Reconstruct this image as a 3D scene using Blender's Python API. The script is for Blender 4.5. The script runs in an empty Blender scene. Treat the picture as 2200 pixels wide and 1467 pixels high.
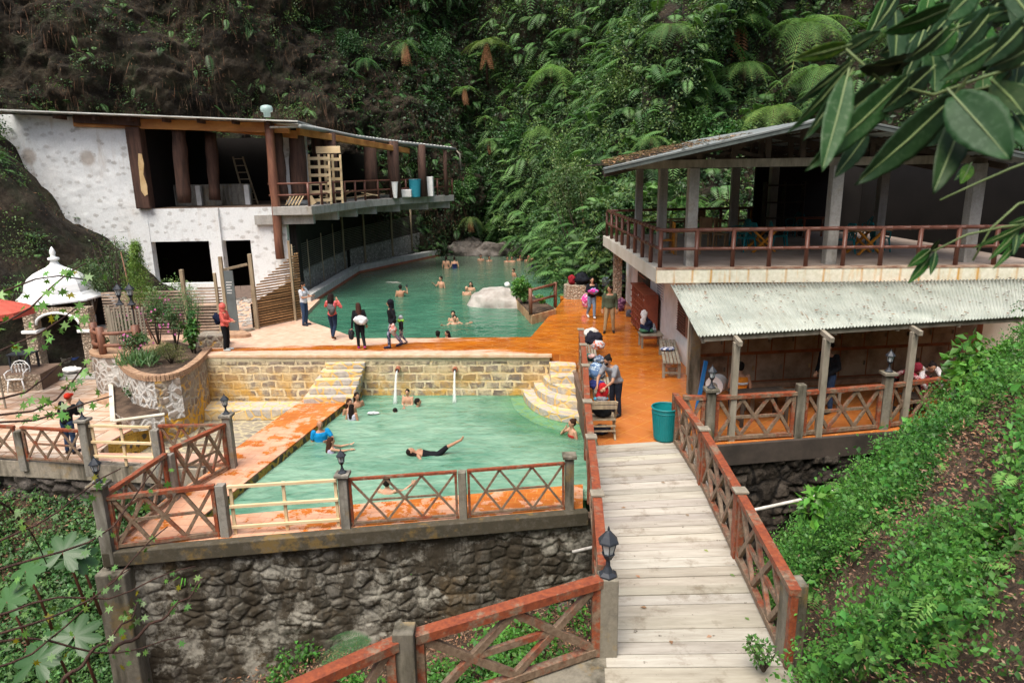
import bpy, bmesh, math, random
import numpy as np
from mathutils import Vector, Matrix, Euler
random.seed(7); RNG=np.random.default_rng(7)
SC=bpy.context.scene
COL=SC.collection
# ---------------------------------------------------------------- camera, light, exposure
FPX=1480.; HC=5.7
PITCH=math.atan((733.5-370)/FPX); ROLL=math.radians(1.0)
cd=bpy.data.cameras.new('camera'); cam=bpy.data.objects.new('camera',cd); COL.objects.link(cam); SC.camera=cam
cd.sensor_width=36; cd.lens=FPX/2200*36; cd.clip_start=.05; cd.clip_end=500
cd.dof.use_dof=True; cd.dof.focus_distance=17; cd.dof.aperture_fstop=4.5
_f=Vector((0,math.cos(PITCH),-math.sin(PITCH))); _u=Vector((0,math.sin(PITCH),math.cos(PITCH))); _r=Vector((1,0,0))
CR=_r*math.cos(ROLL)-_u*math.sin(ROLL); CU=_r*math.sin(ROLL)+_u*math.cos(ROLL)
cam.matrix_world=Matrix(((CR.x,CU.x,-_f.x,0),(CR.y,CU.y,-_f.y,0),(CR.z,CU.z,-_f.z,HC),(0,0,0,1)))
SUN_EL=math.radians(63); SUN_AZ=math.radians(205)
w=bpy.data.worlds.new('World'); SC.world=w; w.use_nodes=True
nt=w.node_tree; bg=nt.nodes['Background']; sky=nt.nodes.new('ShaderNodeTexSky')
sky.sky_type='NISHITA'; sky.sun_disc=False; sky.sun_elevation=SUN_EL; sky.sun_rotation=SUN_AZ; sky.dust_density=6; sky.air_density=1.0; sky.ozone_density=.4
nt.links.new(sky.outputs[0],bg.inputs[0]); bg.inputs[1].default_value=.13
sd=bpy.data.lights.new('sun','SUN'); sd.energy=1.9; sd.angle=math.radians(40); sd.color=(1,.97,.92)
so=bpy.data.objects.new('sun',sd); COL.objects.link(so)
sdir=Vector((math.sin(SUN_AZ)*math.cos(SUN_EL),math.cos(SUN_AZ)*math.cos(SUN_EL),math.sin(SUN_EL)))
so.rotation_euler=sdir.to_track_quat('Z','Y').to_euler()
vs=SC.view_settings; vs.view_transform='Standard'; vs.look='None'; vs.exposure=.8; vs.gamma=1
# ---------------------------------------------------------------- measuring: where a sight line meets a level / an upright plane
def ray(px,py): return _f+CR*((px-1100)/FPX)+CU*((733.5-py)/FPX)
def at(px,py,z=0.):
    d=ray(px,py); t=(z-HC)/d.z; return Vector((d.x*t,d.y*t,z))
def aty(px,py,Y):
    d=ray(px,py); t=Y/d.y; return Vector((d.x*t,Y,HC+d.z*t))
V=Vector
# ---------------------------------------------------------------- noise in numpy
def _h(i,j,k,s):
    n=(i.astype(np.int64)*374761393+j.astype(np.int64)*668265263+k.astype(np.int64)*2147483647+s*1274126177)&0xffffffff
    n=((n^(n>>13))*1274126177)&0xffffffff
    return ((n^(n>>16))&0xffffff)/float(0xffffff)
def vnoise(p,s=0):
    i=np.floor(p).astype(np.int64); f=p-i; f=f*f*(3-2*f); r=0
    for a in (0,1):
        for b in (0,1):
            for c in (0,1):
                r=r+_h(i[:,0]+a,i[:,1]+b,i[:,2]+c,s)*(f[:,0] if a else 1-f[:,0])*(f[:,1] if b else 1-f[:,1])*(f[:,2] if c else 1-f[:,2])
    return r
def fbm(p,o=4,s=0):
    p=np.asarray(p,float); r=0; a=.5; t=0
    for k in range(o): r=r+a*vnoise(p*2**k,s+k); t+=a; a*=.5
    return r/t*2-1
def worley2(u,v,s=0):      # F2-F1 on a jittered grid: rounded stones with grooves between
    iu=np.floor(u).astype(np.int64); iv=np.floor(v).astype(np.int64); f1=np.full(u.shape,9.); f2=f1.copy(); cid=np.zeros(u.shape)
    for a in (-1,0,1):
        for b in (-1,0,1):
            cu=iu+a; cv=iv+b; z=np.zeros_like(cu); x=cu+.15+.7*_h(cu,cv,z,s); y=cv+.15+.7*_h(cu,cv,z+5,s); d=np.sqrt((u-x)**2+(v-y)**2); h=_h(cu,cv,z+9,s)
            n=d<f1; f2=np.where(n,f1,np.minimum(f2,d)); cid=np.where(n,h,cid); f1=np.where(n,d,f1)
    return f2-f1,cid
def tps(pts):
    pts=np.array(pts,float); xy=pts[:,:2]; n=len(pts)
    def k(d2): return .5*d2*np.log(d2+1e-9)
    A=np.zeros((n+3,n+3)); d=((xy[:,None]-xy[None])**2).sum(2); A[:n,:n]=k(d)+np.eye(n)*.02
    A[:n,n]=1; A[:n,n+1:]=xy; A[n,:n]=1; A[n+1:,:n]=xy.T
    w_=np.linalg.solve(A,np.concatenate([pts[:,2],[0,0,0]]))
    def f(x,y):
        x=np.atleast_1d(np.asarray(x,float)); y=np.atleast_1d(np.asarray(y,float)); r=w_[n]+w_[n+1]*x+w_[n+2]*y
        for q in range(n): r=r+w_[q]*k((x-xy[q,0])**2+(y-xy[q,1])**2)
        return r
    return f
# ---------------------------------------------------------------- mesh builder
class MB:
    def __init__(s): s.v=[]; s.f=[]; s.c=[]
    def add(s,vs_,fs,col=None):
        b=len(s.v); s.v+= [tuple(q) for q in vs_]; s.f+=[tuple(b+i for i in f) for f in fs]
        if col is not None:
            while len(s.c)<b: s.c.append((1,1,1,1))
            s.c+=[tuple(col)+(1,)]*len(vs_)
        return s
    def ring(s,c,R,r,n=36,col=None):
        c=V(c); vs_=[];fs=[]
        for i in range(n):
            a=2*math.pi*i/n
            for k in range(6): b=2*math.pi*k/6; q=R+r*math.cos(b); vs_.append((c.x+q*math.cos(a),c.y+q*math.sin(a),c.z+r*math.sin(b)))
        for i in range(n):
            for k in range(6): fs.append((i*6+k,((i+1)%n)*6+k,((i+1)%n)*6+(k+1)%6,i*6+(k+1)%6))
        return s.add(vs_,fs,col)
    def box(s,a,b,col=None):
        x0,y0,z0=a; x1,y1,z1=b
        vs_=[(x0,y0,z0),(x1,y0,z0),(x1,y1,z0),(x0,y1,z0),(x0,y0,z1),(x1,y0,z1),(x1,y1,z1),(x0,y1,z1)]
        return s.add(vs_,[(0,3,2,1),(4,5,6,7),(0,1,5,4),(1,2,6,5),(2,3,7,6),(3,0,4,7)],col)
    def bar(s,p,q,w_,h,up=(0,0,1),col=None,ext=0):
        p=V(p); q=V(q); d=(q-p).normalized(); p=p-d*ext; q=q+d*ext
        up=V(up); sx=d.cross(up)
        if sx.length<1e-3: sx=d.cross(V((0,1,0)))
        sx.normalize(); uz=sx.cross(d).normalized(); sx*=w_/2; uz*=h/2
        vs_=[p-sx-uz,p+sx-uz,p+sx+uz,p-sx+uz,q-sx-uz,q+sx-uz,q+sx+uz,q-sx+uz]
        return s.add(vs_,[(0,1,2,3),(7,6,5,4),(0,4,5,1),(1,5,6,2),(2,6,7,3),(3,7,4,0)],col)
    def tube(s,pts,r,n=8,col=None,cap=True):
        pts=[V(p) for p in pts]; m=len(pts)
        if not hasattr(r,'__len__'): r=[r]*m
        d0=(pts[1]-pts[0]).normalized(); a=V((0,0,1)) if abs(d0.z)<.9 else V((1,0,0)); sx=d0.cross(a).normalized()
        vs_=[];fs=[]
        for i,p in enumerate(pts):
            d=(pts[min(i+1,m-1)]-pts[max(i-1,0)]).normalized(); sx=(sx-d*sx.dot(d)).normalized(); sy=d.cross(sx)
            for k in range(n):
                t=2*math.pi*k/n; vs_.append(p+(sx*math.cos(t)+sy*math.sin(t))*r[i])
        for i in range(m-1):
            for k in range(n): fs.append((i*n+k,i*n+(k+1)%n,(i+1)*n+(k+1)%n,(i+1)*n+k))
        if cap: fs.append(tuple(range(n-1,-1,-1))); fs.append(tuple((m-1)*n+k for k in range(n)))
        return s.add(vs_,fs,col)
    def lathe(s,c,prof,n=16,col=None,sy=1.):
        c=V(c); vs_=[];fs=[]; m=len(prof)
        for r,z in prof:
            for k in range(n):
                t=2*math.pi*(k+.5)/n; vs_.append((c.x+math.cos(t)*r,c.y+math.sin(t)*r*sy,c.z+z))
        for i in range(m-1):
            for k in range(n): fs.append((i*n+k,i*n+(k+1)%n,(i+1)*n+(k+1)%n,(i+1)*n+k))
        fs.append(tuple(range(n-1,-1,-1))); fs.append(tuple((m-1)*n+k for k in range(n)))
        return s.add(vs_,fs,col)
    def prism(s,poly,z0,z1,col=None):
        n=len(poly); ar=sum(poly[i][0]*poly[(i+1)%n][1]-poly[(i+1)%n][0]*poly[i][1] for i in range(n))
        if ar<0: poly=poly[::-1]
        g=lambda z,i:(z[i] if hasattr(z,'__len__') else z)
        vs_=[(p[0],p[1],g(z0,i)) for i,p in enumerate(poly)]+[(p[0],p[1],g(z1,i)) for i,p in enumerate(poly)]
        fs=[tuple(range(n-1,-1,-1)),tuple(range(n,2*n))]+[(i,(i+1)%n,n+(i+1)%n,n+i) for i in range(n)]
        return s.add(vs_,fs,col)
    def ell(s,c,r,n=10,col=None,M=None,jit=0):
        vs_=[];fs=[]; c=V(c)
        for i in range(1,n):
            ph=math.pi*i/n
            for k in range(2*n):
                t=math.pi*k/n; q=V((math.sin(ph)*math.cos(t)*r[0],math.sin(ph)*math.sin(t)*r[1],math.cos(ph)*r[2]))
                if jit: q*=1+random.uniform(-jit,jit)
                if M: q=M@q
                vs_.append(c+q)
        a=V((0,0,r[2])); b=V((0,0,-r[2]))
        if M: a=M@a; b=M@b
        vs_+= [c+a,c+b]; N2=2*n; T=len(vs_)-2
        for i in range(n-2):
            for k in range(N2): fs.append((i*N2+k,(i+1)*N2+k,(i+1)*N2+(k+1)%N2,i*N2+(k+1)%N2))
        for k in range(N2): fs.append((T,k,(k+1)%N2)); fs.append((T+1,(n-2)*N2+(k+1)%N2,(n-2)*N2+k))
        return s.add(vs_,fs,col)
    def build(s,name,m,parent=None,smooth=False,bevel=0,local=False):
        o_=V((0,0,0))
        if parent is not None and not local: o_=parent_origin(parent)
        me=bpy.data.meshes.new(name); me.from_pydata([(a-o_.x,b-o_.y,c-o_.z) for a,b,c in s.v],[],s.f)
        if s.c:
            while len(s.c)<len(s.v): s.c.append((1,1,1,1))
            at_=me.attributes.new('Col','FLOAT_COLOR','POINT'); at_.data.foreach_set('color',np.array(s.c,dtype=np.float32).ravel())
        if m: me.materials.append(m)
        if smooth: me.polygons.foreach_set('use_smooth',[True]*len(me.polygons))
        me.update(); o=bpy.data.objects.new(name,me); COL.objects.link(o)
        if parent is not None: o.parent=parent
        if bevel:
            b=o.modifiers.new('bevel','BEVEL'); b.width=bevel; b.segments=2; b.limit_method='ANGLE'
        return o
def parent_origin(p):
    o=V((0,0,0))
    while p is not None: o+=V(p.location); p=p.parent
    return o
def tag(o,label,cat=None,group=None,kind=None):
    if label: o['label']=label
    if cat: o['category']=cat
    if group: o['group']=group
    if kind: o['kind']=kind
    return o
def thing(name,loc,label,cat,group=None):
    o=bpy.data.objects.new(name,None); o.empty_display_size=.2; COL.objects.link(o); o.location=loc
    return tag(o,label,cat,group)
def struct(o): o['kind']='structure'; return o
def dup(root,loc,rz=0,label=None,group=None,scale=None):
    def cp(o,par):
        c=o.copy(); COL.objects.link(c)
        if par is not None: c.parent=par
        for ch in kids.get(o.name,[]): cp(ch,c)
        return c
    kids={}
    for o in COL.objects:
        if o.parent: kids.setdefault(o.parent.name,[]).append(o)
    r=cp(root,None); r.location=loc; r.rotation_euler=(0,0,rz)
    if label: r['label']=label
    if group: r['group']=group
    if scale: r.scale=(scale,)*3
    return r
def arrmesh(name,verts,quads,m,cols=None,parent=None,smooth=False,tri=False):
    k=3 if tri else 4; nq=len(quads); me=bpy.data.meshes.new(name)
    me.vertices.add(len(verts)); me.vertices.foreach_set('co',np.asarray(verts,np.float32).ravel())
    me.loops.add(nq*k); me.loops.foreach_set('vertex_index',np.asarray(quads,np.int32).ravel())
    me.polygons.add(nq); me.polygons.foreach_set('loop_start',np.arange(0,nq*k,k,dtype=np.int32))
    if smooth: me.polygons.foreach_set('use_smooth',np.ones(nq,bool))
    if cols is not None:
        a=me.attributes.new('Col','FLOAT_COLOR','POINT'); a.data.foreach_set('color',np.concatenate([cols,np.ones((len(cols),1))],1).astype(np.float32).ravel())
    if m: me.materials.append(m)
    me.update(calc_edges=True); me.validate()
    o=bpy.data.objects.new(name,me); COL.objects.link(o)
    if parent is not None: o.parent=parent
    return o
def gridmesh(name,Pts,m,parent=None,smooth=True):   # Pts (a,b,3)
    a,b=Pts.shape[:2]; i=np.arange(a-1)[:,None]*b+np.arange(b-1)[None]; i=i.ravel()
    q=np.stack([i,i+b,i+b+1,i+1],1); P_=Pts.reshape(-1,3)
    if parent is not None: P_=P_-np.array(parent_origin(parent))
    return arrmesh(name,P_,q,m,parent=parent,smooth=smooth)
# ---------------------------------------------------------------- materials
class M_:
    def __init__(s,name):
        s.m=bpy.data.materials.new(name); s.m.use_nodes=True; s.t=s.m.node_tree; s.b=s.t.nodes['Principled BSDF']; s.b.inputs['Specular IOR Level'].default_value=.3
        s.out=s.t.nodes['Material Output']
        s._o=None; s._p=None
    def n(s,typ,**k):
        x=s.t.nodes.new('ShaderNode'+typ)
        for a,b in k.items(): setattr(x,a,b)
        return x
    def l(s,a,b): s.t.links.new(a,b)
    def set(s,i,v):
        if hasattr(v,'is_linked') or isinstance(v,bpy.types.NodeSocket): s.l(v,i)
        else:
            if isinstance(v,(tuple,list)) and len(v)==3 and len(i.default_value)==4: v=tuple(v)+(1,)
            i.default_value=v
    @property
    def obj(s):
        if not s._o: s._o=s.n('TexCoord').outputs['Object']
        return s._o
    @property
    def pos(s):
        if not s._p: s._p=s.n('NewGeometry').outputs['Position']
        return s._p
    def map(s,v,scale=(1,1,1),rot=(0,0,0)):
        x=s.n('Mapping'); s.l(v,x.inputs['Vector']); x.inputs['Scale'].default_value=scale; x.inputs['Rotation'].default_value=rot; return x.outputs[0]
    def noise(s,v,sc,det=4,ro=.6,dist=0):
        x=s.n('TexNoise'); s.l(v,x.inputs['Vector']); x.inputs['Scale'].default_value=sc; x.inputs['Detail'].default_value=det; x.inputs['Roughness'].default_value=ro; x.inputs['Distortion'].default_value=dist
        return x.outputs['Fac']
    def vor(s,v,sc,feat='F1',rnd=1.):
        x=s.n('TexVoronoi',feature=feat); s.l(v,x.inputs['Vector']); x.inputs['Scale'].default_value=sc; x.inputs['Randomness'].default_value=rnd; return x
    def ramp(s,f,stops,interp='LINEAR'):
        x=s.n('ValToRGB'); s.l(f,x.inputs[0]); cr=x.color_ramp; cr.interpolation=interp
        while len(cr.elements)<len(stops): cr.elements.new(.5)
        for e,(p,c) in zip(cr.elements,stops):
            e.position=p; e.color=(tuple(c)+(1,)) if hasattr(c,'__len__') else (c,c,c,1)
        return x.outputs[0]
    def mix(s,f,a,b,mode='MIX'):
        x=s.n('Mix',data_type='RGBA',blend_type=mode); s.set(x.inputs[0],f); s.set(x.inputs[6],a); s.set(x.inputs[7],b); return x.outputs[2]
    def ma(s,op,a,b=0.,c=0.,clamp=False):
        x=s.n('Math',operation=op); x.use_clamp=clamp; s.set(x.inputs[0],a); s.set(x.inputs[1],b); s.set(x.inputs[2],c); return x.outputs[0]
    def mr(s,v,a,b,c=0.,d=1.):
        x=s.n('MapRange'); s.set(x.inputs[0],v); s.set(x.inputs[1],a); s.set(x.inputs[2],b); s.set(x.inputs[3],c); s.set(x.inputs[4],d); return x.outputs[0]
    def xyz(s,v): x=s.n('SeparateXYZ'); s.l(v,x.inputs[0]); return x.outputs
    def bump(s,h,st=.5,d=.02,prev=None):
        x=s.n('Bump'); s.l(h,x.inputs['Height']); x.inputs['Strength'].default_value=st; x.inputs['Distance'].default_value=d
        if prev: s.l(prev,x.inputs['Normal'])
        s.l(x.outputs[0],s.b.inputs['Normal']); return x.outputs[0]
    def col(s,c): s.set(s.b.inputs['Base Color'],c); return s
    def rough(s,r): s.set(s.b.inputs['Roughness'],r); return s
    def attr(s): x=s.n('Attribute',attribute_name='Col'); return x.outputs['Color']
def simple(name,c1,c2=None,sc=3.,rough=.7,bump=.3,bd=.01,c3=None,stretch=(1,1,1),det=6,bsc=None):
    m=M_(name); c2=c2 or tuple(x*.75 for x in c1); v=m.map(m.obj,stretch); n=m.noise(v,sc,det)
    st=[(.33,c2),(.62,c1)]
    if c3: st=[(.3,c3),(.45,c2),(.62,c1)]
    m.col(m.ramp(n,st)); m.rough(rough)
    if bump: m.bump(m.noise(v,bsc or sc*6,5),bump,bd)
    return m.m
def glossy(name,c,rough=.4,metal=0):
    m=M_(name); n=m.noise(m.obj,7,3); m.col(m.mix(m.mr(n,.35,.7),tuple(x*.85 for x in c),c)); m.rough(rough); m.b.inputs['Metallic'].default_value=metal; return m.m
_cc={}
def cloth(c,pat=None):
    k=(tuple(c),pat)
    if k in _cc: return _cc[k]
    m=M_('fabric'); n=m.noise(m.obj,6,4); base=m.mix(m.mr(n,.3,.7),tuple(x*.72 for x in c),c)
    if pat:
        base=m.mix(m.ramp(m.noise(m.obj,9,2),[(.5,0.),(.54,1.)]),base,pat)
    m.col(base); m.rough(.9); m.bump(m.noise(m.obj,11,5,.6,1.5),.9,.035); m.b.inputs['Specular IOR Level'].default_value=.15; _cc[k]=m.m; return m.m
def tilemat(name,kind):
    m=M_(name); p=m.pos; x,y,z=m.xyz(p)
    n1=m.noise(p,.9,5); n2=m.noise(p,3.5,6,.7); n3=m.noise(m.map(p,(.5,3.2,1)),1.1,5,.7)
    br=m.n('TexBrick'); m.l(m.map(p,(1,1,1),(0,0,math.radians(45) if kind=='deck' else math.radians(8))),br.inputs['Vector'])
    br.inputs['Scale'].default_value=1; br.inputs['Brick Width'].default_value=.5 if kind=='deck' else .42; br.inputs['Row Height'].default_value=.5 if kind=='deck' else .24; br.inputs['Mortar Size'].default_value=.012; br.inputs['Mortar Smooth'].default_value=.3
    br.offset=.0 if kind=='deck' else .5
    br.inputs['Color1'].default_value=(.0,.0,.0,1); br.inputs['Color2'].default_value=(1,1,1,1); br.inputs['Mortar'].default_value=(.5,.5,.5,1)
    mort=br.outputs['Fac']; var=br.outputs['Color']
    if kind=='deck':
        dry=m.mix(m.mr(n2,.3,.7),(.50,.30,.20),(.66,.50,.38)); wet=m.mix(m.mr(n1,.35,.65),(.55,.17,.012),(.36,.085,.005)); wet=m.mix(m.mr(n3,.46,.62,0,.7),wet,(.24,.06,.008)); wet=m.mix(m.mr(m.noise(p,5,6,.75),.55,.7,0,.45),wet,(.60,.28,.06))
        a=m.mr(x,-6.5,1.5,-.35,.75)                      # more mineral stain towards the east
        band=m.ma('SUBTRACT',1,m.ma('ABSOLUTE',m.ma('MULTIPLY',m.ma('SUBTRACT',y,22.75),1.6)),clamp=True)
        band=m.ma('MULTIPLY',band,.95)
        edge=m.mr(m.ma('ADD',y,m.ma('MULTIPLY',x,.065)),21.4,22.0,-.75,0)
        edge=m.ma('MULTIPLY',edge,m.mr(x,.3,1.2,1,0))
        a2=m.ma('ADD',m.ma('ADD',m.ma('ADD',a,band),edge),m.ma('MULTIPLY',m.ma('SUBTRACT',n3,.5),2.2))
        mask=m.mr(a2,.12,.34); 
        south=m.ma('MULTIPLY',m.mr(y,19.3,16.5),m.mr(x,.5,1.6)); wet=m.mix(m.ma('MULTIPLY',south,m.mr(n2,.25,.5)),wet,(.46,.155,.04))
    else:
        dry=m.mix(m.mr(n2,.3,.7),(.56,.27,.15),(.66,.40,.27)); wet=m.mix(m.mr(n1,.35,.65),(.56,.18,.035),(.42,.11,.015))
        a=m.mr(x,-6.6,-.2,.0,.32)
        far=m.mr(y,16.0,19.5,0,.35)
        a2=m.ma('ADD',m.ma('ADD',a,far),m.ma('MULTIPLY',m.ma('SUBTRACT',m.noise(p,2.2,5,.7),.5),2.4)); mask=m.mr(a2,.14,.26)
    c=m.mix(mask,dry,wet); c=m.mix(m.ma('MULTIPLY',var,.25),c,(.35,.17,.08),'MULTIPLY') if False else c
    c=m.mix(m.ma('MULTIPLY',m.ma('SUBTRACT',1,var),.16),c,(.3,.12,.05)); c=m.mix(m.ma('MULTIPLY',mort,.5),c,m.mix(mask,(.33,.18,.12),(.58,.30,.07)))
    m.col(c); m.rough(m.ma('ADD',m.mr(mask,0,1,.72,.10),m.mr(n2,.4,.7,0,.22))); m.b.inputs['Specular IOR Level'].default_value=.35
    m.bump(m.ma('ADD',m.ma('MULTIPLY',mort,-1.),m.ma('MULTIPLY',n2,.3)),.35,.006); return m.m
def stonemat(name,scale,gap,stones,mortar,rnd=1.,bump=.8,bd=.04,stretch=(1,1,1),yellow=None,streak=None,smear=None,gapn=.5,rot=(0,0,0)):
    m=M_(name); p=m.pos; pv=m.map(p,stretch,rot)
    dn=m.n('TexNoise'); m.l(pv,dn.inputs['Vector']); dn.inputs['Scale'].default_value=scale*1.3; dn.inputs['Detail'].default_value=3
    vv=m.n('VectorMath',operation='MULTIPLY_ADD'); m.l(dn.outputs['Color'],vv.inputs[0]); vv.inputs[1].default_value=(.22/scale*2,)*3; m.l(pv,vv.inputs[2])
    e=m.vor(vv.outputs[0],scale,'DISTANCE_TO_EDGE',rnd).outputs['Distance']; c=m.vor(vv.outputs[0],scale,'F1',rnd).outputs['Color']
    cr,cg,cb=m.xyz(c); n=m.noise(p,scale*5,6,.7); nn=m.noise(p,1.1,4)
    g=m.ma('MULTIPLY',gap,m.mr(nn,.3,.7,1-gapn,1+gapn)); st=m.ramp(cr,[(i/max(1,len(stones)-1),s_) for i,s_ in enumerate(stones)])
    st=m.mix(m.mr(n,.3,.75,.0,.55),st,tuple(x*.35 for x in stones[0])); st=m.mix(m.ma('MULTIPLY',cg,.35),st,tuple(x*1.5 for x in stones[-1]))
    mo=m.mix(m.mr(n,.3,.7),tuple(x*.6 for x in mortar),mortar); mk=m.mr(e,g,m.ma('ADD',g,.045)); col=m.mix(mk,mo,st)
    h=m.ma('ADD',m.ma('MULTIPLY',m.mr(e,0,.28),.45 if name in('rubble_wall','dark_boulders') else 1.),m.ma('MULTIPLY',n,.35))
    if yellow:
        zc,zw,yc=yellow; z=m.xyz(p)[2]; ym=m.ma('SUBTRACT',m.mr(z,zc,zw),m.mr(m.noise(p,1.6,5,.7),.4,.62)); ym=m.ma('MULTIPLY',m.ma('ADD',ym,.35),m.ma('SUBTRACT',1.15,mk),clamp=True)
        col=m.mix(m.mr(ym,0.,.5),col,m.mix(n,yc,tuple(x*.6 for x in yc)))
    if streak:
        sn=m.noise(m.map(p,(1.7,1.7,.16)),1.3,8,.7); h=m.ma('MULTIPLY',h,m.mr(sn,streak[1][0],streak[1][1],1,.25)); col=m.mix(m.mr(sn,*streak[1]),col,m.mix(n,streak[0],tuple(x*1.9 for x in streak[0])))
    if smear:
        oc=m.noise(p,.9,6,.7); col=m.mix(m.mr(oc,.56,.66,0,.35),col,(.15,.10,.045)); sn=m.noise(p,smear[2],8,.75); h=m.ma('ADD',m.ma('MULTIPLY',h,m.mr(sn,smear[1][0],smear[1][1],1,.35)),m.ma('MULTIPLY',m.noise(p,16,5,.7),.3)); col=m.mix(m.mr(sn,*smear[1]),col,m.mix(n,tuple(x*.6 for x in smear[0]),smear[0]))
    m.col(col); m.rough(.85); m.bump(h,bump,bd); return m.m
def blockmat(name):       # coursed ashlar with pale mortar and mineral stain
    m=M_(name); p=m.pos; x,y,z=m.xyz(p)
    cv=m.n('CombineXYZ'); m.l(m.ma('ADD',x,m.ma('MULTIPLY',y,.9)),cv.inputs[0]); m.l(z,cv.inputs[1])
    dn=m.n('TexNoise'); m.l(p,dn.inputs['Vector']); dn.inputs['Scale'].default_value=2.6; dn.inputs['Detail'].default_value=4
    vv=m.n('VectorMath',operation='MULTIPLY_ADD'); m.l(dn.outputs['Color'],vv.inputs[0]); vv.inputs[1].default_value=(.26,.17,0); m.l(cv.outputs[0],vv.inputs[2])
    br=m.n('TexBrick'); m.l(vv.outputs[0],br.inputs['Vector']); br.inputs['Scale'].default_value=1; br.inputs['Brick Width'].default_value=.47; br.inputs['Row Height'].default_value=.27; br.inputs['Mortar Size'].default_value=.042; br.inputs['Mortar Smooth'].default_value=.35; br.offset=.5
    br.inputs['Color1'].default_value=(0,0,0,1); br.inputs['Color2'].default_value=(1,1,1,1); br.inputs['Mortar'].default_value=(.5,.5,.5,1)
    n=m.noise(p,13,7,.75); nb=m.noise(p,.8,4); ny=m.noise(p,1.5,6,.7)
    st=m.ramp(m.ma('ADD',m.ma('MULTIPLY',br.outputs['Color'],.75),m.ma('MULTIPLY',m.noise(p,2.3,3),.25)),[(.1,(.16,.12,.10)),(.4,(.30,.25,.19)),(.65,(.22,.17,.15)),(.9,(.42,.36,.27))])
    st=m.mix(m.mr(x,-2.5,0.5,0,.62),st,(.13,.11,.10)); st=m.mix(m.mr(n,.35,.8,0,.7),st,(.09,.075,.06))
    mo=m.mix(m.mr(n,.3,.7),(.52,.43,.27),(.80,.72,.52)); mo=m.mix(m.mr(ny,.46,.66,0,.8),mo,(.74,.46,.13))
    col=m.mix(m.ma('MULTIPLY',br.outputs['Fac'],1.),st,mo)
    sm=m.noise(p,2.1,7,.75); col=m.mix(m.mr(sm,.47,.58,0,.85),col,m.mix(n,(.46,.36,.2),(.70,.62,.42)))
    yl=m.ma('MULTIPLY',m.mr(z,-.3,-1.35,0,1),m.mr(m.noise(p,1.2,6,.7),.42,.56)); col=m.mix(yl,col,m.mix(n,(.48,.25,.04),(.68,.43,.11)))
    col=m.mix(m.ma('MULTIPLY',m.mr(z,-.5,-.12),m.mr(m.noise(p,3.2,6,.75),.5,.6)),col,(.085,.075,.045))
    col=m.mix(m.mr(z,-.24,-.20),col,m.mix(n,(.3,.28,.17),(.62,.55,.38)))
    m.col(col); m.rough(.85); m.bump(m.ma('ADD',m.ma('MULTIPLY',br.outputs['Fac'],-1.),m.ma('MULTIPLY',n,.7)),.8,.035); return m.m
def leafmat(name,c1,c2,trans=.25,rough=.5,spec=.3):
    m=M_(name); n=m.noise(m.pos,.7,3); c=m.mix(m.mr(n,.35,.65),c1,c2); a=m.attr(); c=m.mix(1.,c,a,'MULTIPLY')
    m.col(c); m.rough(rough); m.b.inputs['Specular IOR Level'].default_value=spec
    tr=m.n('BsdfTranslucent'); m.l(m.mix(1.,c,(1.2,1.4,.5),'MULTIPLY'),tr.inputs[0]); ms=m.n('MixShader'); ms.inputs[0].default_value=trans
    m.l(m.b.outputs[0],ms.inputs[1]); m.l(tr.outputs[0],ms.inputs[2]); m.l(ms.outputs[0],m.out.inputs[0]); return m.m
def watermat(name,c1,c2,opac,sc,milk=None,shal=None):
    m=M_(name); p=m.pos; x,y,z=m.xyz(p); n=m.noise(p,.45,4); n2=m.noise(m.map(p,(.6,1,1)),1.3,4)
    n3=m.noise(m.map(p,(.5,1.5,1),(0,0,.3)),1.6,6,.65,1.2); c=m.mix(m.mr(m.ma('ADD',m.ma('MULTIPLY',n,.45),m.ma('MULTIPLY',n3,.55)),.38,.60),c1,c2)  # colour streaks: milky clouding plus painted ripple highlights
    if milk: c=m.mix(m.mr(y,milk[1],milk[2],0,.85),c,milk[0])
    m.col(c); m.rough(.07); m.b.inputs['IOR'].default_value=1.33; m.b.inputs['Specular IOR Level'].default_value=.5
    w1=m.noise(m.map(p,(1,1.6,1)),sc,3,.5,.6); w2=m.noise(p,sc*3.3,3,.5,.3)
    m.bump(m.ma('ADD',w1,m.ma('MULTIPLY',w2,.45)),.75,.09)
    tr=m.n('BsdfTransparent'); tr.inputs[0].default_value=tuple(min(1,q*2.2) for q in c2)+(1,); ms=m.n('MixShader'); 
    op=m.mr(n2,.3,.7,opac-.06,opac+.06)
    if shal:
        dx=m.ma('SUBTRACT',x,shal[0]); dy=m.ma('MULTIPLY',m.ma('SUBTRACT',y,shal[1]),.62); dd=m.ma('SQRT',m.ma('ADD',m.ma('MULTIPLY',dx,dx),m.ma('MULTIPLY',dy,dy))); op=m.ma('MULTIPLY',op,m.mr(dd,shal[2],shal[2]+1.6,.42,1.))
    m.l(op,ms.inputs[0])
    m.l(tr.outputs[0],ms.inputs[1]); m.l(m.b.outputs[0],ms.inputs[2]); m.l(ms.outputs[0],m.out.inputs[0]); return m.m
def woodred(name,t0=.60,t1=.70):
    m=M_(name); p=m.pos; n=m.noise(p,2.6,6,.75); n2=m.noise(m.map(p,(1,1,1)),16,4,.7)
    red=m.mix(m.mr(n2,.3,.7),(.31,.080,.030),(.14,.036,.02)); grey=m.mix(m.mr(n2,.3,.7),(.27,.20,.135),(.11,.07,.045))
    g=m.n('NewGeometry').outputs['Normal']; z=m.xyz(g)[2]
    f=m.ma('ADD',m.ma('ADD',n,m.ma('MULTIPLY',m.noise(p,9,5,.7),.25)),m.ma('MULTIPLY',z,-.05)); c=m.mix(m.mr(f,t0,t1),red,grey); m.col(c); m.rough(.6); m.bump(n2,.4,.006); return m.m
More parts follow.
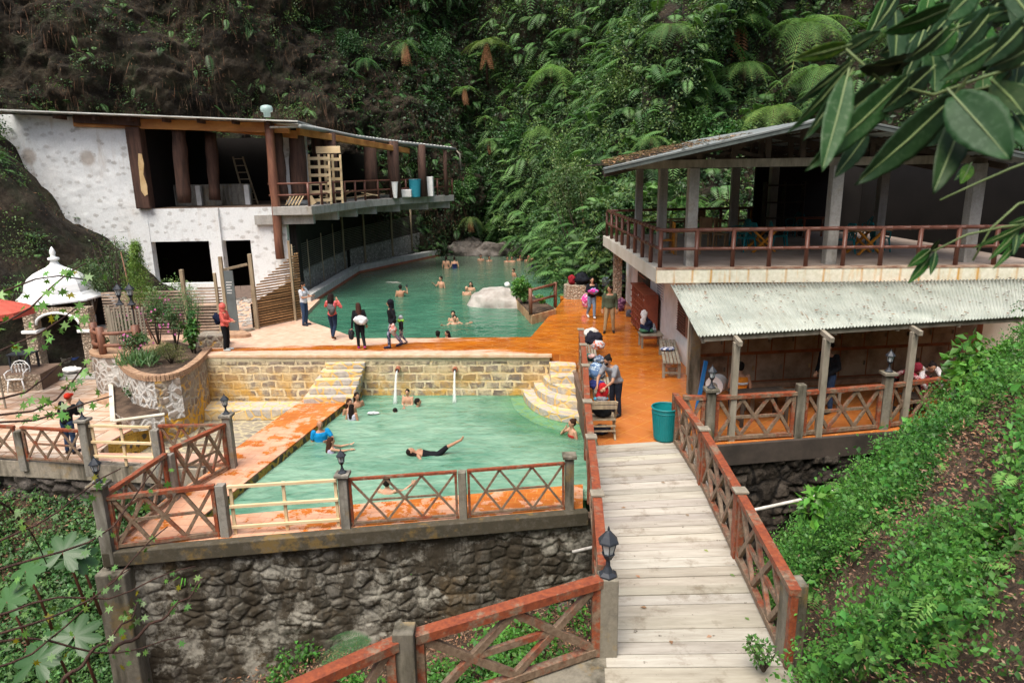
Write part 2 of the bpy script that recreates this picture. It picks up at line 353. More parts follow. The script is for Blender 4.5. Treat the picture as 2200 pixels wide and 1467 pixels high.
def concrete(name,c=(.30,.285,.25),moss=.5):
    m=M_(name); p=m.pos; n=m.noise(p,1.6,6,.7); n2=m.noise(p,18,6,.7); s=m.noise(m.map(p,(3,3,.5)),1.2,5)
    c_=m.mix(m.mr(n2,.3,.7),tuple(x*.72 for x in c),c); c_=m.mix(m.mr(s,.46,.66,0,min(1,moss)),c_,(.055,.05,.033)); c_=m.mix(m.mr(n,.54,.62,0,.5*min(1,moss)),c_,(.25,.16,.04)); c_=m.mix(m.mr(m.noise(p,6,6,.75),.5,.62,0,.5*min(1,moss)),c_,(.12,.11,.09)); m.col(c_); m.rough(.85); m.bump(n2,.5,.01); return m.m
def plaster(name):
    m=M_(name); p=m.pos; n2=m.noise(p,14,6,.7)
    v=m.vor(m.map(p,(1,1,1.6),(0,.5,0)),2.1,'F1'); d=m.ma('ADD',v.outputs['Distance'],m.ma('MULTIPLY',m.noise(p,9,5,.8),.7)); sp=m.mr(d,.68,.56)
    sp=m.ma('MULTIPLY',sp,m.mr(m.noise(p,.45,3),.30,.46)); big=m.noise(p,.5,4)
    c=m.mix(m.mr(n2,.3,.7),(.60,.63,.63),(.74,.77,.77))
    for px_,py_ in ((62,336),(188,340)):
        w_=aty(px_,py_,32.); vd=m.n('VectorMath',operation='DISTANCE'); m.l(p,vd.inputs[0]); vd.inputs[1].default_value=tuple(w_); d_=m.ma('ADD',vd.outputs['Value'],m.ma('MULTIPLY',m.noise(p,9,4),.22)); c=m.mix(m.mr(d_,.52,.36,0,.75),c,(.33,.28,.23))
    c=m.mix(m.mr(big,.5,.7,0,.35),c,(.50,.47,.43)); c=m.mix(m.ma('MULTIPLY',sp,m.mr(m.noise(p,1.3,4),.35,.65,.32,.8)),c,(.32,.31,.29)); c=m.mix(m.mr(m.noise(m.map(p,(1,1,.6)),2.6,7,.8),.54,.66,0,.4),c,(.42,.41,.38)); c=m.mix(m.mr(m.noise(m.map(p,(2,2,.3)),1.3,5),.58,.72,0,.4),c,(.4,.33,.25))
    m.col(c); m.rough(.9); m.bump(m.ma('ADD',n2,m.ma('MULTIPLY',sp,.6)),.5,.02); return m.m
def corrug(name,c1,c2,period,axis='z',rust=.4,rough=.5):
    m=M_(name); p=m.pos; x,y,z=m.xyz(p); n=m.noise(p,1.3,6,.7); n2=m.noise(p,12,5,.7)
    c=m.mix(m.mr(n,.38,.62),c1,c2); c=m.mix(m.mr(n2,.5,.7,0,rust),c,(.16,.08,.035)); c=m.mix(1.,c,m.attr(),'MULTIPLY') if 'corrugated' in name else c; m.col(c); m.rough(rough); m.bump(n2,.3,.005); return m.m
K={}
K['deck']=tilemat('wet_tiles','deck'); K['walk']=tilemat('terracotta_tiles','walk')
K['block']=blockmat('ashlar_blocks')
K['rubble']=stonemat('rubble_wall',3.1,.04,[(.06,.055,.042),(.12,.11,.09),(.21,.20,.17),(.09,.08,.062)],(.065,.06,.045),bump=.8,bd=.05,stretch=(1,1,1.35),streak=((.032,.026,.017),(.40,.56)),smear=((.34,.325,.27),(.50,.59),1.2),gapn=.9)
K['band']=concrete('stained_concrete',(.075,.064,.042),1.)
K['dkstone']=stonemat('dark_boulders',1.9,.04,[(.03,.025,.02),(.075,.06,.045),(.05,.042,.034)],(.012,.01,.008),bump=1,bd=.15,streak=((.02,.015,.01),(.5,.7)))
K['ystone']=stonemat('yellow_mortar_stones',3.6,.20,[(.06,.05,.04),(.12,.10,.08)],(.62,.38,.07),bump=.8,bd=.05,gapn=.3)
K['poolstone']=stonemat('pool_side_stones',3.0,.09,[(.05,.045,.03),(.10,.085,.05)],(.42,.27,.05),bump=.9,bd=.05,gapn=.5)
K['wstone']=stonemat('white_mortar_stones',4.0,.13,[(.26,.19,.13),(.36,.31,.26),(.22,.19,.16)],(.62,.61,.57),bump=.8,bd=.04,gapn=.3)
K['wstone2']=stonemat('aged_mortar_stones',3.9,.09,[(.20,.14,.10),(.33,.28,.22),(.22,.19,.16)],(.42,.38,.30),bump=.8,bd=.04,yellow=(-1.0,-1.5,(.72,.40,.05)))
def step_mat():
    m=M_('yellowed_stone_steps'); p=m.pos; n=m.noise(p,9,6,.7); n1=m.noise(p,1.6,6,.7); e=m.vor(p,2.7,'DISTANCE_TO_EDGE').outputs['Distance']
    st=m.mix(m.mr(n,.3,.7),(.30,.28,.25),(.50,.47,.42)); c=m.mix(m.mr(e,.09,.03),st,m.mix(n,(.55,.33,.08),(.74,.52,.20))); c=m.mix(m.mr(n1,.50,.62,0,.7),c,m.mix(n,(.60,.40,.12),(.78,.64,.36)))
    m.col(c); m.rough(.8); m.bump(m.ma('ADD',n,m.mr(e,0,.1)),.6,.02); return m.m
K['step']=step_mat()
K['cobble']=stonemat('cobble_floor',2.9,.085,[(.25,.22,.16),(.36,.32,.24),(.19,.17,.14)],(.50,.44,.28),bump=.6,bd=.03,stretch=(1.,1.6,1),gapn=.2)
K['pebble']=stonemat('grey_pebble_wall',6.5,.06,[(.30,.29,.27),(.52,.51,.48),(.16,.15,.14)],(.22,.21,.2),bump=.9,bd=.04)
K['gazstone']=stonemat('beige_river_stones',8.5,.05,[(.48,.38,.27),(.62,.54,.43),(.38,.29,.21)],(.35,.28,.2),bump=1,bd=.05)
K['cblock']=simple('cinder_block',(.33,.30,.26),(.24,.21,.18),4,.9,.5)
m=M_('plaza_flagstones'); p_=m.map(m.pos,(1,1,1),(0,0,.12)); br=m.n('TexBrick'); m.l(p_,br.inputs['Vector']); br.inputs['Scale'].default_value=1; br.inputs['Brick Width'].default_value=.8; br.inputs['Row Height'].default_value=.8; br.inputs['Mortar Size'].default_value=.02; br.offset=0; br.inputs['Color1'].default_value=(0,0,0,1); br.inputs['Color2'].default_value=(1,1,1,1)
n1=m.noise(m.map(m.pos,(.6,2.6,1)),1.6,7,.75); n2=m.noise(m.pos,1.1,4); c_=m.ramp(n1,[(.36,(.30,.17,.10)),(.47,(.50,.38,.28)),(.6,(.62,.56,.47))]); c_=m.mix(m.ma('MULTIPLY',br.outputs['Color'],.25),c_,(.42,.25,.15)); c_=m.mix(m.mr(n2,.5,.6,0,.4),c_,(.45,.24,.13)); c_=m.mix(br.outputs['Fac'],c_,(.22,.13,.08)); m.col(c_); m.rough(.55); m.bump(n1,.4,.02); K['plaza']=m.m
K['plaster']=plaster('lumpy_white_plaster')
K['white']=simple('white_paint',(.74,.75,.73),(.60,.60,.57),2,.75,.2)
K['ivory']=simple('weathered_ivory_wall',(.66,.65,.57),(.48,.44,.32),1.1,.8,.3,stretch=(1,1,.4))
K['dome']=simple('dome_white',(.80,.83,.82),(.70,.73,.72),1.2,.5,.15)
K['conc']=concrete('grey_concrete',(.29,.275,.235),.95); K['concl']=concrete('pale_concrete',(.40,.39,.36),.35); K['concd']=concrete('mossy_concrete',(.24,.22,.17),1.2)
K['blockcurb']=simple('grey_block_curb',(.46,.47,.45),(.34,.34,.32),3,.85,.3)
K['redbrick']=simple('red_brick_course',(.35,.13,.07),(.24,.09,.06),3,.8,.4)
K['brick']=simple('orange_brick_coping',(.44,.29,.18),(.27,.16,.10),6,.8,.5)
K['wred']=woodred('worn_red_wood'); K['wbrace']=woodred('bare_red_wood',.46,.60); 
K['pine']=simple('new_pine',(.72,.58,.36),(.60,.44,.24),4,.6,.2,stretch=(.3,1,1)); K['pine2']=simple('orange_pine',(.50,.24,.07),(.28,.11,.035),2,.55,.3,stretch=(.4,1,1))
K['log']=simple('dark_log',(.085,.045,.032),(.035,.02,.015),3,.8,.8,.03,stretch=(3,3,.35)); K['logl']=simple('brown_pole',(.22,.10,.06),(.12,.05,.035),3,.5,.5,stretch=(3,3,.4))
K['bark']=simple('peeled_wood',(.52,.38,.20),(.40,.27,.12),4,.7,.4)
K['bamb']=glossy('varnished_bamboo',(.155,.065,.045),.32)
K['pole']=simple('weathered_pole',(.36,.29,.19),(.22,.17,.11),4,.8,.5,stretch=(3,3,.5))
K['greyw']=simple('grey_timber',(.30,.27,.21),(.17,.15,.11),3,.85,.5,stretch=(2,2,.5))
K['darkw']=simple('dark_timber',(.075,.055,.04),(.035,.028,.022),3,.8,.4)
K['iron']=glossy('black_iron',(.03,.036,.045),.45)
K['glass']=glossy('lamp_glass',(.55,.6,.6),.12)
K['teal']=glossy('teal_plastic',(.008,.21,.22),.35); K['tealb']=glossy('teal_plastic_inside',(.004,.12,.13),.5)
K['chair']=glossy('turquoise_plastic',(.01,.20,.22),.35)
K['whitep']=glossy('white_enamel',(.78,.8,.78),.4)
K['owood']=simple('orange_varnish',(.62,.26,.03),(.48,.18,.02),4,.4,.1)
K['twood']=simple('tan_wood',(.34,.21,.10),(.24,.14,.07),4,.6,.2)
K['locker']=simple('brown_locker_metal',(.42,.34,.25),(.27,.205,.145),1.6,.5,.15,c3=(.10,.07,.05))
K['lframe']=simple('rusty_locker_frame',(.34,.12,.05),(.16,.06,.03),4,.6,.2)
K['zinc']=corrug('zinc_sheet',(.42,.43,.40),(.60,.62,.58),.1); K['zincg']=corrug('grey_roof',(.14,.165,.16),(.22,.245,.235),.1,rust=.3)
K['screen']=corrug('brown_corrugated',(.40,.24,.11),(.26,.15,.07),.1,rust=.8,rough=.45)
K['screenl']=corrug('light_corrugated',(.40,.32,.25),(.27,.20,.15),.1,rust=.5)
K['screend']=corrug('dull_mesh_screen',(.12,.115,.10),(.07,.065,.06),.1)
m=M_('cliff_earth'); n1=m.noise(m.pos,.55,12,.72,.4); n2=m.noise(m.pos,4.5,10,.75); vd=m.vor(m.pos,1.6,'DISTANCE_TO_EDGE').outputs['Distance']
c_=m.ramp(n1,[(.34,(.007,.005,.003)),(.47,(.024,.018,.011)),(.58,(.055,.042,.026)),(.7,(.095,.080,.058))]); c_=m.mix(m.mr(n2,.52,.66,0,.6),c_,(.085,.078,.06)); c_=m.mix(m.mr(n2,.44,.34,0,.8),c_,(.008,.006,.004)); c_=m.mix(m.mr(m.noise(m.pos,.8,5),.50,.62,0,.6),c_,(.022,.032,.012))
m.col(c_); m.rough(.95); m.bump(m.ma('ADD',m.ma('MULTIPLY',n2,1.),m.ma('MULTIPLY',m.mr(vd,0,.2),.25)),1.,.28); K['soil']=m.m
K['litter']=simple('leaf_litter_soil',(.12,.082,.055),(.055,.037,.025),2.2,.95,.9,.06,c3=(.035,.024,.016),bsc=14)
K['rock']=simple('grey_rock',(.15,.135,.12),(.075,.065,.055),1.4,.8,1.,.15,c3=(.03,.025,.02),bsc=3)
K['paler']=simple('pale_boulder',(.42,.40,.36),(.27,.24,.21),2.2,.7,.6,.05,bsc=5)
K['dark']=simple('painted_interior_shade',(.012,.010,.009),(.007,.006,.005),1,.95,0)  # near-black colour puts the shade of rooms and openings into the walls
K['dirt']=simple('earth_fill',(.16,.11,.08),(.1,.07,.05),2,.95,.5)
K['deckfl']=simple('pink_screed_floor',(.40,.33,.28),(.30,.24,.20),1.5,.8,.2)
K['pipe']=simple('white_pipe',(.62,.6,.56),(.4,.37,.33),5,.5,.1)
K['skin']=None
LEAF=leafmat('foliage',(.038,.090,.036),(.095,.165,.070),.25,.45,.3)
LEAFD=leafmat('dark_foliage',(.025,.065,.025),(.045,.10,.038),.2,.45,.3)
LEAFB=leafmat('bright_ground_cover',(.040,.135,.024),(.075,.21,.035),.3,.45,.3)
FERN=leafmat('fern',(.105,.195,.075),(.15,.25,.095),.3,.55,.2)
BIG=leafmat('broad_leaf',(.05,.12,.035),(.075,.16,.05),.3,.35,.4)
DRY=leafmat('dry_leaves',(.21,.14,.09),(.12,.075,.045),.1,.8,.1)
# ---------------------------------------------------------------- leaves
def frames(D,Nn):
    D=D/np.linalg.norm(D,axis=1,keepdims=True); X=np.cross(D,Nn); X/=np.linalg.norm(X,axis=1,keepdims=True)+1e-9; Z=np.cross(X,D); return X,D,Z
T_LEAF=np.array([(0,0,0),(-.3,.42,.07),(0,.5,-.03),(.3,.42,.07),(0,1,-.12)]); Q_LEAF=np.array([(0,3,4,2),(0,2,4,1)])
T_NAR=np.array([(0,0,0),(-.11,.4,.03),(0,.5,-.02),(.11,.4,.03),(0,1,-.2)])
T_NAR2=np.array([(0,0,0),(-.17,.35,.09),(0,.5,-.04),(.2,.45,.03),(.05,1,.1)])
T_STAR=np.array([(0,0,0),(.10,.42,0),(.48,.30,-.03),(.30,.62,0),(.52,.98,-.06),(.16,.80,0),(0,1.25,-.08),(-.16,.80,0),(-.52,.98,-.06),(-.30,.62,0),(-.48,.30,-.03),(-.10,.42,0),(0,.6,-.04)])
Q_STAR=np.array([(0,1,12,11),(1,2,3,12),(3,4,5,12),(5,6,7,12),(7,8,9,12),(9,10,11,12)])
class LC:   # leaf cloud
    def __init__(s): s.v=[];s.q=[];s.c=[];s.n=0
    def put(s,C,D,Nn,size,col,T=T_LEAF,Q=Q_LEAF):
        C=np.asarray(C,float); D=np.asarray(D,float); Nn=np.asarray(Nn,float); n=len(C); size=np.broadcast_to(np.asarray(size,float),(n,))
        X,Y,Z=frames(D,Nn); v=C[:,None]+size[:,None,None]*(T[None,:,0,None]*X[:,None]+T[None,:,1,None]*Y[:,None]+T[None,:,2,None]*Z[:,None])
        q=Q[None]+(np.arange(n)*len(T))[:,None,None]+s.n; s.v.append(v.reshape(-1,3)); s.q.append(q.reshape(-1,4)); s.c.append(np.repeat(np.broadcast_to(col,(n,3)),len(T),0)); s.n+=n*len(T)
    def build(s,name,m,parent=None,local=False):
        v=np.concatenate(s.v)
        if parent is not None and not local: v=v-np.array(parent_origin(parent))
        return arrmesh(name,v,np.concatenate(s.q),m,np.concatenate(s.c),parent)
def rcol(n,lo=.7,hi=1.35,warm=.15):
    b=RNG.uniform(lo,hi,(n,1)); c=np.repeat(b,3,1); c[:,0]*=RNG.uniform(1-warm,1+2*warm,n); c[:,2]*=RNG.uniform(1-warm,1+warm,n); return c
def rdir(n):
    d=RNG.normal(size=(n,3)); return d/np.linalg.norm(d,axis=1,keepdims=True)
def blobleaves(lc,c,r,n,size,col,up=.5,T=T_LEAF,Q=Q_LEAF,shell=.55,out=1.):
    d=rdir(n); rad=RNG.uniform(shell,1,n)**(1/2.); p=np.array(c)+d*np.array(r)*rad[:,None]
    nrm=d*.7+np.array([0,0,up])+RNG.normal(size=(n,3))*.35; D=d*out+RNG.normal(size=(n,3))*.7+np.array([0,0,-.3])
    lc.put(p,D,nrm,size*RNG.uniform(.7,1.3,n),col,T,Q)
def frond(lc,base,d,L,droop,col,pairs=18,wid=.33,fine=False,up=(0,0,1)):
    d=np.array(d,float); d/=np.linalg.norm(d); t=np.linspace(0,1,pairs+2)[1:-1]; hd=np.array([d[0],d[1],0]); hd=hd/(np.linalg.norm(hd)+1e-6)
    def pt(t): t=np.asarray(t)[:,None]; return np.array(base)+L*(d*t+np.array([0,0,-1.])*droop*t**2*.9 - hd*0*t)
    P_=pt(t); tan=pt(t+.02)-pt(t); tan/=np.linalg.norm(tan,axis=1,keepdims=True); side=np.cross(tan,np.array(up)); side/=np.linalg.norm(side,axis=1,keepdims=True)+1e-9; nr=np.cross(side,tan)
    ln=wid*L*np.sin(np.pi*np.clip(t*.82+.16,0,1))**.8
    for s_ in (-1,1):
        pd=side*s_+tan*.45-nr*.18
        if not fine:
            lc.put(P_,pd,nr+RNG.normal(size=P_.shape)*.1,ln,col,np.array([(0,0,0),(-.13,.35,.0),(0,.5,.02),(.13,.35,.0),(0,1,-.15)]),Q_LEAF)
        else:
            k=11; u=np.linspace(.06,.97,k); pdn=pd/np.linalg.norm(pd,axis=1,keepdims=True)
            C_=(P_[:,None]+pdn[:,None]*ln[:,None,None]*u[None,:,None]-np.array([0,0,1])*(.14*ln[:,None,None]*u[None,:,None]**2)).reshape(-1,3)
            l2=(ln[:,None]*.155*(1.15-u[None])).ravel(); pr=np.repeat(pdn,k,0); nn_=np.repeat(nr,k,0); sd=np.cross(pr,nn_)
            for s2 in (-1,1): lc.put(C_,sd*s2+pr*.35,nn_+RNG.normal(size=nn_.shape)*.12,l2,col,np.array([(0,0,0),(-.17,.4,.0),(0,.5,.02),(.17,.4,.0),(0,1,-.1)]),Q_LEAF)
    # midrib
    tt=np.linspace(0,1,7); Q_=pt(tt); C_=Q_[:-1]; D_=Q_[1:]-Q_[:-1]; lc.put(C_,D_,np.repeat([[0,0,1.]],6,0),np.linalg.norm(D_,axis=1),np.array([1.1,.75,.5]),np.array([(0,0,0),(-.02,.4,0),(0,.5,.01),(.02,.4,0),(0,1,0)]),Q_LEAF)
def fern_crown(lc,c,L,n,col,el=.5,droop=.75,fine=True,pairs=18,az0=0,az1=2*math.pi,wid=.3):
    for i in range(n):
        a=az0+(az1-az0)*(i+random.random()*.6)/n; e=el+random.uniform(-.3,.25)
        frond(lc,c,(math.cos(a)*math.cos(e),math.sin(a)*math.cos(e),math.sin(e)),L*random.uniform(.8,1.1),droop*random.uniform(.8,1.3),np.array(col)*random.uniform(.8,1.15),pairs,wid,fine)
# ================================================================ SETTING
def polyline(pts,n):
    pts=[V(p) for p in pts]; L=[0]
    for a,b in zip(pts,pts[1:]): L.append(L[-1]+(b-a).length)
    out=[]
    for t in np.linspace(0,L[-1],n):
        i=min(max(np.searchsorted(L,t,'right')-1,0),len(pts)-2); f=(t-L[i])/(L[i+1]-L[i]); out.append(pts[i].lerp(pts[i+1],f))
    return out
def smoothpoly(pts,it=2):
    for _ in range(it):
        q=[pts[0]]
        for a,b in zip(pts,pts[1:]): q+= [tuple(a[i]*.75+b[i]*.25 for i in range(2)),tuple(a[i]*.25+b[i]*.75 for i in range(2))]
        pts=q+[pts[-1]]
    return pts
def cliff(name,foot,lean,H,z0,m,amp,sc,ns,nh,seed,curve=0):
    F=polyline([(a,b,0) for a,b in smoothpoly(foot)],ns); F=np.array([(p.x,p.y) for p in F])
    T=np.gradient(F,axis=0); T/=np.linalg.norm(T,axis=1,keepdims=True); N_=np.stack([-T[:,1],T[:,0]],1)   # outward from the valley
    for _ in range(30): N_[1:-1]=(N_[:-2]+N_[1:-1]+N_[2:])/3
    N_/=np.linalg.norm(N_,axis=1,keepdims=True)
    h=np.linspace(0,1,nh); P_=np.zeros((ns,nh,3)); ln=np.interp(np.linspace(0,1,ns),*zip(*lean)) if hasattr(lean,'__len__') else np.full(ns,lean)
    off=H*(h[None]+curve*h[None]**2)*ln[:,None]
    P_[:,:,0]=F[:,0,None]+N_[:,0,None]*off; P_[:,:,1]=F[:,1,None]+N_[:,1,None]*off; P_[:,:,2]=z0+H*h[None]
    q=P_.reshape(-1,3); n=fbm(q/sc,5,seed).reshape(ns,nh); n2=1-2*np.abs(fbm(q/(sc*.22),5,seed+9)).reshape(ns,nh)
    d=amp*n*1.7+amp*.28*n2; d*=np.clip(h*6,.15,1)[None]
    P_[:,:,0]-=N_[:,0,None]*d; P_[:,:,1]-=N_[:,1,None]*d; P_[:,:,2]+=d*.3
    o=gridmesh(name,P_,m,smooth=True); struct(o)
    G=np.cross(np.gradient(P_,axis=0),np.gradient(P_,axis=1)); G/=np.linalg.norm(G,axis=2,keepdims=True)+1e-9
    s=np.sign((G[:,:,:2]*(-N_[:,None])).sum(2).mean()); return P_,G*s
FL=[(-36,20),(-34,32),(-28,38),(-20,39.2),(-12,42),(-8,48.5),(-4.4,50.5),(-1.6,53),(2,57),(8,63)]
PL,NL=cliff('cliff_face',FL,[(0,.22),(.7,.25),(1,.3)],25,-.6,K['soil'],1.9,4.,420,200,3)
FR=[(-8,64),(-3.5,56),(0.4,51.5),(1.9,46),(1.9,40),(2.15,36),(2.9,32.4),(4.5,31.2),(8,31.4),(13,31.5),(18,28),(21,20),(23,10),(24,0),(18,-12)]
PR,NR=cliff('hillside',FR,[(0,.1),(.1,.12),(.2,.4),(.3,.55),(.5,.7),(1,.8)],25,-.6,K['soil'],1.5,6.,210,90,21,.15)
# bank beside the white building and round the shrine
bank=tps([(-22.6,31.6,8.3),(-21.4,31.6,6.2),(-20.4,31.6,4.4),(-18.4,31.6,3.0),(-16.2,31.6,1.2),(-14.8,31.6,0),(-12,31,-.1),(-12,27,-.1),(-15.6,28,.2),(-17.3,28,1.2),(-19,28,4.2),(-21,28,7),(-16,25.8,-.5),(-17.6,25.8,.2),(-19.2,25.6,2.6),(-20.8,25,4.5),(-19,22.5,-1.2),(-20.6,22,1.0),(-23,22,5),(-20,19,-1.2),(-22,18,.5),(-25,18,4),(-27,25,9),(-27,31,12),(-30,28,13),(-30,20,9)])
gx,gy=np.meshgrid(np.linspace(-31,-12,110),np.linspace(16.5,31.9,100),indexing='ij'); gz=bank(gx.ravel(),gy.ravel()).reshape(gx.shape)
q=np.stack([gx,gy,gz],2).reshape(-1,3); dz=(fbm(q/1.6,5,40)*.55+fbm(q/.4,3,41)*.12).reshape(gx.shape)*np.clip((gz+.8)/1.5,0,1)
PB=np.stack([gx+dz*.5,gy-dz*.3,np.maximum(gz+dz,-2)],2); struct(gridmesh('earth_bank',PB,K['soil']))
# near slope and ravine
near=tps([(3.5,7,-.15),(3.9,8.3,-.15),(4.4,9.4,-.45),(5.5,10.6,-.1),(6.7,11.2,.35),(6.95,9,2.35),(5.5,7,2.4),(4.1,5,2.35),(3.46,4,2.2),(2.8,6,-.1),(1.5,6,-.4),(8.5,10.5,2.9),(9,12.4,1.6),(12,13,3),(8,6,4.7),(5,2,4.3),(0,0,3.6),(0,-5,5),(-6,2,.5),(-8,5.5,-1.8),(-12,8,-3.),
 (0,5.2,-.2),(0,6.8,-.5),(-5,4.6,-1),(-3,5.9,-.9),(1,12.6,-3.4),(-2,11.8,-3.9),(-5,11.4,-4.5),(-8.5,12,-4.9),(-12,13.8,-4.3),(-10,15.4,-2.9),(-13,16.,-2.6),(-17,15,-2.6),(4,11.5,-3),(7,13.3,-2.2),(10,14.3,-1),(-9,9,-4.6),(-5,8.6,-4.4),(0,9.,-3.4),(3,10,-2.8),(5.6,12.9,-2.4),(-17,10,-3.5),(2.9,8.6,-1.6),(0,7.9,-2.2)])
gx,gy=np.meshgrid(np.linspace(-20,15,260),np.linspace(-6,16.8,200),indexing='ij'); gz=near(gx.ravel(),gy.ravel()).reshape(gx.shape)
q=np.stack([gx,gy,gz],2).reshape(-1,3); dz=(fbm(q/1.1,5,60)*.22+fbm(q/.25,3,61)*.05).reshape(gx.shape)
PN=np.stack([gx,gy,gz+dz],2); struct(gridmesh('near_slope',PN,K['litter']))
def nz(x,y): return float(near(x,y)[0])
big=MB().box((-60,-40,-9),(60,90,-7)); struct(big.build('ground',K['dirt']))
cliff('hillside',[(20,-8),(12,-14),(0,-17),(-14,-15),(-28,-8),(-36,4),(-38,22)],.6,20,-4,K['soil'],1.2,6.,60,30,77)  # unseen hill behind the camera, added to block low sky light

# ---- upper terrace
shore=[at(1212,640),at(1196,660),at(1140,724),at(770,727),at(668,691)]
S2=[(p.x,p.y) for p in shore]
deckpoly=[(-10.35,22.2),(1.22,21.46),(1.3,21.4),(2.05,21.15),(1.80,13.6),(4.2,13.70),(9.2,14.44),(16,15.6),(16,32),(2.3,32),(2.25,31.2)]+S2+[(-8.75,28.4),(-9.1,32.3),(-16,32.3),(-16.2,25.9),(-15.0,24.4),(-10.6,24.3)]
struct(MB().prism(deckpoly,-.42,0).build('terrace_pavement',K['deck']))
struct(MB().prism([(1.9,13.9),(4.1,14.1),(9,14.9),(15.9,16.2),(15.9,31.5),(2.6,31.5),(3.2,25),(1.9,21.5)],-7,-.43).build('terrace_fill',K['dirt']))
struct(MB().prism([(-10.2,22.6),(1.1,21.9),(1.1,25),(-6,25.2),(-9.2,27.5),(-15,27),(-14,24.5)],-7,-.43).build('terrace_fill',K['dirt']))
# coping lip along the terrace edge over the lower pool
t=thing('edge_coping',(-4,21.8,0),'pale cement lip along the terrace edge above the stone block wall','coping')
mb=MB(); mb.prism([(-10.35,22.02),(1.27,21.27),(1.27,21.45),(-10.35,22.2)],-.09,.010); mb.build('lip',simple('cement_lip',(.58,.42,.30),(.46,.28,.15),3,.8,.5),t,bevel=.015)
# ---- upper pool
struct(MB().prism([(-9.4,24.5),(3.2,24.5),(4.4,33),(3,55),(-11,57),(-11,34)],-.19,-.15).build('pool_water',watermat('emerald_water',(.028,.125,.078),(.065,.20,.125),.92,1.5,((.10,.135,.095),31,46))))
struct(MB().prism([(-11,24.3),(4,24.3),(5,34),(4,56),(-12,58),(-12,34)],-2.1,-2.0).build('pool_floor',K['dirt']))
# ---- lower pool
W0=V((-10.25,22.03,0)); W1=V((1.2,21.38,0))
sw=at(430,1112,-1.2); se=at(1238,1040,-1.2); nw=at(757,866,-1.2); 
lowpoly=[(sw.x,sw.y),(se.x,se.y),(2.0,21.1),(nw.x,21.66)]
struct(MB().prism([(sw.x-.6,sw.y-.3),(1.9,se.y-.3),(2.3,21.5),(nw.x-.5,21.9)],-1.42,-1.38).build('pool_water',watermat('milky_green_water',(.08,.22,.145),(.25,.42,.305),.86,1.7,None,(2.,21.3,1.9))))
struct(MB().prism([(-7,13.6),(1.7,14.3),(2.3,21.9),(-6.5,21.9)],-3.1,-3.0).build('pool_floor',simple('pale_pool_floor',(.42,.45,.32),(.3,.33,.22),1.,.8,.3)))
# diagonal and front walkways
A0=at(222,1184,-1.2); A1=at(1252,1096,-1.2)
d1=at(650,869,-1.2); d2=at(500,965,-1.2); d3=at(372,1072,-1.2)
walk=[(A0.x,A0.y),(A1.x,A1.y),(se.x+.15,se.y),(sw.x,sw.y),(nw.x,21.66),(d1.x,21.72),(d2.x,d2.y-.2),(-7.35,15.6),(-7.75,14.0)]
struct(MB().prism(walk,-1.5,-1.2).build('walkway_pavement',K['walk']))
f=MB(); off=V((0,.05,0))
f.prism([(A0.x+.5,A0.y+.5),(A1.x-.1,A1.y+.5),(se.x,se.y-.15),(sw.x-.05,sw.y-.1),(nw.x-.1,21.7),(d1.x+.1,21.8),(-6.9,15.5),(-7.2,14)],-7,-1.51); struct(f.build('walkway_fill',K['dirt']))
def stonewall(name,p0,p1,zt,zb,m,label,cat,amp=.06,res=.035,thick=.25,seed=5,parent=None,batter=0,stones=0,ssz=.34):
    p0=V(p0);p1=V(p1); L=(p1-p0).length; ns=max(4,int(L/res)); h=zt-zb; nh=max(4,int(h/res)); d=(p1-p0)/L; n=V((d.y,-d.x,0))
    s=np.linspace(0,L,ns); z=np.linspace(zt,zb,nh); S_,Z_=np.meshgrid(s,z,indexing='ij')
    q=np.stack([S_,Z_,np.full_like(S_,seed*3.1)],2).reshape(-1,3); dd=(fbm(q/.35,4,seed)*amp+fbm(q/1.4,2,seed+4)*amp*.8).reshape(S_.shape)+(zt-Z_)*batter
    if stones:
        wu=S_/ssz+fbm(q/.5,3,seed+1).reshape(S_.shape)*.7; wv_=Z_/(ssz*.72)+fbm(q/.5+7,3,seed+2).reshape(S_.shape)*.7; g_,cid=worley2(wu,wv_,seed); mk=np.clip(fbm(q/1.3+3,4,seed+6).reshape(S_.shape)*3+.75,.12,1)
        dd=dd+stones*mk*(np.clip(g_*2.6,0,1)**.6*(.6+.7*cid)-.5)+fbm(q/.09,2,seed+8).reshape(S_.shape)*.012
    P_=np.stack([p0.x+d.x*S_+n.x*dd,p0.y+d.y*S_+n.y*dd,Z_],2)
    if parent is None: t=thing(name,((p0.x+p1.x)/2,(p0.y+p1.y)/2,zb),label,cat)
    else: t=parent
    gridmesh('stone_face' if parent is None else name,P_,m,parent=t)
    if thick:
        b=MB(); a=n*(-amp*1.6-.02); c=n*(-amp*1.6-thick)
        b.prism([(p0.x+a.x,p0.y+a.y),(p1.x+a.x,p1.y+a.y),(p1.x+c.x,p1.y+c.y),(p0.x+c.x,p0.y+c.y)],zb,zt-.02); b.build('core',K['dirt'],t)
    return t
# block wall between the terraces: own top-level thing, facing the camera
bw=stonewall('stone_block_wall',(W0.x,W0.y,0),(W1.x,W1.y,0),-.07,-2.6,K['block'],'coursed stone block wall with yellow mineral stains behind the lower pool','wall',amp=.025,thick=.2)
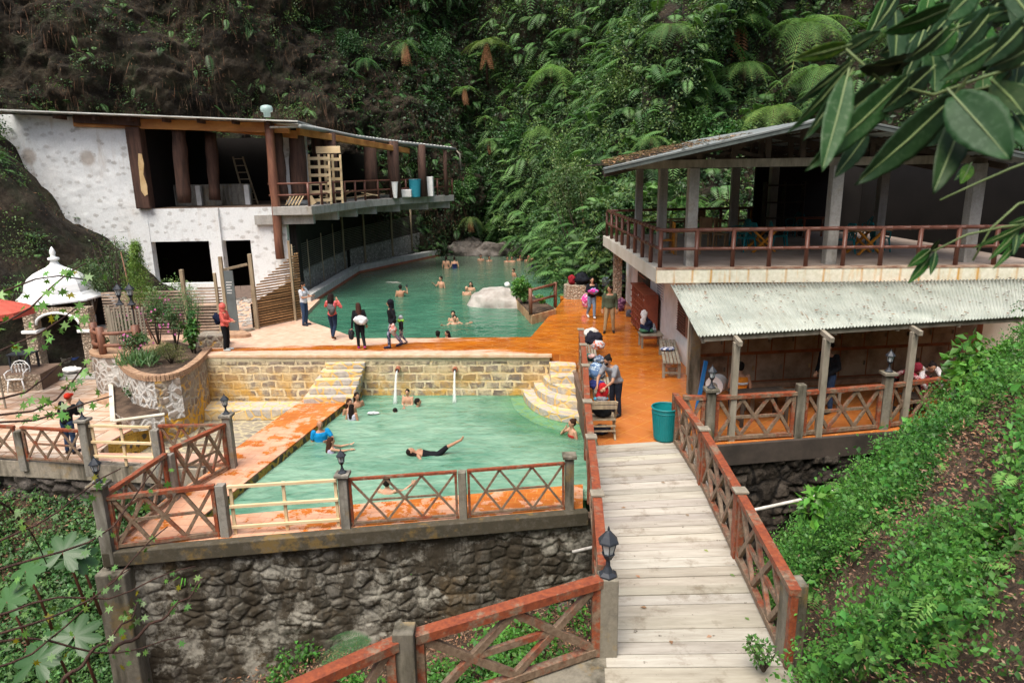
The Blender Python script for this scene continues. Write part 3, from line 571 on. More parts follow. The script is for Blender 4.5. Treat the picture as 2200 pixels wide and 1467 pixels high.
# front retaining wall
fr=stonewall('retaining_wall',(A0.x-.02,A0.y+.06,0),(A1.x+.35,A1.y+.1,0),-1.46,-6.2,K['rubble'],'tall dark mossy rubble retaining wall in front of the lower pool','wall',amp=.06,res=.022,thick=.3,seed=8,stones=.065)
b=MB(); n_=(V((A1.x,A1.y,0))-V((A0.x,A0.y,0))).normalized(); nn=V((n_.y,-n_.x,0))
P0=V((A0.x,A0.y,0)); P1=V((A1.x+.1,A1.y,0)); b.prism([tuple((P0+nn*.1)[:2]),tuple((P1+nn*.1)[:2]),tuple((P1-nn*.12)[:2]),tuple((P0-nn*.12)[:2])],-1.5,-1.195); b.build('concrete_band',K['band'],fr,bevel=.02)
b=MB(); b.box((A0.x-.12,A0.y-.22,-6.2),(A0.x+.45,A0.y+.3,-1.58)); b.build('corner_pier',K['concd'],fr,bevel=.03)
stonewall('side_face',(-7.6,15.7,0),(A0.x-.02,A0.y+.1,0),-1.5,-6,K['rubble'],'','wall',amp=.05,stones=.1,seed=12,thick=0,parent=fr)
# pool side walls
t=stonewall('pool_side_wall',(sw.x+.03,sw.y,0),(nw.x+.03,21.6,0),-1.2,-2.6,K['poolstone'],'stained stone side wall under the diagonal tiled walkway','wall',amp=.03,seed=14)
# reversed normal faces the pool (east)
t=stonewall('pool_side_wall',(2.12,21.2,0),(1.78,13.45,0),.0,-2.6,K['ivory'],'narrow pale wall dropping from terrace into east side of lower pool','wall',amp=.01,seed=15,thick=.0)
t=stonewall('terrace_wall',(4.15,13.74,0),(9.2,14.48,0),-.45,-6,K['dkstone'],'dark wet boulder wall under the locker terrace across the ravine','wall',amp=.12,res=.035,seed=16,thick=.0,stones=.2,ssz=.5)
stonewall('boulder_face',(9.2,14.48,0),(16,15.65,0),-.45,-5,K['dkstone'],'','wall',amp=.2,res=.08,seed=17,thick=0,parent=t)
stonewall('boulder_face',(A1.x+.2,A1.y+.1,0),(4.2,13.74,0),-.45,-6,K['dkstone'],'','wall',amp=.12,res=.04,stones=.2,ssz=.5,seed=18,thick=0,parent=t)
b=MB(); b.prism([(4.1,13.62),(9.22,14.38),(16,15.5),(16,15.8),(9.2,14.6),(4.1,13.85)],-.5,-.012); b.build('concrete_band',simple('wet_concrete_band',(.07,.055,.045),(.035,.03,.025),1.6,.8,.6),t,bevel=.02)
# ---- plaza and shallow basin on the left
plaza=[(-7.5,15.75),(-14,16.8),(-21,17.8),(-21.5,25),(-17.9,26),(-14.8,25.8),(-12.0,20.6),(-11.2,19.2),(-10.8,16.75),(-7.5,16.55)]
struct(MB().prism(plaza,-1.5,-1.2).build('plaza_pavement',K['plaza']))
struct(MB().prism([(-7.5,15.85),(-14,16.9),(-21,17.9),(-21,25),(-12.2,20.6),(-11.3,19.2),(-10.9,16.9)],-6,-1.51).build('plaza_fill',K['dirt']))
ramp=[(-11.95,20.9),(-10.35,21.2),(-10.72,19.0),(-11.0,16.85),(-11.25,16.85),(-11.45,18.6)]
struct(MB().prism(ramp,-1.5,-1.17).build('ramp_pavement',simple('pink_tiles',(.66,.40,.29),(.56,.30,.2),2,.7,.2)))
struct(MB().prism([(-7.5,15.8),(-11.1,16.35),(-11.0,16.75),(-7.3,16.5)],-1.5,-1.193).build('ramp_pavement',bpy.data.materials['pink_tiles']))
struct(MB().prism([(-11,16.4),(-7,16.2),(-6.4,21.9),(-10.4,22)],-2.0,-1.93).build('basin_floor',K['cobble']))
b=stonewall('basin_wall',(-10.98,16.7,0),(-10.28,21.9,0),-1.2,-2.0,K['ystone'],'yellow mortar wall of dark round stones beside the empty basin','wall',amp=.03,seed=22,thick=.2)
for p,q in (((-7.25,16.5,0),(d1.x,21.7,0)),): stonewall('walkway_side',q,p,-1.22,-2.0,K['ystone'],'','wall',amp=.02,seed=23,thick=0,parent=b)
b=MB(); b.prism([(-10.3,21.05),(-6.7,20.95),(-6.6,21.75),(-10.2,21.95)],-1.93,-1.55); tag(b.build('stone_bench',K['step'],bevel=.03),'long low stone ledge at the foot of the block wall in the basin','ledge')
t=stonewall('plaza_wall',(-21,17.75,0),(-7.6,15.68,0),-1.62,-5.2,K['rock'],'crumbling grey rubble wall below the plaza railing','wall',amp=.2,res=.05,seed=25,thick=.2,stones=.22,ssz=.55)
b=MB(); b.prism([(-21,17.55),(-7.6,15.6),(-7.6,15.85),(-21,17.85)],-1.66,-1.21); b.build('concrete_band',concrete('damp_band',(.36,.32,.25),.9),t,bevel=.02)
# ---- straight stair and curved stair
s0=d1; 
ss=thing('stone_stair',(-6.0,21.4,-1.2),'straight flight of stone steps climbing to the terrace beside the diagonal walkway','stairs')
ux=V((nw.x-d1.x,0,0)); wdt=nw.x-d1.x
for i in range(5):
    z1=-1.2+.2*(i+1); y0=20.45+.27*i; x0=d1.x+.0+.12*i; b=MB(); b.box((x0,y0,z1-.2 if i else -1.5),(nw.x+.02+.05*i,21.72,z1-.003*i)); b.build('step',K['step'],ss,bevel=.025)
b=MB(); 
cs=thing('curved_stair',(2.0,21.2,-1.4),'fan of curved yellow stained steps descending into the pool corner','stairs')
for i,(rx,ry) in enumerate([(.80,.55),(.80,.95),(1.0,1.45),(1.3,2.0),(1.65,2.6),(2.05,3.2),(2.5,3.9),(3.0,4.7)]):
    z1=[-.22,-.45,-.68,-.92,-1.16,-1.41,-1.5,-1.6][i]; cx_,cy_=1.98+.0,21.36
    if i<2: pl=[(cx_-rx,cy_),(cx_+.03,cy_),(cx_+.03,cy_-ry),(cx_-rx,cy_-ry)]
    else:
        pl=[(cx_+.03,cy_)]+[(cx_+.03-(rx+.03)*math.cos(a),cy_-ry*math.sin(a)) for a in np.linspace(0,math.pi/2,18)]
    b=MB(); b.prism(pl,z1-.24,z1); b.build('step',K['step'],cs,bevel=.02)
# ---- bridge and near slab
BL0=at(1283,962); BL1=at(1322,1475); BR0=at(1470,950); BR1=at(1700,1475)
br=thing('footbridge',(2.4,10,0),'pale weathered plank footbridge leading from the bottom edge to the orange terrace','bridge')
dv=(BL1-BL0); lm=MB(); n=46
def bp(t,s): 
    a=BL0.lerp(BL1,t); b_=BR0.lerp(BR1,t); return a.lerp(b_,s)
mm=M_('bleached_planks'); g=mm.attr(); nn_=mm.noise(mm.map(mm.pos,(.35,3,1)),3,6,.7); n3=mm.noise(mm.pos,2.2,5,.7); c_=mm.mix(mm.mr(nn_,.3,.7),(.29,.27,.225),(.47,.45,.39)); c_=mm.mix(mm.mr(n3,.54,.68,0,.6),c_,(.15,.115,.075)); c_=mm.mix(mm.mr(mm.noise(mm.pos,7,4,.7),.66,.70,0,.8),c_,(.07,.05,.035)); mm.col(mm.mix(1.,c_,g,'MULTIPLY')); mm.rough(.8); mm.bump(nn_,.5,.008)
K['plank']=mm.m
t0=-.02; tt=t0
while tt<1.02:
    wv=random.uniform(.028,.041); sk=random.uniform(-.012,.012); a=bp(tt+.0013,-.05-sk); b_=bp(tt+.0009,1.05-sk); c2=bp(tt+wv-.0009,1.05-sk); d_=bp(tt+wv-.0009,-.05-sk); v=random.uniform(.82,1.12); zz=random.uniform(-.004,.006)
    lm.prism([(a.x,a.y),(b_.x,b_.y),(c2.x,c2.y),(d_.x,d_.y)],-.05+zz,zz+.004,(v,v*random.uniform(.96,1),v*random.uniform(.9,1))); tt+=wv
lm.build('deck_planks',K['plank'],br)
for s in (0.02,.35,.68,.98):
    bb=MB(); bb.bar(bp(-.02,s)+V((0,0,-.18)),bp(1.02,s)+V((0,0,-.18)),.12,.24); bb.build('beam',K['darkw'],br)
c0=at(1322,1385); 
slab=[(c0.x,c0.y+.12),(c0.x+.02,5.2),(-4.0,3.4),(-4.2,4.0),(-1.9,5.78),(-1.15,6.25)]
struct(MB().prism(slab,-.4,.004).build('landing_pavement',K['concd']))
struct(MB().prism([(1.1,6.9),(3.4,6.9),(3.6,4.5),(.9,4.5)],-.8,-.06).build('landing_fill',K['dirt']))
# ================================================================ RAILINGS
def lamp(parent,p,s=1.):
    s*=.9
    l=MB(); l.lathe(p,[(.10*s,0),(.10*s,.02*s),(.06*s,.05*s),(.028*s,.11*s),(.022*s,.18*s),(.04*s,.2*s),(.06*s,.24*s),(.075*s,.26*s)],6)
    L=l.build('lamp',K['iron'],parent)
    g=MB(); g.lathe(p+V((0,0,.262*s)),[(.05*s,0),(.082*s,.13*s)],6); g.build('glass',K['glass'],L)
    c=MB()
    for k in range(6):
        a=math.pi*(2*k+1)/6; e=V((math.cos(a),math.sin(a),0)); c.bar(p+e*.055*s+V((0,0,.26*s)),p+e*.09*s+V((0,0,.40*s)),.008*s,.008*s)
    c.build('cage',K['iron'],L)
    h=MB(); h.lathe(p+V((0,0,.392*s)),[(.115*s,0),(.11*s,.02*s),(.07*s,.07*s),(.06*s,.08*s),(.03*s,.115*s),(.012*s,.13*s),(.014*s,.15*s),(.004*s,.18*s)],6); h.build('hood',K['iron'],L)
    return L
def post(base,h,label,w=.17,cap=False,lampy=False,group='concrete railing posts',ls=1.,mat='conc'):
    t=thing('railing_post',base,label,'post',group); b=MB(); b.box((base.x-w/2,base.y-w/2,base.z-.25),(base.x+w/2,base.y+w/2,base.z+h)); b.build('shaft',K[mat],t,bevel=.012)
    top=base+V((0,0,h))
    if cap:
        c=MB(); k=w/2+.055; c.box((base.x-k,base.y-k,base.z+h),(base.x+k,base.y+k,base.z+h+.07)); c.build('cap',K[mat],t,bevel=.012); top=top+V((0,0,.07))
    if lampy: lamp(t,top,ls)
    return t
def lattice(p0,p1,zt,zb,label,nX=3,th=.06,mat='wred',group='red lattice railings',mid=True):
    p0=V(p0);p1=V(p1); t=thing('lattice_railing',(p0+p1)/2+V((0,0,zb)),label,'railing',group); z=lambda p,h:V((p.x,p.y,p.z+h)); up=V((0,0,1))
    def one(nm,a,b,w,h,e=0): MB().bar(a,b,w,h,ext=e).build(nm,K['wbrace'] if nm in('brace','mid_rail','bottom_rail') else K[mat],t,bevel=.004)
    one('top_rail',z(p0,zt),z(p1,zt),th*1.55,th*1.05); one('bottom_rail',z(p0,zb+.08),z(p1,zb+.08),th,th)
    d=(p1-p0).normalized()
    for e in (p0+d*th*.6,p1-d*th*.6): one('stile',z(e,zb+.02),z(e,zt-th*.55),th*.98,th*1.02)
    a=zb+.08+th/2; c=zt-th*.55
    for k in range(nX):
        u=p0.lerp(p1,k/nX)+d*(th if k==0 else 0); v_=p0.lerp(p1,(k+1)/nX)-d*(th if k==nX-1 else 0)
        j=lambda:d*random.uniform(-.02,.02); one('brace',z(u+j(),a),z(v_+j(),c),th*.62,th*.9); one('brace',z(u+j(),c),z(v_+j(),a),th*.70,th*.9)
    if mid:
        u=p0.lerp(p1,.5/nX); v_=p0.lerp(p1,1-.5/nX); m_=(a+c)/2; one('mid_rail',z(u,m_),z(v_,m_),th*.5,th*.85)
    return t
ZL=-1.2
fb=[at(236,1182,ZL),at(487,1150,ZL),at(745,1132,ZL),at(996,1112,ZL),at(1223,1092,ZL)]
def topz(p,px,py): return aty(px,py,p.y).z-p.z
post(fb[0],topz(fb[0],222,1044),'grey concrete corner post with a black lantern, left end of the poolside railing',.22,True,True,ls=1.05)
post(fb[1],topz(fb[1],480,1040),'plain grey concrete post where red lattice meets new pine rails',.17,group=None)
post(fb[2],topz(fb[2],740,1022),'capped concrete post with a black lantern between pine rails and lattice in front of pool',.18,True,True,group=None)
post(fb[3],topz(fb[3],994,1012),'plain rust streaked concrete post between two lattice panels in front of pool',.16,group=None,mat='concd')
post(fb[4],topz(fb[4],1222,982),'capped concrete post without lantern at right end of poolside railing',.18,True,False,group=None,mat='concd')
def rail(i,j,px0,py0,px1,py1,label,**k):
    a=fb[i];b_=fb[j]; za=aty(px0,py0,a.y).z; zb_=aty(px1,py1,b_.y).z; d=(b_-a).normalized(); a2=a+d*.1; b2=b_-d*.1
    return lattice((a2.x,a2.y,0),(b2.x,b2.y,0),(za+zb_)/2,ZL,label,**k)
rail(0,1,240,1062,475,1050,'red lattice railing at front left of the pool walkway beside the corner lantern',th=.075)
rail(2,3,757,1030,985,1012,'thin dark red lattice railing in front of the pool, left of the plain post',th=.05)
rail(3,4,1005,1010,1212,996,'thin dark red lattice railing in front of the pool at its right end',th=.05)
def pinerail(a,b_,zt,label,z0,zs,th=.055):
    a=V((a.x,a.y,0)); b_=V((b_.x,b_.y,0)); t=thing('pine_railing',(a+b_)/2+V((0,0,z0)),label,'railing','unpainted pine railings'); d=(b_-a).normalized()
    for i,zz in enumerate(zs): MB().bar(a+V((0,0,zz)),b_+V((0,0,zz)),th,th*1.1).build('rail',K['pine'],t,bevel=.004)
    for s in (.02,.5,.98):
        p=a.lerp(b_,s)+V((d.y,-d.x,0))*.0; n=V((d.y,-d.x,0))*th*.95; MB().bar(p-n+V((0,0,z0+.0)),p-n+V((0,0,zt+.02)),th*1.1,th*.8,up=(0,1,0)).build('upright',K['pine'],t,bevel=.004)
d=(fb[2]-fb[1]).normalized(); zt=(aty(492,1047,fb[1].y).z+aty(735,1030,fb[2].y).z)/2
pinerail(fb[1]+d*.12,fb[2]-d*.12,zt,'unpainted pine railing with three rails in front of the pool',ZL,(zt,zt-.42,zt-.86))
# diagonal run
gb=[at(375,1072,ZL),at(500,1003,ZL)]
post(gb[0],topz(gb[0],361,975),'plain grey concrete post midway along the slanting lattice railing',.19,group=None)
post(gb[1],topz(gb[1],476,895),'tall concrete post with a black lantern at the inner corner of the walkway',.19,True,True,group=None)
def lat2(a,b_,za,zb_,label,**k):
    d=(b_-a).normalized()*.1; a2=a+d; b2=b_-d; return lattice((a2.x,a2.y,0),(b2.x,b2.y,0),(za+zb_)/2,a.z,label,**k)
lat2(fb[0],gb[0],aty(242,1052,fb[0].y).z-.02,aty(355,985,gb[0].y).z,'red lattice railing slanting back from the front left corner lantern',th=.075)
lat2(gb[0],gb[1],aty(372,970,gb[0].y).z,aty(478,908,gb[1].y).z,'deep red lattice railing slanting up to the tall lantern post',th=.075)
# plaza run
hb=[at(52,990,ZL),at(195,1000,ZL),at(345,1005,ZL)]
lft=at(-120,978,ZL)
post(hb[0],topz(hb[0],45,925),'plain grey concrete post nearest the left edge on the plaza',.18,group=None)
post(hb[1],topz(hb[1],182,905),'capped concrete post with a lantern beside the man in the red cap',.2,True,True,group=None)
post(hb[2],topz(hb[2],332,922),'plain concrete post at the right end of the plaza pine railing',.18,group=None)
zt=.5*(topz(hb[0],55,925)+topz(hb[1],170,915))+ZL-.02
lat2(hb[0],hb[1],zt,zt,'red lattice railing on the plaza in front of the man in the red cap',th=.06)
lat2(lft,hb[0],zt,zt,'red lattice railing on the plaza running out of the left edge',th=.06)
d=(hb[2]-hb[1]).normalized(); zt2=.5*(aty(190,914,hb[1].y).z+aty(325,918,hb[2].y).z)
pinerail(hb[1]+d*.13,hb[2]-d*.13,zt2,'unpainted pine railing with three rails on the plaza',ZL,(zt2,zt2-.42,zt2-.8))
d=(gb[1]-hb[2]).normalized(); z3=.5*(aty(338,922,hb[2].y).z+aty(466,906,gb[1].y).z); lat2(hb[2],gb[1],z3,z3,'red lattice railing between the plaza and the tall lantern post, in front of the basin',th=.06)
# bridge rails
K['cap']=K['greyw']
def bridgerail(pts,zs,label,labels):
    for (a,b_,lb) in zip(pts,pts[1:],labels): 
        lat2(a,b_,zs,zs,lb,nX=3,th=.085)
rz=1.03
R=[at(1452,850,rz),at(1512,928,rz),at(1590,1062,rz),at(1716,1285,rz)]; R=[V((p.x,p.y,0)) for p in R]
labs=['bridge lattice railing section beside the teal bin','middle section of the right bridge railing','near section of the right bridge railing beside the green slope']
for i in range(3): lat2(R[i],R[i+1],rz,rz,labs[i],th=.085,nX=3)
def wpost(p,label,h=1.08,w=.13,cap=.2):
    t=thing('wooden_post',(p.x,p.y,0),label,'post','wooden bridge posts'); MB().box((p.x-w/2,p.y-w/2,-.2),(p.x+w/2,p.y+w/2,h)).build('shaft',K['wred'],t,bevel=.006)
    if cap: MB().box((p.x-cap/2,p.y-cap/2,h),(p.x+cap/2,p.y+cap/2,h+.035)).build('cap',K['greyw'],t,bevel=.006)
wpost(R[0],'red wooden post beside the teal bin at the far end of the right bridge railing',cap=0); wpost(R[1],'red wooden post with a flat cap, second from the bin on right bridge railing'); wpost(R[2],'red wooden post with a flat cap halfway down the right bridge railing')
rp=at(1705,1410,0); post(V((rp.x-.07,rp.y,-.1)),1.13,'leaning mossy concrete post at the near end of the right bridge railing',.24,group=None,mat='concd')
L_=[at(1248,712,rz),at(1253,745,rz),at(1258,790,rz),at(1262,868,rz),at(1270,945,rz),at(1283,1068,rz),at(1297,1230,rz)]
L_=[V((p.x,p.y,0)) for p in L_]
print('Lrail',[tuple(round(c,2) for c in p) for p in L_],'R',[tuple(round(c,2) for c in p) for p in R])
xs=[1.86,1.83,1.78,1.70,1.60,1.36,1.12]
labs=['far end section of left railing beside piles of clothes','left railing section behind the pile of white clothes','left railing section beside the woman in the grey shirt','left railing section beside the folding chair','left bridge railing section at the start of the planks','near section of the left bridge railing above the big lantern']
for i in range(6): lat2(L_[i],L_[i+1],rz,rz,labs[i],nX=3 if (L_[i]-L_[i+1]).length>1.2 else 2,th=.085)
lw=['far end wooden post of the left railing','second wooden post of the left railing by the white clothes','third wooden post of the left railing by the green towel','wooden post of the left railing next to the folding chair','wooden post of the left railing at the bridge start','wooden post of left bridge railing nearest the big lantern']
for p,lb in zip(L_[:6],lw): wpost(p,lb,w=.12)
# pale pipe post standing in the pool corner
# foreground landing rails
q0=at(1303,1400,0); q1=at(880,1480,0); 
ptop1=at(868,1352,1.12); ptop2=at(500,1520,1.08)
q1=V((ptop1.x,ptop1.y,0)); q2=V((ptop1.x*2.9-.0,ptop1.y-1.35,0))
t=post(q0,1.05,'large concrete post with a black lantern at the near end of the bridge',.23,False,True,group=None,ls=1.25,mat='concd')
post(q1,1.14,'mossy concrete post with a pyramid top on the foreground landing',.22,group=None,mat='concd')
def rl(a,b_,za,label): lat2(a,b_,za,za,label,nX=2,th=.10)
rl(q1,q0,1.0,'large red lattice railing in the foreground between two concrete posts')
e=(q1-q0); q2=V((ptop2.x,ptop2.y,0)); rl(q2,q1,1.0,'large red lattice railing cut off by the bottom edge')
# terrace rail on the ravine side
T0=at(1470,890); T1=at(1522,950); T2=at(1712,938); T3=at(1895,921); T4=V((T3.x+(T3.x-T2.x),T3.y+.62,0)); T5=V((T4.x+2.1,T4.y+.5,0))
kb=[(T1,1525,840,True,'capped concrete post with a lantern behind the bridge railing, left end of locker terrace'),(T2,1714,825,False,'plain concrete post in the middle of the locker terrace railing'),(T3,1900,805,True,'capped concrete post with a lantern in front of the lady in a floral hood')]
for p,px,py,l,lb in kb: post(p,topz(p,px,py),lb,.18,l,l,group=None,mat='concd')
zz=1.0
lat2(T1,T2,zz,zz,'red lattice railing in front of the man in the orange vest',th=.08); lat2(T2,T3,zz,zz,'red lattice railing in front of the man in the black sweater',th=.08); lat2(T3,T4,zz,zz,'red lattice railing partly hidden by the slope plants',th=.08); lat2(T4,T5,zz,zz,'far right red lattice railing behind the slope plants',th=.08)
lat2(R[0]+V((.05,.0,0)),T1,1.0,1.0,'short red railing linking bridge post and lantern post',nX=1,th=.08,mid=False)
# ================================================================ LEFT BUILDING
YF=32.
def fx(px,py,Y=YF): return aty(px,py,Y)
lb=thing('stone_building',(-14,YF,0),'half built white plastered building with dark timber posts and a curving balcony over the pool','building')
XL=fx(18,240).x; XC=fx(622,500).x; zF=fx(450,446).z; zR0=fx(20,240).z; zR1=fx(640,263).z
x310=fx(306,350).x
def wallbox(x0,x1,z0,z1,m='plaster',y0=YF,y1=YF+.35,name='wall',bev=0): return MB().box((x0,y0,z0),(x1,y1,z1)).build(name,K[m],lb,bevel=bev)
# upper white wall (left), displaced lumpy face
xa,xb=XL-.5,x310
S_,Z_=np.meshgrid(np.linspace(xa,xb,160),np.linspace(0,1,110),indexing='ij'); ztop=np.interp(S_,[XL,fx(640,263).x],[zR0,zR1])-.12
Zz=zF-1.0+(ztop-zF+1.0)*Z_; dd=fbm(np.stack([S_,Zz,S_*0],2).reshape(-1,3)/.45,3,77).reshape(S_.shape)*.035
gridmesh('wall',np.stack([S_,YF+dd,Zz],2),K['plaster'],parent=lb)
wallbox(XL-.5,x310-.003,zF-1,zR1,y0=YF+.08,y1=YF+.4)
# lower wall with openings
o=[fx(325,520),fx(462,608),fx(478,517),fx(553,660)]
zt=zF-.02; xs_=[XL+2,o[0].x,o[1].x,o[2].x,o[3].x,fx(618,520).x]
wallbox(xs_[0],fx(290,560).x,-.3,zt); wallbox(fx(290,560).x,xs_[1],-.3,zt,y0=YF-.05)
wallbox(xs_[2],xs_[3],-.3,zt,y0=YF-.14); wallbox(xs_[4],xs_[5],-.3,zt)
wallbox(xs_[1],xs_[2],o[0].z,zt,y0=YF-.02); wallbox(xs_[3],xs_[4],o[2].z,zt)
wallbox(xs_[1],xs_[2],-.3,o[1].z,y0=YF-.03)
MB().box((XL,YF+.02,zF-.35),(XC+.0,YF+8,zF)).build('floor',K['dirt'],lb)
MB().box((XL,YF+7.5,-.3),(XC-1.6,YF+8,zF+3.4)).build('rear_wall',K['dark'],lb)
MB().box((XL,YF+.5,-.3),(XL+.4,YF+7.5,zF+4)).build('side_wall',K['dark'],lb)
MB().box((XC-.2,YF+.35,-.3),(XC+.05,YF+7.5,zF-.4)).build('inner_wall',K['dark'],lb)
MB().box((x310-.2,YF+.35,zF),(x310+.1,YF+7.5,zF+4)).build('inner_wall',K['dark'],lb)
# pale inner wall pieces upstairs right of the corner log
a=fx(603,300,YF+2.6); b_=fx(668,430,YF+2.6); MB().box((a.x,YF+2.6,zF),(b_.x,YF+2.8,zF+3.6)).build('partition',K['plaster'],lb)
# timber columns
def logcol(px0,py0,px1,py1,r,Y=YF-.15,m='log',nm='column',Y0=None):
    a=fx(px0,py0,Y0 or Y); b_=fx(px1,py1,Y); n=7; pts=[a.lerp(b_,i/n)+V((random.uniform(-.012,.012),random.uniform(-.012,.012),0)) for i in range(n+1)]
    c=MB().tube(pts,[r*random.uniform(.9,1.12) for _ in pts],10).build(nm,K[m],lb,smooth=True); return c
a=fx(285,262); b_=fx(303,264)
wd=MB(); wd.prism([(fx(298,440).x,YF-.3),(fx(328,440).x,YF-.3),(fx(328,440).x,YF+.25),(fx(298,440).x,YF+.25)],zF,zR1-.1); c=wd.build('column',K['log'],lb,bevel=.05)
p=fx(306,375,YF-.31); rg=MB(); pts=[fx(297,330,YF-.32),fx(304,331,YF-.32),fx(309,352,YF-.32),(fx(308,375,YF-.32)),fx(316,400,YF-.32),fx(317,418,YF-.32),fx(311,422,YF-.32),fx(303,410,YF-.32),fx(300,380,YF-.32),fx(297,352,YF-.32)]
rg.add([q for q in pts]+[q+V((0,.04,0)) for q in pts],[tuple(range(len(pts)))[::-1],tuple(range(len(pts),2*len(pts)))]+[(i,(i+1)%len(pts),len(pts)+(i+1)%len(pts),len(pts)+i) for i in range(len(pts))]); rg.build('peeled_bark',K['bark'],c)
logcol(382,272,397,436,.30,YF+.3); logcol(452,285,462,430,.27,YF+1.2); 
logcol(577,262,602,556,.20,YF-.35,'logl'); logcol(592,280,608,430,.26,YF+.3); logcol(636,280,645,430,.36,YF+.9)
logcol(680,290,690,380,.3,YF+3); 
for x0,Y,r in ((797,39.5,.38),(846,40.5,.36),(907,42,.26),(957,43.4,.13),(712,35,.34)):
    q=fx(x0,350,Y); MB().tube([(q.x,Y,zF),(q.x-.03,Y,zF+1.5),(q.x,Y,float(np.interp(Y,[31,38.5,41,44],[zR1-.3,fx(762,290,38.5).z-.1,fx(850,302,41).z-.1,fx(975,317,44).z-.1])))],[r,r*.95,r*.9],10).build('column',K['log'],lb,smooth=True)
# beams
MB().bar(fx(160,262,YF-.05),fx(622,276,YF-.05),.25,.42).build('beam',K['pine2'],lb,bevel=.02)
MB().bar(fx(160,254,YF-.25),fx(300,261,YF-.25),.2,.4).build('beam',K['log'],lb,bevel=.02)
MB().bar(fx(330,262,YF+.6),fx(640,290,YF+.6),.2,.34).build('beam',K['pine2'],lb,bevel=.02)
MB().bar(fx(640,283,YF+.5),V((-5.9,42,7.0)),.2,.3).build('beam',K['pine2'],lb,bevel=.02)
for px in (130,215,290,365,440,515,590):
    a=fx(px-15,249+(px-130)*.03,YF-.75); MB().bar(a+V((0,0,-.03)),a+V((.3,5.,-.1)),.12,.16).build('rafter',K['log'],lb)
# roof sheets
r0=fx(-10,237,YF-1.0); r1=fx(640,262,YF-1.0)
MB().add([r0,r1,r1+V((0,8,-.15)),r0+V((0,8,-.15)),r0+V((0,0,.05)),r1+V((0,0,.05)),r1+V((0,8,-.1)),r0+V((0,8,-.1))],[(0,3,2,1),(4,5,6,7),(0,1,5,4),(1,2,6,5),(2,3,7,6),(3,0,4,7)]).build('roof',K['zinc'],lb)
G=[fx(640,266,YF-1.),fx(700,277,35),fx(762,290,38.5),fx(850,302,41.),fx(975,317,44)]
E_=[g+V((-4.5,2.6,.32)) for g in G]; rf=MB(); n_=len(G)
vs_=[];
NS=60; GG=polyline(G,NS*3); EE=polyline(E_,NS*3)
for k,(g,e) in enumerate(zip(GG,EE)):
    z=.035*math.sin(k*2.1); vs_+=[g+V((0,0,z)),e+V((0,0,z))]
rf.add(vs_,[(2*i,2*i+2,2*i+3,2*i+1) for i in range(len(GG)-1)]); o_=rf.build('roof',K['zinc'],lb); md=o_.modifiers.new('t','SOLIDIFY'); md.thickness=.03
gt=MB(); gt.tube([g+V((.12,-.1,-.12)) for g in G],.09,8); gt.build('gutter',K['zincg'],lb,smooth=True)
dp=MB(); e=G[-1]+V((.1,-.1,-.15)); dp.tube([e,e+V((.25,0,-.25)),e+V((.3,0,-1.2))],.05,8); dp.tube([fx(580,274,YF-.8),fx(583,266+8,YF-.8),fx(645,273,YF-.8)],.05,8); dp.build('downpipe',K['conc'],lb,smooth=True)
# balcony
zB=zF
Bf=[at(601,431,zB),at(668,432,zB),at(760,420,zB),at(855,415,zB),at(982,411,zB)]
print('balcony',[tuple(round(c,1) for c in p) for p in Bf],'zF',zF,'XC',XC)
Bf=[V((XC-.5,YF-.55,0)),V((fx(668,432,YF-.6).x,YF-.6,0)),V((-7.6,38.2,0)),V((-6.3,41,0)),V((-3.5,44.5,0))]
bk=[V((p.x-5,p.y+2.5,0)) for p in Bf[::-1]]
MB().prism([(p.x,p.y) for p in Bf]+[(bk[0].x,bk[0].y),(-12,46),(XC-.5,YF+3)],zB-.38,zB).build('balcony_slab',K['concl'],lb,bevel=.02)
for k,s in enumerate([.02,.2,.36,.52,.68,.84,.97]):
    L=polyline(Bf[1:],100); p=L[min(99,int(s*100))]; MB().box((p.x-2.8,p.y+.1,zB-.8),(p.x-.12,p.y+.4,zB-.383)).build('beam',K['concl'],lb)
rt=thing('balcony_railing',(Bf[2].x,Bf[2].y,zB),'thin dark pole railing along the curving balcony above the pool','railing')
ins=[p+V((-.12,.12,0)) for p in Bf]
for h in (1.0,.5): MB().tube([p+V((0,0,zB+h)) for p in ins],.045,8).build('rail',K['bamb'],rt,smooth=True)
for p in polyline(ins[1:],12): MB().tube([p+V((0,0,zB)),p+V((0,0,zB+1.02))],.06,8).build('baluster',K['bamb'],rt,smooth=True)
# pool side under the balcony: colonnade back wall with shade painted in, low pebble wall, curb
CT=[at(667,634,.3),at(772,571,.3),at(968,532,.3)]
print('curb',[tuple(round(c,1) for c in p) for p in CT])
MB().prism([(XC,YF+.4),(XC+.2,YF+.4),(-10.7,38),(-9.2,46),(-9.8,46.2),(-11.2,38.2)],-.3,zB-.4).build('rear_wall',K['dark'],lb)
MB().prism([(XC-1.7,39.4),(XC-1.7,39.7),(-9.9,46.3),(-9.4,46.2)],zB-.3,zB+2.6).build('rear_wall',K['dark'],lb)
lw=thing('pool_parapet',(CT[1].x,CT[1].y,-.2),'low grey pebble faced wall with a block curb curving along the upper pool','wall')
o1=V((-1.15,.35,0)); PW=[CT[0]+V((-.75,-.2,0)),CT[1]+o1*.6,CT[2]+V((-.9,.5,0))]
for i in (0,1):
    p,q=PW[i],PW[i+1]; zt_=(1.05,1.05,1.5)[i+0],(1.05,1.5)[i]
    mb=MB(); d=(q-p).normalized(); n=V((-d.y,d.x,0))*.3; mb.prism([(p.x,p.y),(q.x,q.y),(q.x+n.x,q.y+n.y),(p.x+n.x,p.y+n.y)],-.4,[1.25,(1.25,1.7)[i],(1.25,1.7)[i],1.25]); mb.build('pebble_face',K['pebble'],lw,bevel=.04)
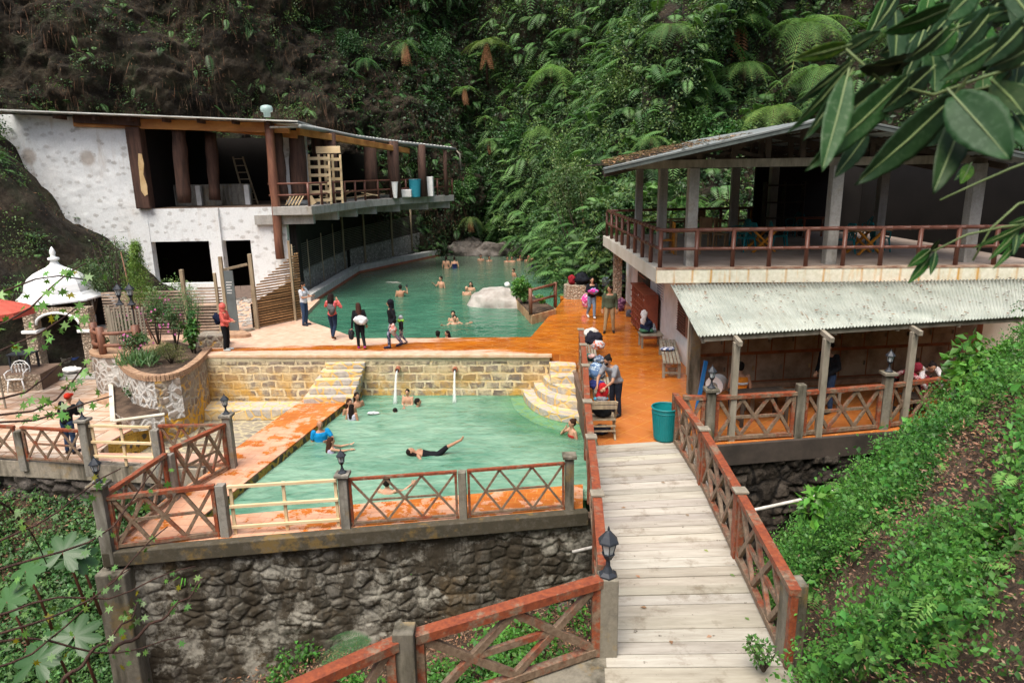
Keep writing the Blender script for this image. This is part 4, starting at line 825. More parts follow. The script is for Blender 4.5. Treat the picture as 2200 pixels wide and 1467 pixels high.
for i in (0,1):
    p,q=CT[i],CT[i+1]; d=(q-p); L=d.length; d.normalize(); n=V((-d.y,d.x,0)); k=int(L/.42); mb=MB()
    for j in range(k):
        a=p+d*(L*j/k+.012); b_=p+d*(L*(j+1)/k-.012); mb.prism([(a.x,a.y),(b_.x,b_.y),(b_.x+n.x*.5,b_.y+n.y*.5),(a.x+n.x*.5,a.y+n.y*.5)],-.02,.30+random.uniform(-.01,.01))
    mb.build('block_curb',K['blockcurb'],lw,bevel=.01)
    mb=MB(); e=-n*.03; mb.prism([(p.x+e.x,p.y+e.y),(q.x+e.x,q.y+e.y),(q.x+n.x*.5,q.y+n.y*.5),(p.x+n.x*.5,p.y+n.y*.5)],-.9,-.02); mb.build('brick_course',K['redbrick'],lw)
# poles and mesh screens on the low wall
W=polyline(PW,100)
sc_=thing('mesh_screen',(W[40].x,W[40].y,1),'dull horizontal wire mesh screens tied to thin poles above the pool parapet','screen')
for s,h in ((.03,1.6),(.14,1.6),(.25,1.7),(.36,2.0),(.46,3.1),(.58,3.1),(.72,3.1),(.83,3.0),(.93,2.9)):
    p=W[int(s*99)]; zb=1.05 if s<.5 else 1.05+.45*(s-.5)*2; MB().tube([p+V((0,-.08,zb-.9-p.z)),p+V((.02,-.08,zb+h-p.z))],.07 if h>2.5 else .035,8).build('pole',K['pole'],sc_,smooth=True)
for a,b_ in ((2,44),(46,90)):
    mb=MB(); zb=1.05
    for r_ in range(13):
        for k in range(a,b_,6):
            p=W[k];q=W[min(k+6,b_)]; f=lambda i:1.30+max(0,(i-50)/50*.45); mb.bar((p.x,p.y+.1,f(k)+r_*.1),(q.x,q.y+.1,f(k+6)+r_*.1),.03,.045)
    mb.build('screen_panel',K['screend'],sc_)
# corrugated fences
def corr(name,p0,p1,z0,zt0,zt1,m,label,posts=(),amp=.022,per=.11,thickness=True):
    p0=V((p0.x,p0.y,0));p1=V((p1.x,p1.y,0)); t=thing(name,(p0+p1)/2,label,'fence'); ns=40; nz_=int((max(zt0,zt1)-z0)/per*6)
    S_,Z_=np.meshgrid(np.linspace(0,1,ns),np.linspace(0,1,nz_),indexing='ij'); zt_=zt0+(zt1-zt0)*S_; Zq=z0+(zt_-z0)*Z_; d=(p1-p0).normalized(); n=V((d.y,-d.x,0))
    nrows=int((max(zt0,zt1)-z0)/per); mb=MB()
    for k in range(nrows+1):
        z=z0+per*(k+.5); f1=1.
        if z>min(zt0,zt1):
            f=(z-zt0)/(zt1-zt0) if zt1!=zt0 else 1
            if f>=1 or f<0: continue
            a,b_=(p0.lerp(p1,f),p1) if zt1>zt0 else (p0,p0.lerp(p1,f))
        else: a,b_=p0,p1
        mid=a.lerp(b_,.5)+V((0,0,random.uniform(-.015,.015))); up=V((0,0,z)); v=random.uniform(.65,1.25)
        mb.bar(a+up,mid+up,.05,per*.56,col=(v,v,v)); mb.bar(mid+up,b_+up,.05,per*.56,col=(v,v,v))
    mb.build('horizontal_slats',K[m],t); MB().prism([(p0.x-n.x*.12,p0.y-n.y*.12),(p1.x-n.x*.12,p1.y-n.y*.12),(p1.x-n.x*.14,p1.y-n.y*.14),(p0.x-n.x*.14,p0.y-n.y*.14)],z0,[zt0*.62,zt1*.62,zt1*.62,zt0*.62]).build('gap_shade_sheet',K['darkw'],t)  # dark sheet added behind the slats so the gaps read as shade
    for f,h,wd,off in posts:
        p=p0.lerp(p1,f)+n*off; MB().box((p.x-wd/2,p.y-wd/2,z0-.1),(p.x+wd/2,p.y+wd/2,h)).build('post',K['pole'],t,bevel=.01)
    return t
e0=at(600,700); e1=at(652,684); e2=at(547,704)
g0=at(548,706,0)
za=aty(545,622,g0.y).z; zb2=aty(645,540,e1.y).z
corr('corrugated_fence',g0,e1,.02,za,zb2,'screen','tall rust brown corrugated fence rising beside the gate near the pool',posts=((.02,aty(545,545,g0.y).z,.14,.1),(.80,aty(632,515,e1.y).z,.09,.1)),per=.10)
corr('corrugated_fence',at(232,722),at(486,716),.02,1.62,1.75,'screenl','pale brown corrugated fence behind the flower planter',posts=((.70,2.45,.13,.1),(.97,2.3,.1,.1)),per=.11)
gt=thing('gate_frame',at(520,708),'rough timber gate frame with a small dark green notice panel','gate')
a=at(493,716); b_=g0
zg=aty(495,580,a.y).z
MB().box((a.x-.06,a.y-.1,0),(a.x+.06,a.y+.02,zg+.5)).build('post',K['pole'],gt); MB().bar(V((a.x,a.y-.06,zg)),V((b_.x,b_.y-.1,zg+.12)),.06,.09).build('crossbar',K['pole'],gt)
pn=MB().box((a.x+.09,a.y-.12,.1),(a.x+.42,a.y-.07,zg-.02)).build('notice_panel',simple('grey_green_panel',(.12,.14,.14),(.09,.1,.1),2,.6,.1),gt)
ln=MB()
for k in range(5): ln.box((a.x+.14,a.y-.126,zg-.45-k*.1),(a.x+.14+random.uniform(.14,.22),a.y-.121,zg-.42-k*.1))
ln.build('lettering',K['white'],pn)
tag(MB().bar(at(440,728,.03),at(548,706,.03)+V((0,-.1,0)),.16,.12).build('timber_sill',K['greyw'],None,bevel=.01),'long grey timber lying across the gateway','timber')
rb=MB()
for k in range(60):
    p=at(random.uniform(500,548),random.uniform(640,700)); rb.ell((p.x,p.y,.02),(random.uniform(.06,.2),random.uniform(.06,.2),random.uniform(.02,.06)),4,jit=.2)
o_=rb.build('rubble',K['paler']); tag(o_,'pale broken rubble on the ground inside the gate','rubble',kind='stuff')
# things stored on the balcony
def ladder(base,top,wd,n,label,m='pole'):
    t=thing('ladder',base,label,'ladder'); d=V((1,0,0))*wd/2
    for s in (-1,1): MB().bar(base+d*s,top+d*s*.8,.06,.06).build('rail',K[m],t)
    for i in range(n): 
        p=base.lerp(top,(i+.7)/n); MB().bar(p-d*.9,p+d*.9,.05,.04).build('rung',K[m],t)
    return t
a=fx(540,428,YF+3); ladder(V((a.x,YF+3,zF)),V((a.x-.6,YF+3.4,zF+2.3)),.6,7,'grey wooden ladder leaning inside the open upper room')
wb=thing('work_counter',V((fx(480,430,YF+2.6).x,YF+2.6,zF)),'long grey concrete counter inside the open upper room','counter')
a=fx(335,425,YF+2.4);b_=fx(535,425,YF+2.4); MB().box((a.x,YF+2.4,zF),(b_.x,YF+2.9,zF+1.0)).build('counter_body',K['conc'],wb,bevel=.02)
for px in (428,532):
    q=fx(px,420,YF+2.3); MB().box((q.x-.12,YF+2.2,zF),(q.x+.12,YF+2.395,zF+.95)).build('pillar',K['white'],wb,bevel=.02)
def pallet(p,wd,h,rows,label,lean=0):
    t=thing('wooden_pallet',p,label,'pallet')
    for s in (0,.5,1): MB().bar(p+V((wd*s,0,0)),p+V((wd*s,lean,h)),.1,.08).build('upright',K['pine'],t,bevel=.005)
    for i in range(rows): 
        z=h*(i+.5)/rows; MB().bar(p+V((-.05,-.05+lean*z/h,z)),p+V((wd+.05,-.05+lean*z/h,z)),.14,.03,up=(0,1,0)).build('slat',K['pine'],t)
    return t
pallet(V((fx(668,425,33.4).x,33.4,zB)),.95,2.3,6,'tall pale wooden pallet standing on the balcony corner',.2)
pallet(V((fx(702,420,34.3).x,34.3,zB)),.75,2.3,5,'second pale wooden pallet standing behind the first on the balcony',.2)
tag(MB().bar(V((fx(680,336,33.8).x,33.8,zB+2.5)),V((fx(732,334,33.8).x,33.8,zB+2.5)),.08,.32,).build('plank',K['pine'],None,bevel=.01),'wide pale board lying across the top of the pallets','board')
q=fx(655,400,33); tag(MB().bar(V((q.x-.2,33,zB+.95)),V((q.x+.35,33,zB+.02)),.3,.04,up=(0,1,0)).build('plank',K['pine']),'short pale board leaning on a log at the balcony corner','board')
bk_=thing('slatted_crate',V((fx(620,425,32).x,32.2,zB)),'small pile of pale slats lying at the left end of the balcony','crate')
for k in range(5):
    q=fx(612+k*7,428,32.1); MB().bar(V((q.x,32.1,zB+.03)),V((q.x+.25,32.3,zB+.5)),.1,.03).build('slat',K['pine'],bk_)
def bucket(p,r,h,m,label,nm='bucket',cat='bucket',inner=None,rim=True):
    t=thing(nm,p,label,cat); MB().lathe(p,[(r*.78,0),(r*.8,.01),(r,h),(r*.93,h),(r*.74,.03)],20).build('body',K[m] if isinstance(m,str) else m,t,smooth=False)
    if rim: MB().ring(p+V((0,0,h)),r*1.0,r*.06,20).build('rim',K[m] if isinstance(m,str) else m,t)
    return t
blue=glossy('blue_drum',(.03,.25,.33),.4)
q=fx(892,410,41.6); bucket(V((q.x,41.6,zB)),.36,1.0,blue,'blue drum on the balcony beside a white box','drum','drum')
q=fx(849,412,40.3); bucket(V((q.x,40.3,zB)),.2,.9,K['whitep'],'pale blue and white jug on the balcony floor','water_jug','jug')
q=fx(916,408,42.2); t=tag(MB().box((q.x-.4,42.2,zB),(q.x+.4,42.8,zB+1.15)).build('white_box',K['white'],None,bevel=.03),'white cabinet box standing on the far balcony','cabinet')
q=fx(870,408,41); tag(MB().box((q.x-.35,41,zB),(q.x+.35,41.5,zB+.45)).build('white_box',K['white'],None,bevel=.05),'low white basin between the jug and the blue drum','basin')
for k in range(9):
    px=705+k*13; Y=35+k*.6; q=fx(px,405,Y); a=random.uniform(-.4,.4); tag(MB().bar(V((q.x-.5,Y,zB+.08+random.random()*.3)),V((q.x+.4,Y+a,zB+.15+random.random()*.5)),.14,.05).build('loose_board',K[random.choice(['pine','pole','twood'])]),['first','second','third','fourth','fifth','sixth','seventh','eighth','last'][k]+' loose board from the pallets in the timber heap on the balcony','board','loose boards heaped on the balcony')
# roof vent
q=fx(573,240,YF+3); t=thing('roof_vent',V((q.x,YF+3,q.z-.1)),'round pale green turbine vent on the zinc roof','vent'); MB().lathe(V((q.x,YF+3,q.z-.25)),[(.16,0),(.16,.2),(.27,.24),(.3,.38),(.25,.5),(.1,.55)],14).build('turbine',glossy('pale_green_metal',(.35,.48,.45),.35),t,smooth=True)
# ================================================================ RIGHT PAVILION
pv=thing('open_pavilion',(9,24,0),'two storey open dining pavilion with concrete columns and a dark metal gable roof','building')
zD=3.05
D0=V((at(1410,577,zD).x,at(1410,577,zD).y,0)); D1=V((at(1297,507,zD).x,at(1297,507,zD).y,0)); D2=V((15.5,at(2200,580,zD).y-.15,0)); D2=V((15.0,18.15,0))
print('deck',D0,D1)
MB().prism([(D0.x,D0.y),(D2.x,D2.y),(15.,30.2),(D1.x,D1.y+.2)],zD-.42,zD).build('deck_slab',simple('pale_slab',(.66,.64,.56),(.55,.52,.42),1,.8,.2),pv,bevel=.01)
MB().prism([(D0.x+.25,D0.y+.3),(D2.x,D2.y+.3),(15.,30),(D1.x+.2,D1.y)],zD+.002,zD+.012).build('floor',K['deckfl'],pv)
fm=M_('tiled_fascia'); p_=fm.pos; fxx,fy,fz=fm.xyz(p_); nn1=fm.noise(fm.map(p_,(2.6,2.6,.4)),1.5,5,.7); st_=fm.mr(fm.ma('ABSOLUTE',fm.ma('SUBTRACT',fm.ma('FRACT',fm.ma('MULTIPLY',fxx,2.0)),.5)),.40,.49)
c_=fm.mix(fm.mr(fm.noise(p_,9,5),.3,.7),(.62,.62,.46),(.80,.80,.66)); c_=fm.mix(fm.ma('MULTIPLY',st_,fm.mr(nn1,.35,.6)),c_,(.55,.27,.03)); c_=fm.mix(fm.mr(nn1,.55,.72,0,.75),c_,(.66,.42,.10)); fm.col(c_); fm.rough(.6); fm.bump(st_,.5,.01)
d=(D2-D0).normalized(); n=V((d.y,-d.x,0))*.03
MB().prism([(D0.x+n.x,D0.y+n.y),(D2.x+n.x,D2.y+n.y),(D2.x-n.x*.5,D2.y-n.y*.5),(D0.x-n.x*.5,D0.y-n.y*.5)],zD-.40,zD-.03).build('fascia',fm.m,pv)
MB().prism([(D0.x+n.x*1.5,D0.y+n.y*1.5),(D2.x+n.x*1.5,D2.y+n.y*1.5),(D2.x-n.x*6,D2.y-n.y*6),(D0.x-n.x*6,D0.y-n.y*6)],zD-.028,zD+.02).build('edge_tiles',simple('brown_edge_tiles',(.22,.12,.08),(.5,.4,.3),3,.6,.3),pv)
colp=[(1484,572,.28),(1785,568,.30),(2082,564,.32),(1421,545,.27),(1372,510,.27),(1575,518,.27),(1657,508,.3),(1888,525,.28),(1780,485,.25)]
zC=5.72
for px,py,wd in colp:
    p=at(px,py,zD+.012); MB().box((p.x-wd/2,p.y,zD),(p.x+wd/2,p.y+wd,zC)).build('column',K['concl'],pv,bevel=.015)
# bamboo railing
rl_=thing('bamboo_railing',(D0.x,D0.y,zD),'glossy brown bamboo railing round the pavilion deck','railing')
def bamboo(p,q,r,nm='rail'):
    p=V(p);q=V(q); L=(q-p).length; k=max(1,int(L/.45)); pts=[];rr=[]
    for i in range(k+1):
        f=i/k
        if 0<i<k: pts+= [p.lerp(q,f-.012/L*1.2),p.lerp(q,f),p.lerp(q,f+.012/L*1.2)]; rr+=[r,r*1.22,r]
        else: pts.append(p.lerp(q,f)); rr.append(r)
    return MB().tube(pts,rr,8).build(nm,K['bamb'],rl_,smooth=True)
i0=D0+V((.12,.1,0)); i1=D1+V((.12,-.1,0)); i2=D2+V((-.1,.1,0)); i3=V((14.8,29.6,0)); 
for h,r in ((1.03,.055),(.52,.045)):
    for a,b_ in ((i0,i1),(i0,i2),(i1,i3)): bamboo(a+V((0,0,zD+h)),b_+V((0,0,zD+h)),r)
for a,b_,k in ((i0,i1,8),(i0,i2,11),(i1,i3,9)):
    for j in range(k+1):
        if j==0 and a is i0 and b_ is i2: continue
        p=a.lerp(b_,j/k); bamboo(p+V((0,0,zD)),p+V((0,0,zD+1.02)),.062,'baluster')
# roof
YR0=17.4; e0=aty(1298,366,YR0); zE=e0.z+.05; xE=e0.x; apex=aty(1800,248,YR0); xA=apex.x; zA=apex.z; xE2=2*xA-xE
NR_=70
def slope(x0,z0,x1,z1,nm,k0=0,k1=0):
    vs_=[];N_=150
    for k in range(N_+1):
        y=YR0+(31-YR0)*k/N_; z=.02*math.sin(k*1.9); vs_+=[(x0+k0*k/N_,y,z0+z),(x1+k1*k/N_,y,z1+z)]
    o=MB().add(vs_,[(2*i,2*i+1,2*i+3,2*i+2) for i in range(N_)]).build(nm,K['zincg'],pv); md=o.modifiers.new('t','SOLIDIFY'); md.thickness=.04; return o
slope(xE,zE,xA,zA,'roof',1.75,0); slope(xA,zA,xE2,zE,'roof')
for s0,s1 in (((xE,zE),(xA,zA)),((xA,zA),(xE2,zE))):
    MB().bar((s0[0],YR0+.05,s0[1]-.07),(s1[0],YR0+.05,s1[1]-.07),.05,.13,up=(0,0,1)).build('rake_board',simple('green_grey_board',(.09,.11,.10),(.055,.065,.06),3,.7,.3),pv)
for Y in (19.3,22.5,26,29):
    MB().box((xE+.6+1.75*(Y-YR0)/13.6,Y-.08,zC),(xE2-.6,Y+.08,zC+.22)).build('tie_beam',K['greyw'] if Y<20 else K['darkw'],pv)
    for k in range(1,12):
        x=xE+(xE2-xE)*k/12; zt_=zE+(zA-zE)*(1-abs(x-xA)/(xA-xE))-.12
        if zt_>zC+.3: MB().box((x-.07,Y-.06,zC+.221),(x+.07,Y+.06,zt_)).build('strut',K['darkw'],pv)
    for s in (-1,1):
        for a,b_ in ((.18,.42),(.42,.18),(.5,.72)):
            x0=xA+s*(xA-xE)*a; x1=xA+s*(xA-xE)*b_; MB().bar((x0,Y+.02,zC+.25),(x1,Y+.02,zE+(zA-zE)*(1-b_)-.15),.06,.1).build('brace',K['darkw'],pv)
    for s0,s1 in (((xE+1.75*(Y-YR0)/13.6,zE),(xA,zA)),((xA,zA),(xE2,zE))): MB().bar((s0[0],Y,s0[1]-.16),(s1[0],Y,s1[1]-.16),.1,.16).build('rafter',K['darkw'],pv)
for k in range(8):
    for s in (-1,1):
        x=xA+s*(xA-xE)*(k+.3)/9; z=zE+(zA-zE)*(1-abs(x-xA)/(xA-xE)); MB().box((x-.04,YR0+.1,z-.09),(x+.04,30.9,z-.03)).build('purlin',K['darkw'],pv)
lv=LC(); N_=700; x=RNG.uniform(xE,xE+3.9,N_); y=RNG.uniform(YR0,31,N_); x=x+1.75*(y-YR0)/13.6*(1-(x-xE)/6); z=zE+(zA-zE)*(x-xE)/(xA-xE)+.03; lv.put(np.stack([x,y,z],1),np.c_[rdir(N_)[:,:2],np.zeros(N_)+.1],np.tile([0,0,1.],(N_,1)),RNG.uniform(.1,.2,N_),rcol(N_,.7,2.2)); tag(lv.build('fallen_leaves',DRY),'brown fallen leaves scattered over the pavilion roof','leaf litter',kind='stuff')
# rear of the upper floor (kitchen), walls coloured near-black as shade
kx0=at(1700,480,zD).x
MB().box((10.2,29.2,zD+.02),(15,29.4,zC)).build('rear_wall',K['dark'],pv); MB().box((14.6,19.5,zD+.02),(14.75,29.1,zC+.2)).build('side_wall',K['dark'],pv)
# ground floor
wx=at(1441,760).x; 
g=[at(1345,640),at(1405,700),at(1441,760),at(1475,817)]
print('gw',g)
wl=[V((5.15,31,0)),V((5.15,17.9,0))]
MB().box((5.15,18.9,0),(5.4,30.6,zD-.42)).build('wall',K['white'],pv); MB().box((5.4,18.9,0),(15,19.1,zD-.42)).build('wall',K['ivory'],pv)
MB().box((4.95,17.9,0),(5.2,18.898,2.56)).build('wall_end',K['ivory'],pv,bevel=.02)
pl=MB(); pl.box((4.4,29.2,0),(4.75,29.55,zD-.43)); pl.build('stone_pillar',K['gazstone'],pv,bevel=.03)
dr=MB(); dr.box((5.04,25.2,.02),(5.146,27.2,2.15)); dd_=dr.build('door',K['darkw'],pv)
for z in (.5,.9,1.3,1.7): MB().box((5.025,25.4,z),(5.039,27.0,z+.05)).build('slat',K['wred'],dd_)
wn=MB(); wn.box((5.09,19.6,.9),(5.146,20.7,2.2)); w_=wn.build('louver_window',simple('louver_wood',(.20,.09,.06),(.13,.06,.04),3,.6,.2),pv)
mb=MB()
for k in range(16): mb.bar((5.07,19.68,.95+k*.08),(5.07,20.62,.95+k*.08),.05,.02)
mb.build('slats',K['bamb'],w_)
pp=MB().box((5.115,22.9,1.35),(5.147,23.9,2.25)).build('notice_sheet',simple('paper',(.62,.63,.62),(.5,.5,.5),2,.7,0),pv)
mb=MB()
for r_ in range(9):
    y=22.96
    while y<23.8:
        L=random.uniform(.05,.16); mb.box((5.112,y,1.41+r_*.09),(5.1145,min(y+L,23.86),1.44+r_*.09)); y+=L+.04
mb.build('lettering',simple('ink',(.1,.12,.2),None,1,.8,0),pp)
# lean-to roof
lt=thing('lean_to_shelter',(9,16,0),'corrugated pale grey lean-to roof littered with leaves over the lockers','shelter')
a0=aty(1500,722,13.9); a1=aty(2215,668,15.2); b0=aty(1440,612,18.05); b1=aty(2215,606,18.05); b1=V((b1.x,18.05,b0.z)); a1=V((a1.x,15.1,a0.z+.05))
NX=800; vs_=[]
for k in range(NX+1):
    f=k/NX; z=.02*math.sin(k*2*math.pi/8.)
    for j in range(5): q=a0.lerp(a1,f).lerp(b0.lerp(b1,f),j/4); vs_.append(q+V((0,0,z)))
zm=M_('old_zinc_roof'); n1=zm.noise(zm.pos,.9,6,.7); n2=zm.noise(zm.map(zm.pos,(3.,.3,1)),1.4,5,.7); n3=zm.noise(zm.pos,14,5,.7); c_=zm.mix(zm.mr(n1,.35,.65),(.27,.30,.26),(.42,.45,.40)); c_=zm.mix(zm.mr(n2,.5,.7,0,.55),c_,(.24,.24,.19)); c_=zm.mix(zm.mr(n3,.6,.75,0,.5),c_,(.22,.17,.1)); zm.col(c_); zm.rough(.6)
o_=MB().add(vs_,[(5*i+j,5*i+5+j,5*i+6+j,5*i+1+j) for i in range(NX) for j in range(4)]).build('roof_sheet',zm.m,lt,smooth=True); md=o_.modifiers.new('t','SOLIDIFY'); md.thickness=.012
MB().bar(a0+V((.15,.12,-.09)),a1+V((0,.12,-.09)),.06,.12).build('beam',K['greyw'],lt,bevel=.005)
for (px,py,tpx,tpy,m_) in ((1569,945,1580,735,'greyw'),(1756,935,1773,722,'greyw'),(1938,915,1956,700,'wred')):
    p=at(px,py,0.0); p=V((p.x,p.y-.02,0)); z_=a0.z-.15
    q=aty(tpx,tpy,p.y+.1); MB().bar(V((p.x,p.y,-.1)),V((p.x+(.0),p.y,z_)),.13,.13,up=(0,1,0)).build('post',K['greyw'],lt,bevel=.008); MB().bar((p.x,p.y-.25,z_+.02),(p.x,p.y+1.4,z_+.25),.08,.1).build('bracket',K['greyw'],lt)
for k in range(6):
    f=.02+k/5.3; MB().bar(a0.lerp(a1,f)+V((0,0.1,-.14)),b0.lerp(b1,f)+V((0,0,-.14)),.07,.1).build('rafter',K['greyw'],lt)
lv=LC(); N_=330; f=RNG.uniform(0,1,N_); g_=RNG.uniform(0,1,N_)**.8; pts=np.array([tuple(a0.lerp(a1,a).lerp(b0.lerp(b1,a),b)+V((0,0,.05))) for a,b in zip(f,g_)]); lv.put(pts,np.c_[rdir(N_)[:,:2],np.zeros(N_)+.1],np.tile([0,-.3,1.],(N_,1)),RNG.uniform(.04,.11,N_),rcol(N_,.3,1.3)); tag(lv.build('fallen_leaves',DRY),'brown fallen leaves scattered over the lean-to roof','leaf litter',kind='stuff')
MB().box((4.55,17.0,0),(4.82,17.25,2.45)).build('column',K['concd'],lt,bevel=.01)
# lockers
lk=thing('locker_cabinet',(8,17.8,0),'long row of stained brown metal lockers with rust red frames under the lean-to','lockers')
LA=V((4.92,17.45,0)); LB=V((12.9,18.35,0)); d=(LB-LA).normalized(); n=V((d.y,-d.x,0)); Lg=(LB-LA).length
mb=MB(); c=-n*.45; mb.prism([(LA.x,LA.y),(LB.x,LB.y),(LB.x+c.x,LB.y+c.y),(LA.x+c.x,LA.y+c.y)],.14,2.62); mb.build('body',K['lframe'],lk)
wdo=.655; rows=[(.17,.92),(.97,1.62),(1.67,2.3)]; 
for j,(z0,z1) in enumerate(rows):
    ww=wdo*(1.2 if j==0 else 1); k=int(Lg/ww)
    for i in range(k):
        p=LA+d*(i*ww+.02)+n*.012; q=LA+d*((i+1)*ww-.02)+n*.012
        dm=MB(); dm.prism([(p.x,p.y),(q.x,q.y),(q.x-n.x*.02,q.y-n.y*.02),(p.x-n.x*.02,p.y-n.y*.02)],z0+.02,z1-.02); dq=dm.build('door',K['locker'],lk)
        h=p.lerp(q,.9 if i%2 else .88)+n*.02; MB().box((h.x-.02,h.y-.03,(z0+z1)/2-.06),(h.x+.02,h.y,(z0+z1)/2+.05)).build('latch',K['bark'] if random.random()<.4 else K['conc'],dq)
mb=MB(); 
for i in range(28): p=LA+d*(i*.3)+n*.06; mb.box((p.x,p.y-.1,.0),(p.x+.29,p.y+.1,.135))
mb.build('plinth',K['brick'],lk)
# pipe across the ravine
a=aty(1905,1025,11.9); b_=aty(1560,1108,12.6); tag(MB().tube([a,a.lerp(b_,.5)+V((0,0,-.04)),b_,aty(1230,1185,13.1)],.035,8).build('water_pipe',K['pipe'],None,smooth=True),'thin white pipe crossing the dark ravine under the bridge','pipe')
# pool side curved things: spouts
for px,py,lab in ((855,792,'left water spout pouring from the block wall into the pool'),(978,792,'right water spout pouring from the block wall into the pool')):
    p=aty(px,py,21.55); t=thing('water_spout',p,lab,'spout'); MB().tube([p+V((0,.1,0)),p+V((0,-.16,-.01))],[.075,.085],10).build('pipe',K['redbrick'],t); MB().tube([p+V((0,-.162,-.01)),p+V((0,-.17,-.01))],[.055,.055],10).build('opening',K['dark'],t)  # flat dark disc paints the shade inside the spout
    wm=M_('falling_water'); wm.col((.8,.86,.85)); wm.rough(.15); wm.b.inputs['Alpha'].default_value=.42; wm.bump(wm.noise(wm.map(wm.pos,(3,3,.6)),8,4),.8,.02)
    pts=[p+V((-.03*t_*(1 if px<900 else .1),-.17-.55*t_,-.02-(p.z+1.38)*t_*t_)) for t_ in np.linspace(0,1,9)]
    MB().tube(pts,[.026,.03,.032,.034,.036,.04,.045,.055,.08],8).build('falling_water',wm.m,t,smooth=True)
    sp=MB()
    for k in range(22): a=random.uniform(0,6.3); r=random.uniform(0,.22); sp.ell(pts[-1]+V((r*math.cos(a),r*math.sin(a)*.6,.008)),(.03,.022,.012),4)
    sp.build('splash',K['whitep'],t,smooth=True)
# teal bin
p=at(1430,945,0.03); p=V((p.x,p.y+.1,.03)); rr=.34
t=thing('rubbish_bin',p,'large round teal plastic bin standing where the bridge meets the terrace','bin')
MB().lathe(p,[(.225,0),(.23,.02),(.295,.72),(.286,.72),(.215,.06)],36).build('body',K['teal'],t,smooth=False); mb=MB()
mb.ring(p+V((0,0,.63)),.290,.009); mb.ring(p+V((0,0,.72)),.294,.018)
mb.build('rim',K['teal'],t)
mb=MB()
for k in range(36): a=2*math.pi*k/36; mb.bar(p+V((.232*math.cos(a),.232*math.sin(a),.03)),p+V((.287*math.cos(a),.287*math.sin(a),.61)),.012,.012,up=(math.cos(a),math.sin(a),0))
mb.build('ribs',K['teal'],t)
# ================================================================ SHRINE, PLANTERS, PLAZA FURNITURE
ga=aty(88,800,24.9); gl=at(90,803,-1.2); gr=at(200,788,-1.2); gc=V(((gl.x+gr.x)/2,(gl.y+gr.y)/2+1.15,-1.2)); R0=1.62
zEv=aty(101,653,gc.y-1.1).z
gz_=thing('shrine_kiosk',gc,'white domed kiosk on beige stone clad columns standing on the plaza','kiosk')
xr_=aty(203,790,gl.y).x; gc.x=(gl.x+xr_)/2; cpos=[V((gl.x+.0,gl.y,-1.2)),V((xr_,gl.y+.05,-1.2)),V((gl.x+.1,gc.y+1.15,-1.2)),V((xr_+.1,gc.y+1.15,-1.2))]
for p in cpos:
    c=MB(); c.box((p.x-.2,p.y-.2,-1.25),(p.x+.2,p.y+.2,zEv-.05)); c=c.build('column',K['gazstone'],gz_,bevel=.03)
    MB().box((p.x-.28,p.y-.28,zEv-.95),(p.x+.28,p.y+.28,zEv-.84)).build('collar',K['dome'],c,bevel=.02)
# arches
ar=MB(); x0=cpos[0].x+.2; x1=cpos[1].x-.2; n=14; y0=cpos[0].y-.1; cx=(x0+x1)/2; rx=(x1-x0)/2
for i in range(n):
    a0_=math.pi*i/n; a1_=math.pi*(i+1)/n; p=(cx-rx*math.cos(a0_),zEv-.62+.42*math.sin(a0_)); q=(cx-rx*math.cos(a1_),zEv-.62+.42*math.sin(a1_)); t=zEv-.06
    vs_=[(p[0],y0,p[1]),(q[0],y0,q[1]),(q[0],y0,t),(p[0],y0,t)]; vs_+=[(a,b+.2,c) for a,b,c in vs_]; ar.add(vs_,[(0,1,2,3),(7,6,5,4),(0,4,5,1)])
ar.build('arch_panel',K['gazstone'],gz_)
am=MB(); am.tube([(cx-rx*math.cos(a),y0-.02,zEv-.65+.42*math.sin(a)) for a in np.linspace(0,math.pi,16)],.05,6); am.build('arch_trim',K['dome'],gz_,smooth=True)
MB().box((cpos[2].x,cpos[2].y-.05,-1.2),(cpos[3].x,cpos[2].y+.2,zEv-.1)).build('block_wall',K['cblock'],gz_)
MB().box((cpos[2].x+.2,cpos[2].y-.5,-.05),(cpos[3].x-.1,cpos[2].y-.06,.05)).build('ledge',K['concl'],gz_,bevel=.02)
nh=MB(); nh.tube([(cx+.12-.45*math.cos(a),cpos[2].y-.1,.75+.55*math.sin(a)) if 0<=a<=math.pi else None for a in np.linspace(0,math.pi,14)]+[],.06,6); nh.tube([(cx+.12+.45,cpos[2].y-.1,.75),(cx+.12+.45,cpos[2].y-.1,.05)],.06,6); nh.tube([(cx+.12-.45,cpos[2].y-.1,.75),(cx+.12-.45,cpos[2].y-.1,.05)],.06,6); nh.build('niche_trim',K['dome'],gz_,smooth=True)
nd=MB(); nd.box((cx-.3,cpos[2].y-.075,.06),(cx+.54,cpos[2].y-.055,1.15)); nd.build('niche',K['dark'],gz_)  # flat dark panel paints the shade of the niche
tip=aty(112,540,gc.y); Hd=tip.z-zEv
rc=V((tip.x,gc.y,zEv)); s_=Hd/2.6
rp_=[(r_*.86,z_) for r_,z_ in [(1.62,-.02),(1.72,0),(1.72,.08),(1.5,.3),(1.44,.40),(1.38,.44),(1.36,.6),(1.29,.9),(1.14,1.18),(.90,1.42),(.62,1.60),(.36,1.75),(.2,1.9),(.13,2.12)]]
MB().lathe(rc,[(r*.98,z*s_) for r,z in rp_],8).build('roof',K['dome'],gz_)
MB().lathe(rc+V((0,0,2.1*s_)),[(.1,0),(.2,.03),(.2,.1),(.09,.14),(.08,.2),(.11,.3),(.07,.42),(.01,.52)],12).build('finial',K['dome'],gz_,smooth=True)
MB().box((gc.x-1.5,gl.y-.9,-1.22),(gc.x+1.5,gc.y+1.4,-1.14)).build('base_slab',K['concl'],gz_,bevel=.02)
